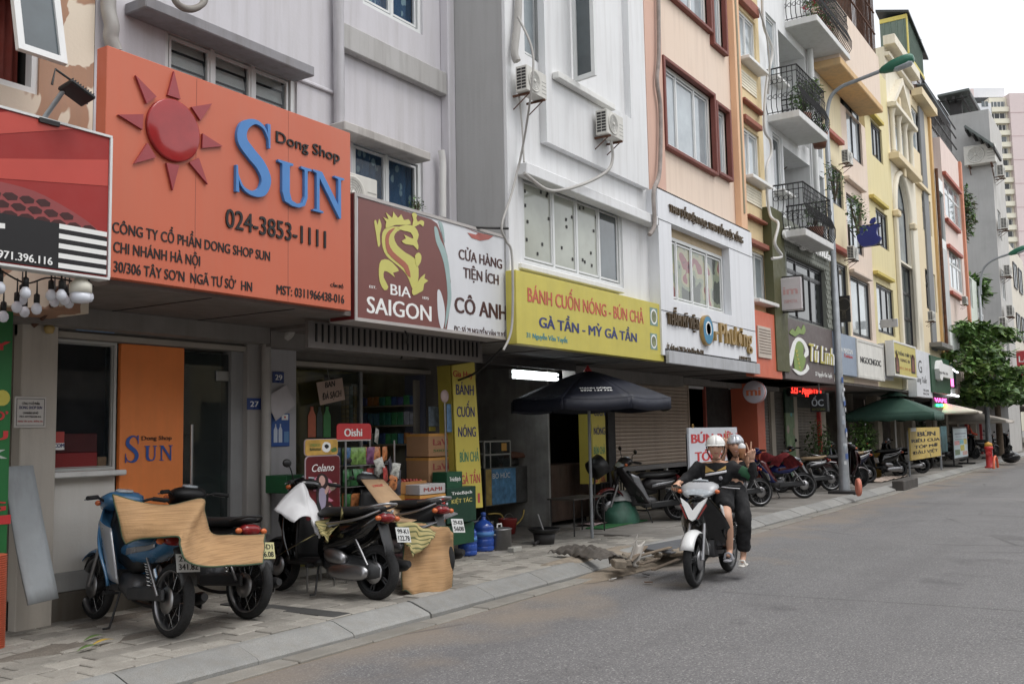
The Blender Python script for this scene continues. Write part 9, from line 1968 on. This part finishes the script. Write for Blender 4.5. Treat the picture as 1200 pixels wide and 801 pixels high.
def quadF(Q,ys,d=.008): b = MB(); b.grid(4,4,lambda u,v: tuple((Vector((Q[0][0],ys[0],Q[0][1]))*(1-u)+Vector((Q[1][0],ys[1],Q[1][1]))*u)*(1-v)+(Vector((Q[3][0],ys[3],Q[3][1]))*(1-u)+Vector((Q[2][0],ys[2],Q[2][1]))*u)*v)); return b
quadF(Q,ys4).build('sheet',M['cardboard'],cbd,solid=.008)
Q2 = [Q[3],Q[2],atY(508,603,6.25),atY(478,613,6.1)]; quadF(Q2,(6.35,6.4,6.25,6.1)).build('flap',M['cardboard'],cbd,solid=.008)
nn = frame((Q[0][0],6.85-.012,Q[0][1]),(Q[1][0]-Q[0][0],0,0),(Q[0][0]-Q[3][0],.5,Q[0][1]-Q[3][1]))
for i,(tx_,f_) in enumerate((('LONGLIFE',.12),('FRESH',.3),('HAPRO',.68))): text(tx_,nn,.06+f_*.28,.22+f_*.30,-.52*f_-.06,.035,M['letter_red'] if i != 1 else M['leaf'],cbd,ext=.001,off=.02)
Q3 = [atY(478,611,6.3),atY(528,598,6.3),atY(541,601,5.95),atY(500,618,5.9)]; tag(quadF(Q3,(6.3,6.3,6.0,5.95)).build('black_folder',mp('grey_sheet',112,112,116,rough=.4,n=.3,ns=4),solid=.012),'grey laminated sheet lying across the hidden motorbike','sheet')
# == foliage
def leaves(b,c,r,n,rr,size=.06,flat=.6,mi=3):
 for _ in range(n):
  a,h = rr.uniform(0,6.283),rr.uniform(-1,1); q = rr.random()**.4; p = Vector((c[0]+r[0]*q*math.cos(a)*math.sqrt(1-h*h),c[1]+r[1]*q*math.sin(a)*math.sqrt(1-h*h),c[2]+r[2]*q*h))
  d = Vector((rr.uniform(-1,1),rr.uniform(-1,1),rr.uniform(-.7,.35))).normalized(); s = d.cross(Vector((rr.uniform(-.3,.3),rr.uniform(-.3,.3),1))).normalized(); L_ = size*rr.uniform(.6,1.3); u = s.cross(d)
  b.add([p[:],(p+d*L_*.45+s*L_*flat*.5-u*L_*.06)[:],(p+d*L_)[:],(p+d*L_*.45-s*L_*flat*.5-u*L_*.06)[:]],[(0,1,2,3)],rr.randrange(mi))
def tree(label,X,Y,base,clumps,size,seed,trunk_r=.14):
 t = thing('street_tree',label,'tree',(X,Y,GZ)); rr = random.Random(seed); top = max(c[2] for c,r,n in clumps); b = MB()
 b.tube([(X,Y,GZ),(X+.06,Y,GZ+base*.5),(X-.03,Y+.03,GZ+base),(X+.1,Y,top)],[trunk_r*1.2,trunk_r,trunk_r*.85,.03],10); b.build('trunk',M['bark'],t)
 b = MB()
 for c,r,n in clumps: b.tube([(X,Y,GZ+base*rr.uniform(.75,1.0)),((X+c[0])/2,(Y+c[1])/2,(GZ+base+c[2])/2-.2),c],[.07,.04,.015],6)
 b.build('limb',M['bark'],t); b = MB()
 for c,r,n in clumps:
  for _ in range(9): a = rr.uniform(0,6.28); q = (c[0]+r[0]*.8*math.cos(a),c[1]+r[1]*.8*math.sin(a),c[2]+r[2]*rr.uniform(-.7,.7)); leaves(b,q,(r[0]*.5,r[1]*.5,r[2]*.30),n//9,rr,size)
 b.build('crown',[M['leaf'],M['leaf_dark'],mp('leaf_fresh',108,138,58,rough=.5,n=.3)],t); return t
Y = 6.0; X = 52.0
def cl(px,py,w,h,n): x,z = atY(px,py,5.4); return ((min(x,55.5),5.4,z if x < 55.5 else z*.97),(w*1.0,w*.9,h*1.0),int(n*.75))
X = atY(1172,520,Y)[0]; XT = X
tree('leafy street tree spreading over the pavement before the grey flank',X,Y,3.2,[cl(1142,392,1.1,.5,900),cl(1158,398,1.2,.5,800),cl(1132,420,.9,.5,800),cl(1150,425,1.3,.6,1200),cl(1166,432,1.3,.6,1000),cl(1150,452,1.2,.6,1100),cl(1170,458,1.5,.7,1300),cl(1184,446,1.1,.6,900),cl(1184,462,.8,.4,500),cl(1160,466,1.0,.3,500),cl(1140,405,.9,.4,500)],.34,3)
def shrub(name,label,c,r,n,size,seed,mats=None,cat='plant',kind='plant',stems=8,pot=None):
 t = thing(name,label,cat,(c[0],c[1],c[2]-r[2])); rr = random.Random(seed); b = MB(); leaves(b,c,r,n,rr,size,.45); b.build('foliage',mats or [M['leaf'],M['leaf_dark'],M['leaf']],t)
 b = MB()
 for _ in range(stems): a = rr.uniform(0,6.28); b.tube([(c[0],c[1],c[2]-r[2]),(c[0]+r[0]*.5*math.cos(a),c[1]+r[1]*.5*math.sin(a),c[2]+r[2]*rr.uniform(-.3,.7))],[.012,.005],4)
 b.build('stem',M['bark'],t)
 if pot: b = MB(); z = c[2]-r[2]; b.lathe([(0,-.32),(.13,-.32),(.19,0),(.17,0),(.0,-.04)],(c[0],c[1],z+.04),'Z',16); b.build('pot',pot,t)
 return t
pot = mp('pot_brown',120,74,54,rough=.7); ypot = mp('pot_yellow',206,160,50,rough=.5)
xB = atY(936,100,5.7)[0]
shrub('potted_plant','bushy potted plant at the near end of the middle balcony',(xB+.35,5.75,Z2+.65),(.35,.25,.40),420,.09,1,pot=pot)
shrub('potted_plant','feathery green plant over the middle balcony rail',(xB+.95,5.7,Z2+1.0),(.35,.22,.25),320,.10,2,[mp('leaf_bright',120,150,60)]*3,pot=None)
shrub('potted_plant','small leafy pot in the middle of the middle balcony',(xB+1.6,5.75,Z2+.45),(.3,.2,.3),220,.08,3,pot=pot)
shrub('creeper','straggling creeper trailing off the middle balcony end',(xB+1.3,5.4,Z2-1.0),(.7,.15,.45),160,.10,4,stems=14)
shrub('creeper','straggling creeper with yellow tips above the lowest balcony rail',(xB+3.0,5.35,Z1+1.0),(.8,.2,.5),260,.11,5,stems=16)
shrub('potted_plant','dark leafy plant in the lowest balcony',(xB+.9,5.75,Z1+.65),(.4,.25,.35),260,.08,6,pot=pot)
shrub('potted_plant','row of green plants with red flowers on the topmost balcony',(22.3,5.7,11.1),(1.2,.25,.4),600,.10,7,[M['leaf'],M['leaf_dark'],mp('flower_red',180,60,70)],pot=pot)
x,z = atY(950,513,7.1); shrub('potted_shrub','dark tall shrub by the restaurant door behind the lamp post',(x+1.2,7.25,1.1),(.45,.35,.75),700,.12,8,[M['leaf_dark']]*3,pot=pot)
x,z = atY(1012,520,7.0); shrub('potted_shrub','leafy shrub in a yellow pot under the green parasol',(x,7.0,1.3),(.75,.4,.6),900,.14,9,pot=None)
b = MB(); b.lathe([(0,0),(.2,0),(.26,.75),(.0,.7)],(x+.9,6.95,GZ),'Z',16); tag(b.build('planter',ypot),'tall yellow planter behind the parked scooters','planter')
x,z = atX(1135,268,55)[0],atX(1135,268,55)[1]
shrub('creeper','big grey green creeper tumbling down beside the pink house',(46.3,6.3,atY(1143,268,6.3)[1]),(.8,.6,1.35),1500,.22,10,[M['leaf'],M['leaf_dark'],mp('dry_twig',110,104,84)],stems=40)
shrub('palm_plant','spiky palm like plant on the red brown low house',(53.6,6.8,atY(1160,350,6.8)[1]),(.8,.6,.8),420,.5,11,stems=20)
shrub('potted_plant','spiky agave on the white balcony wall of the narrow house',(X12+1.3,5.5,5.25),(.6,.3,.28),150,.35,12)
shrub('shrub','dark bush behind the far parked motorbikes',(47,8.2,1.4),(1.6,.6,1.2),900,.2,13,[M['leaf_dark']]*3)
shrub('potted_plant','little flowering plant at the sill above the maroon sign',(atY(488,240,6.6)[0],6.6,atY(488,240,6.6)[1]),(.10,.08,.10),110,.04,14)
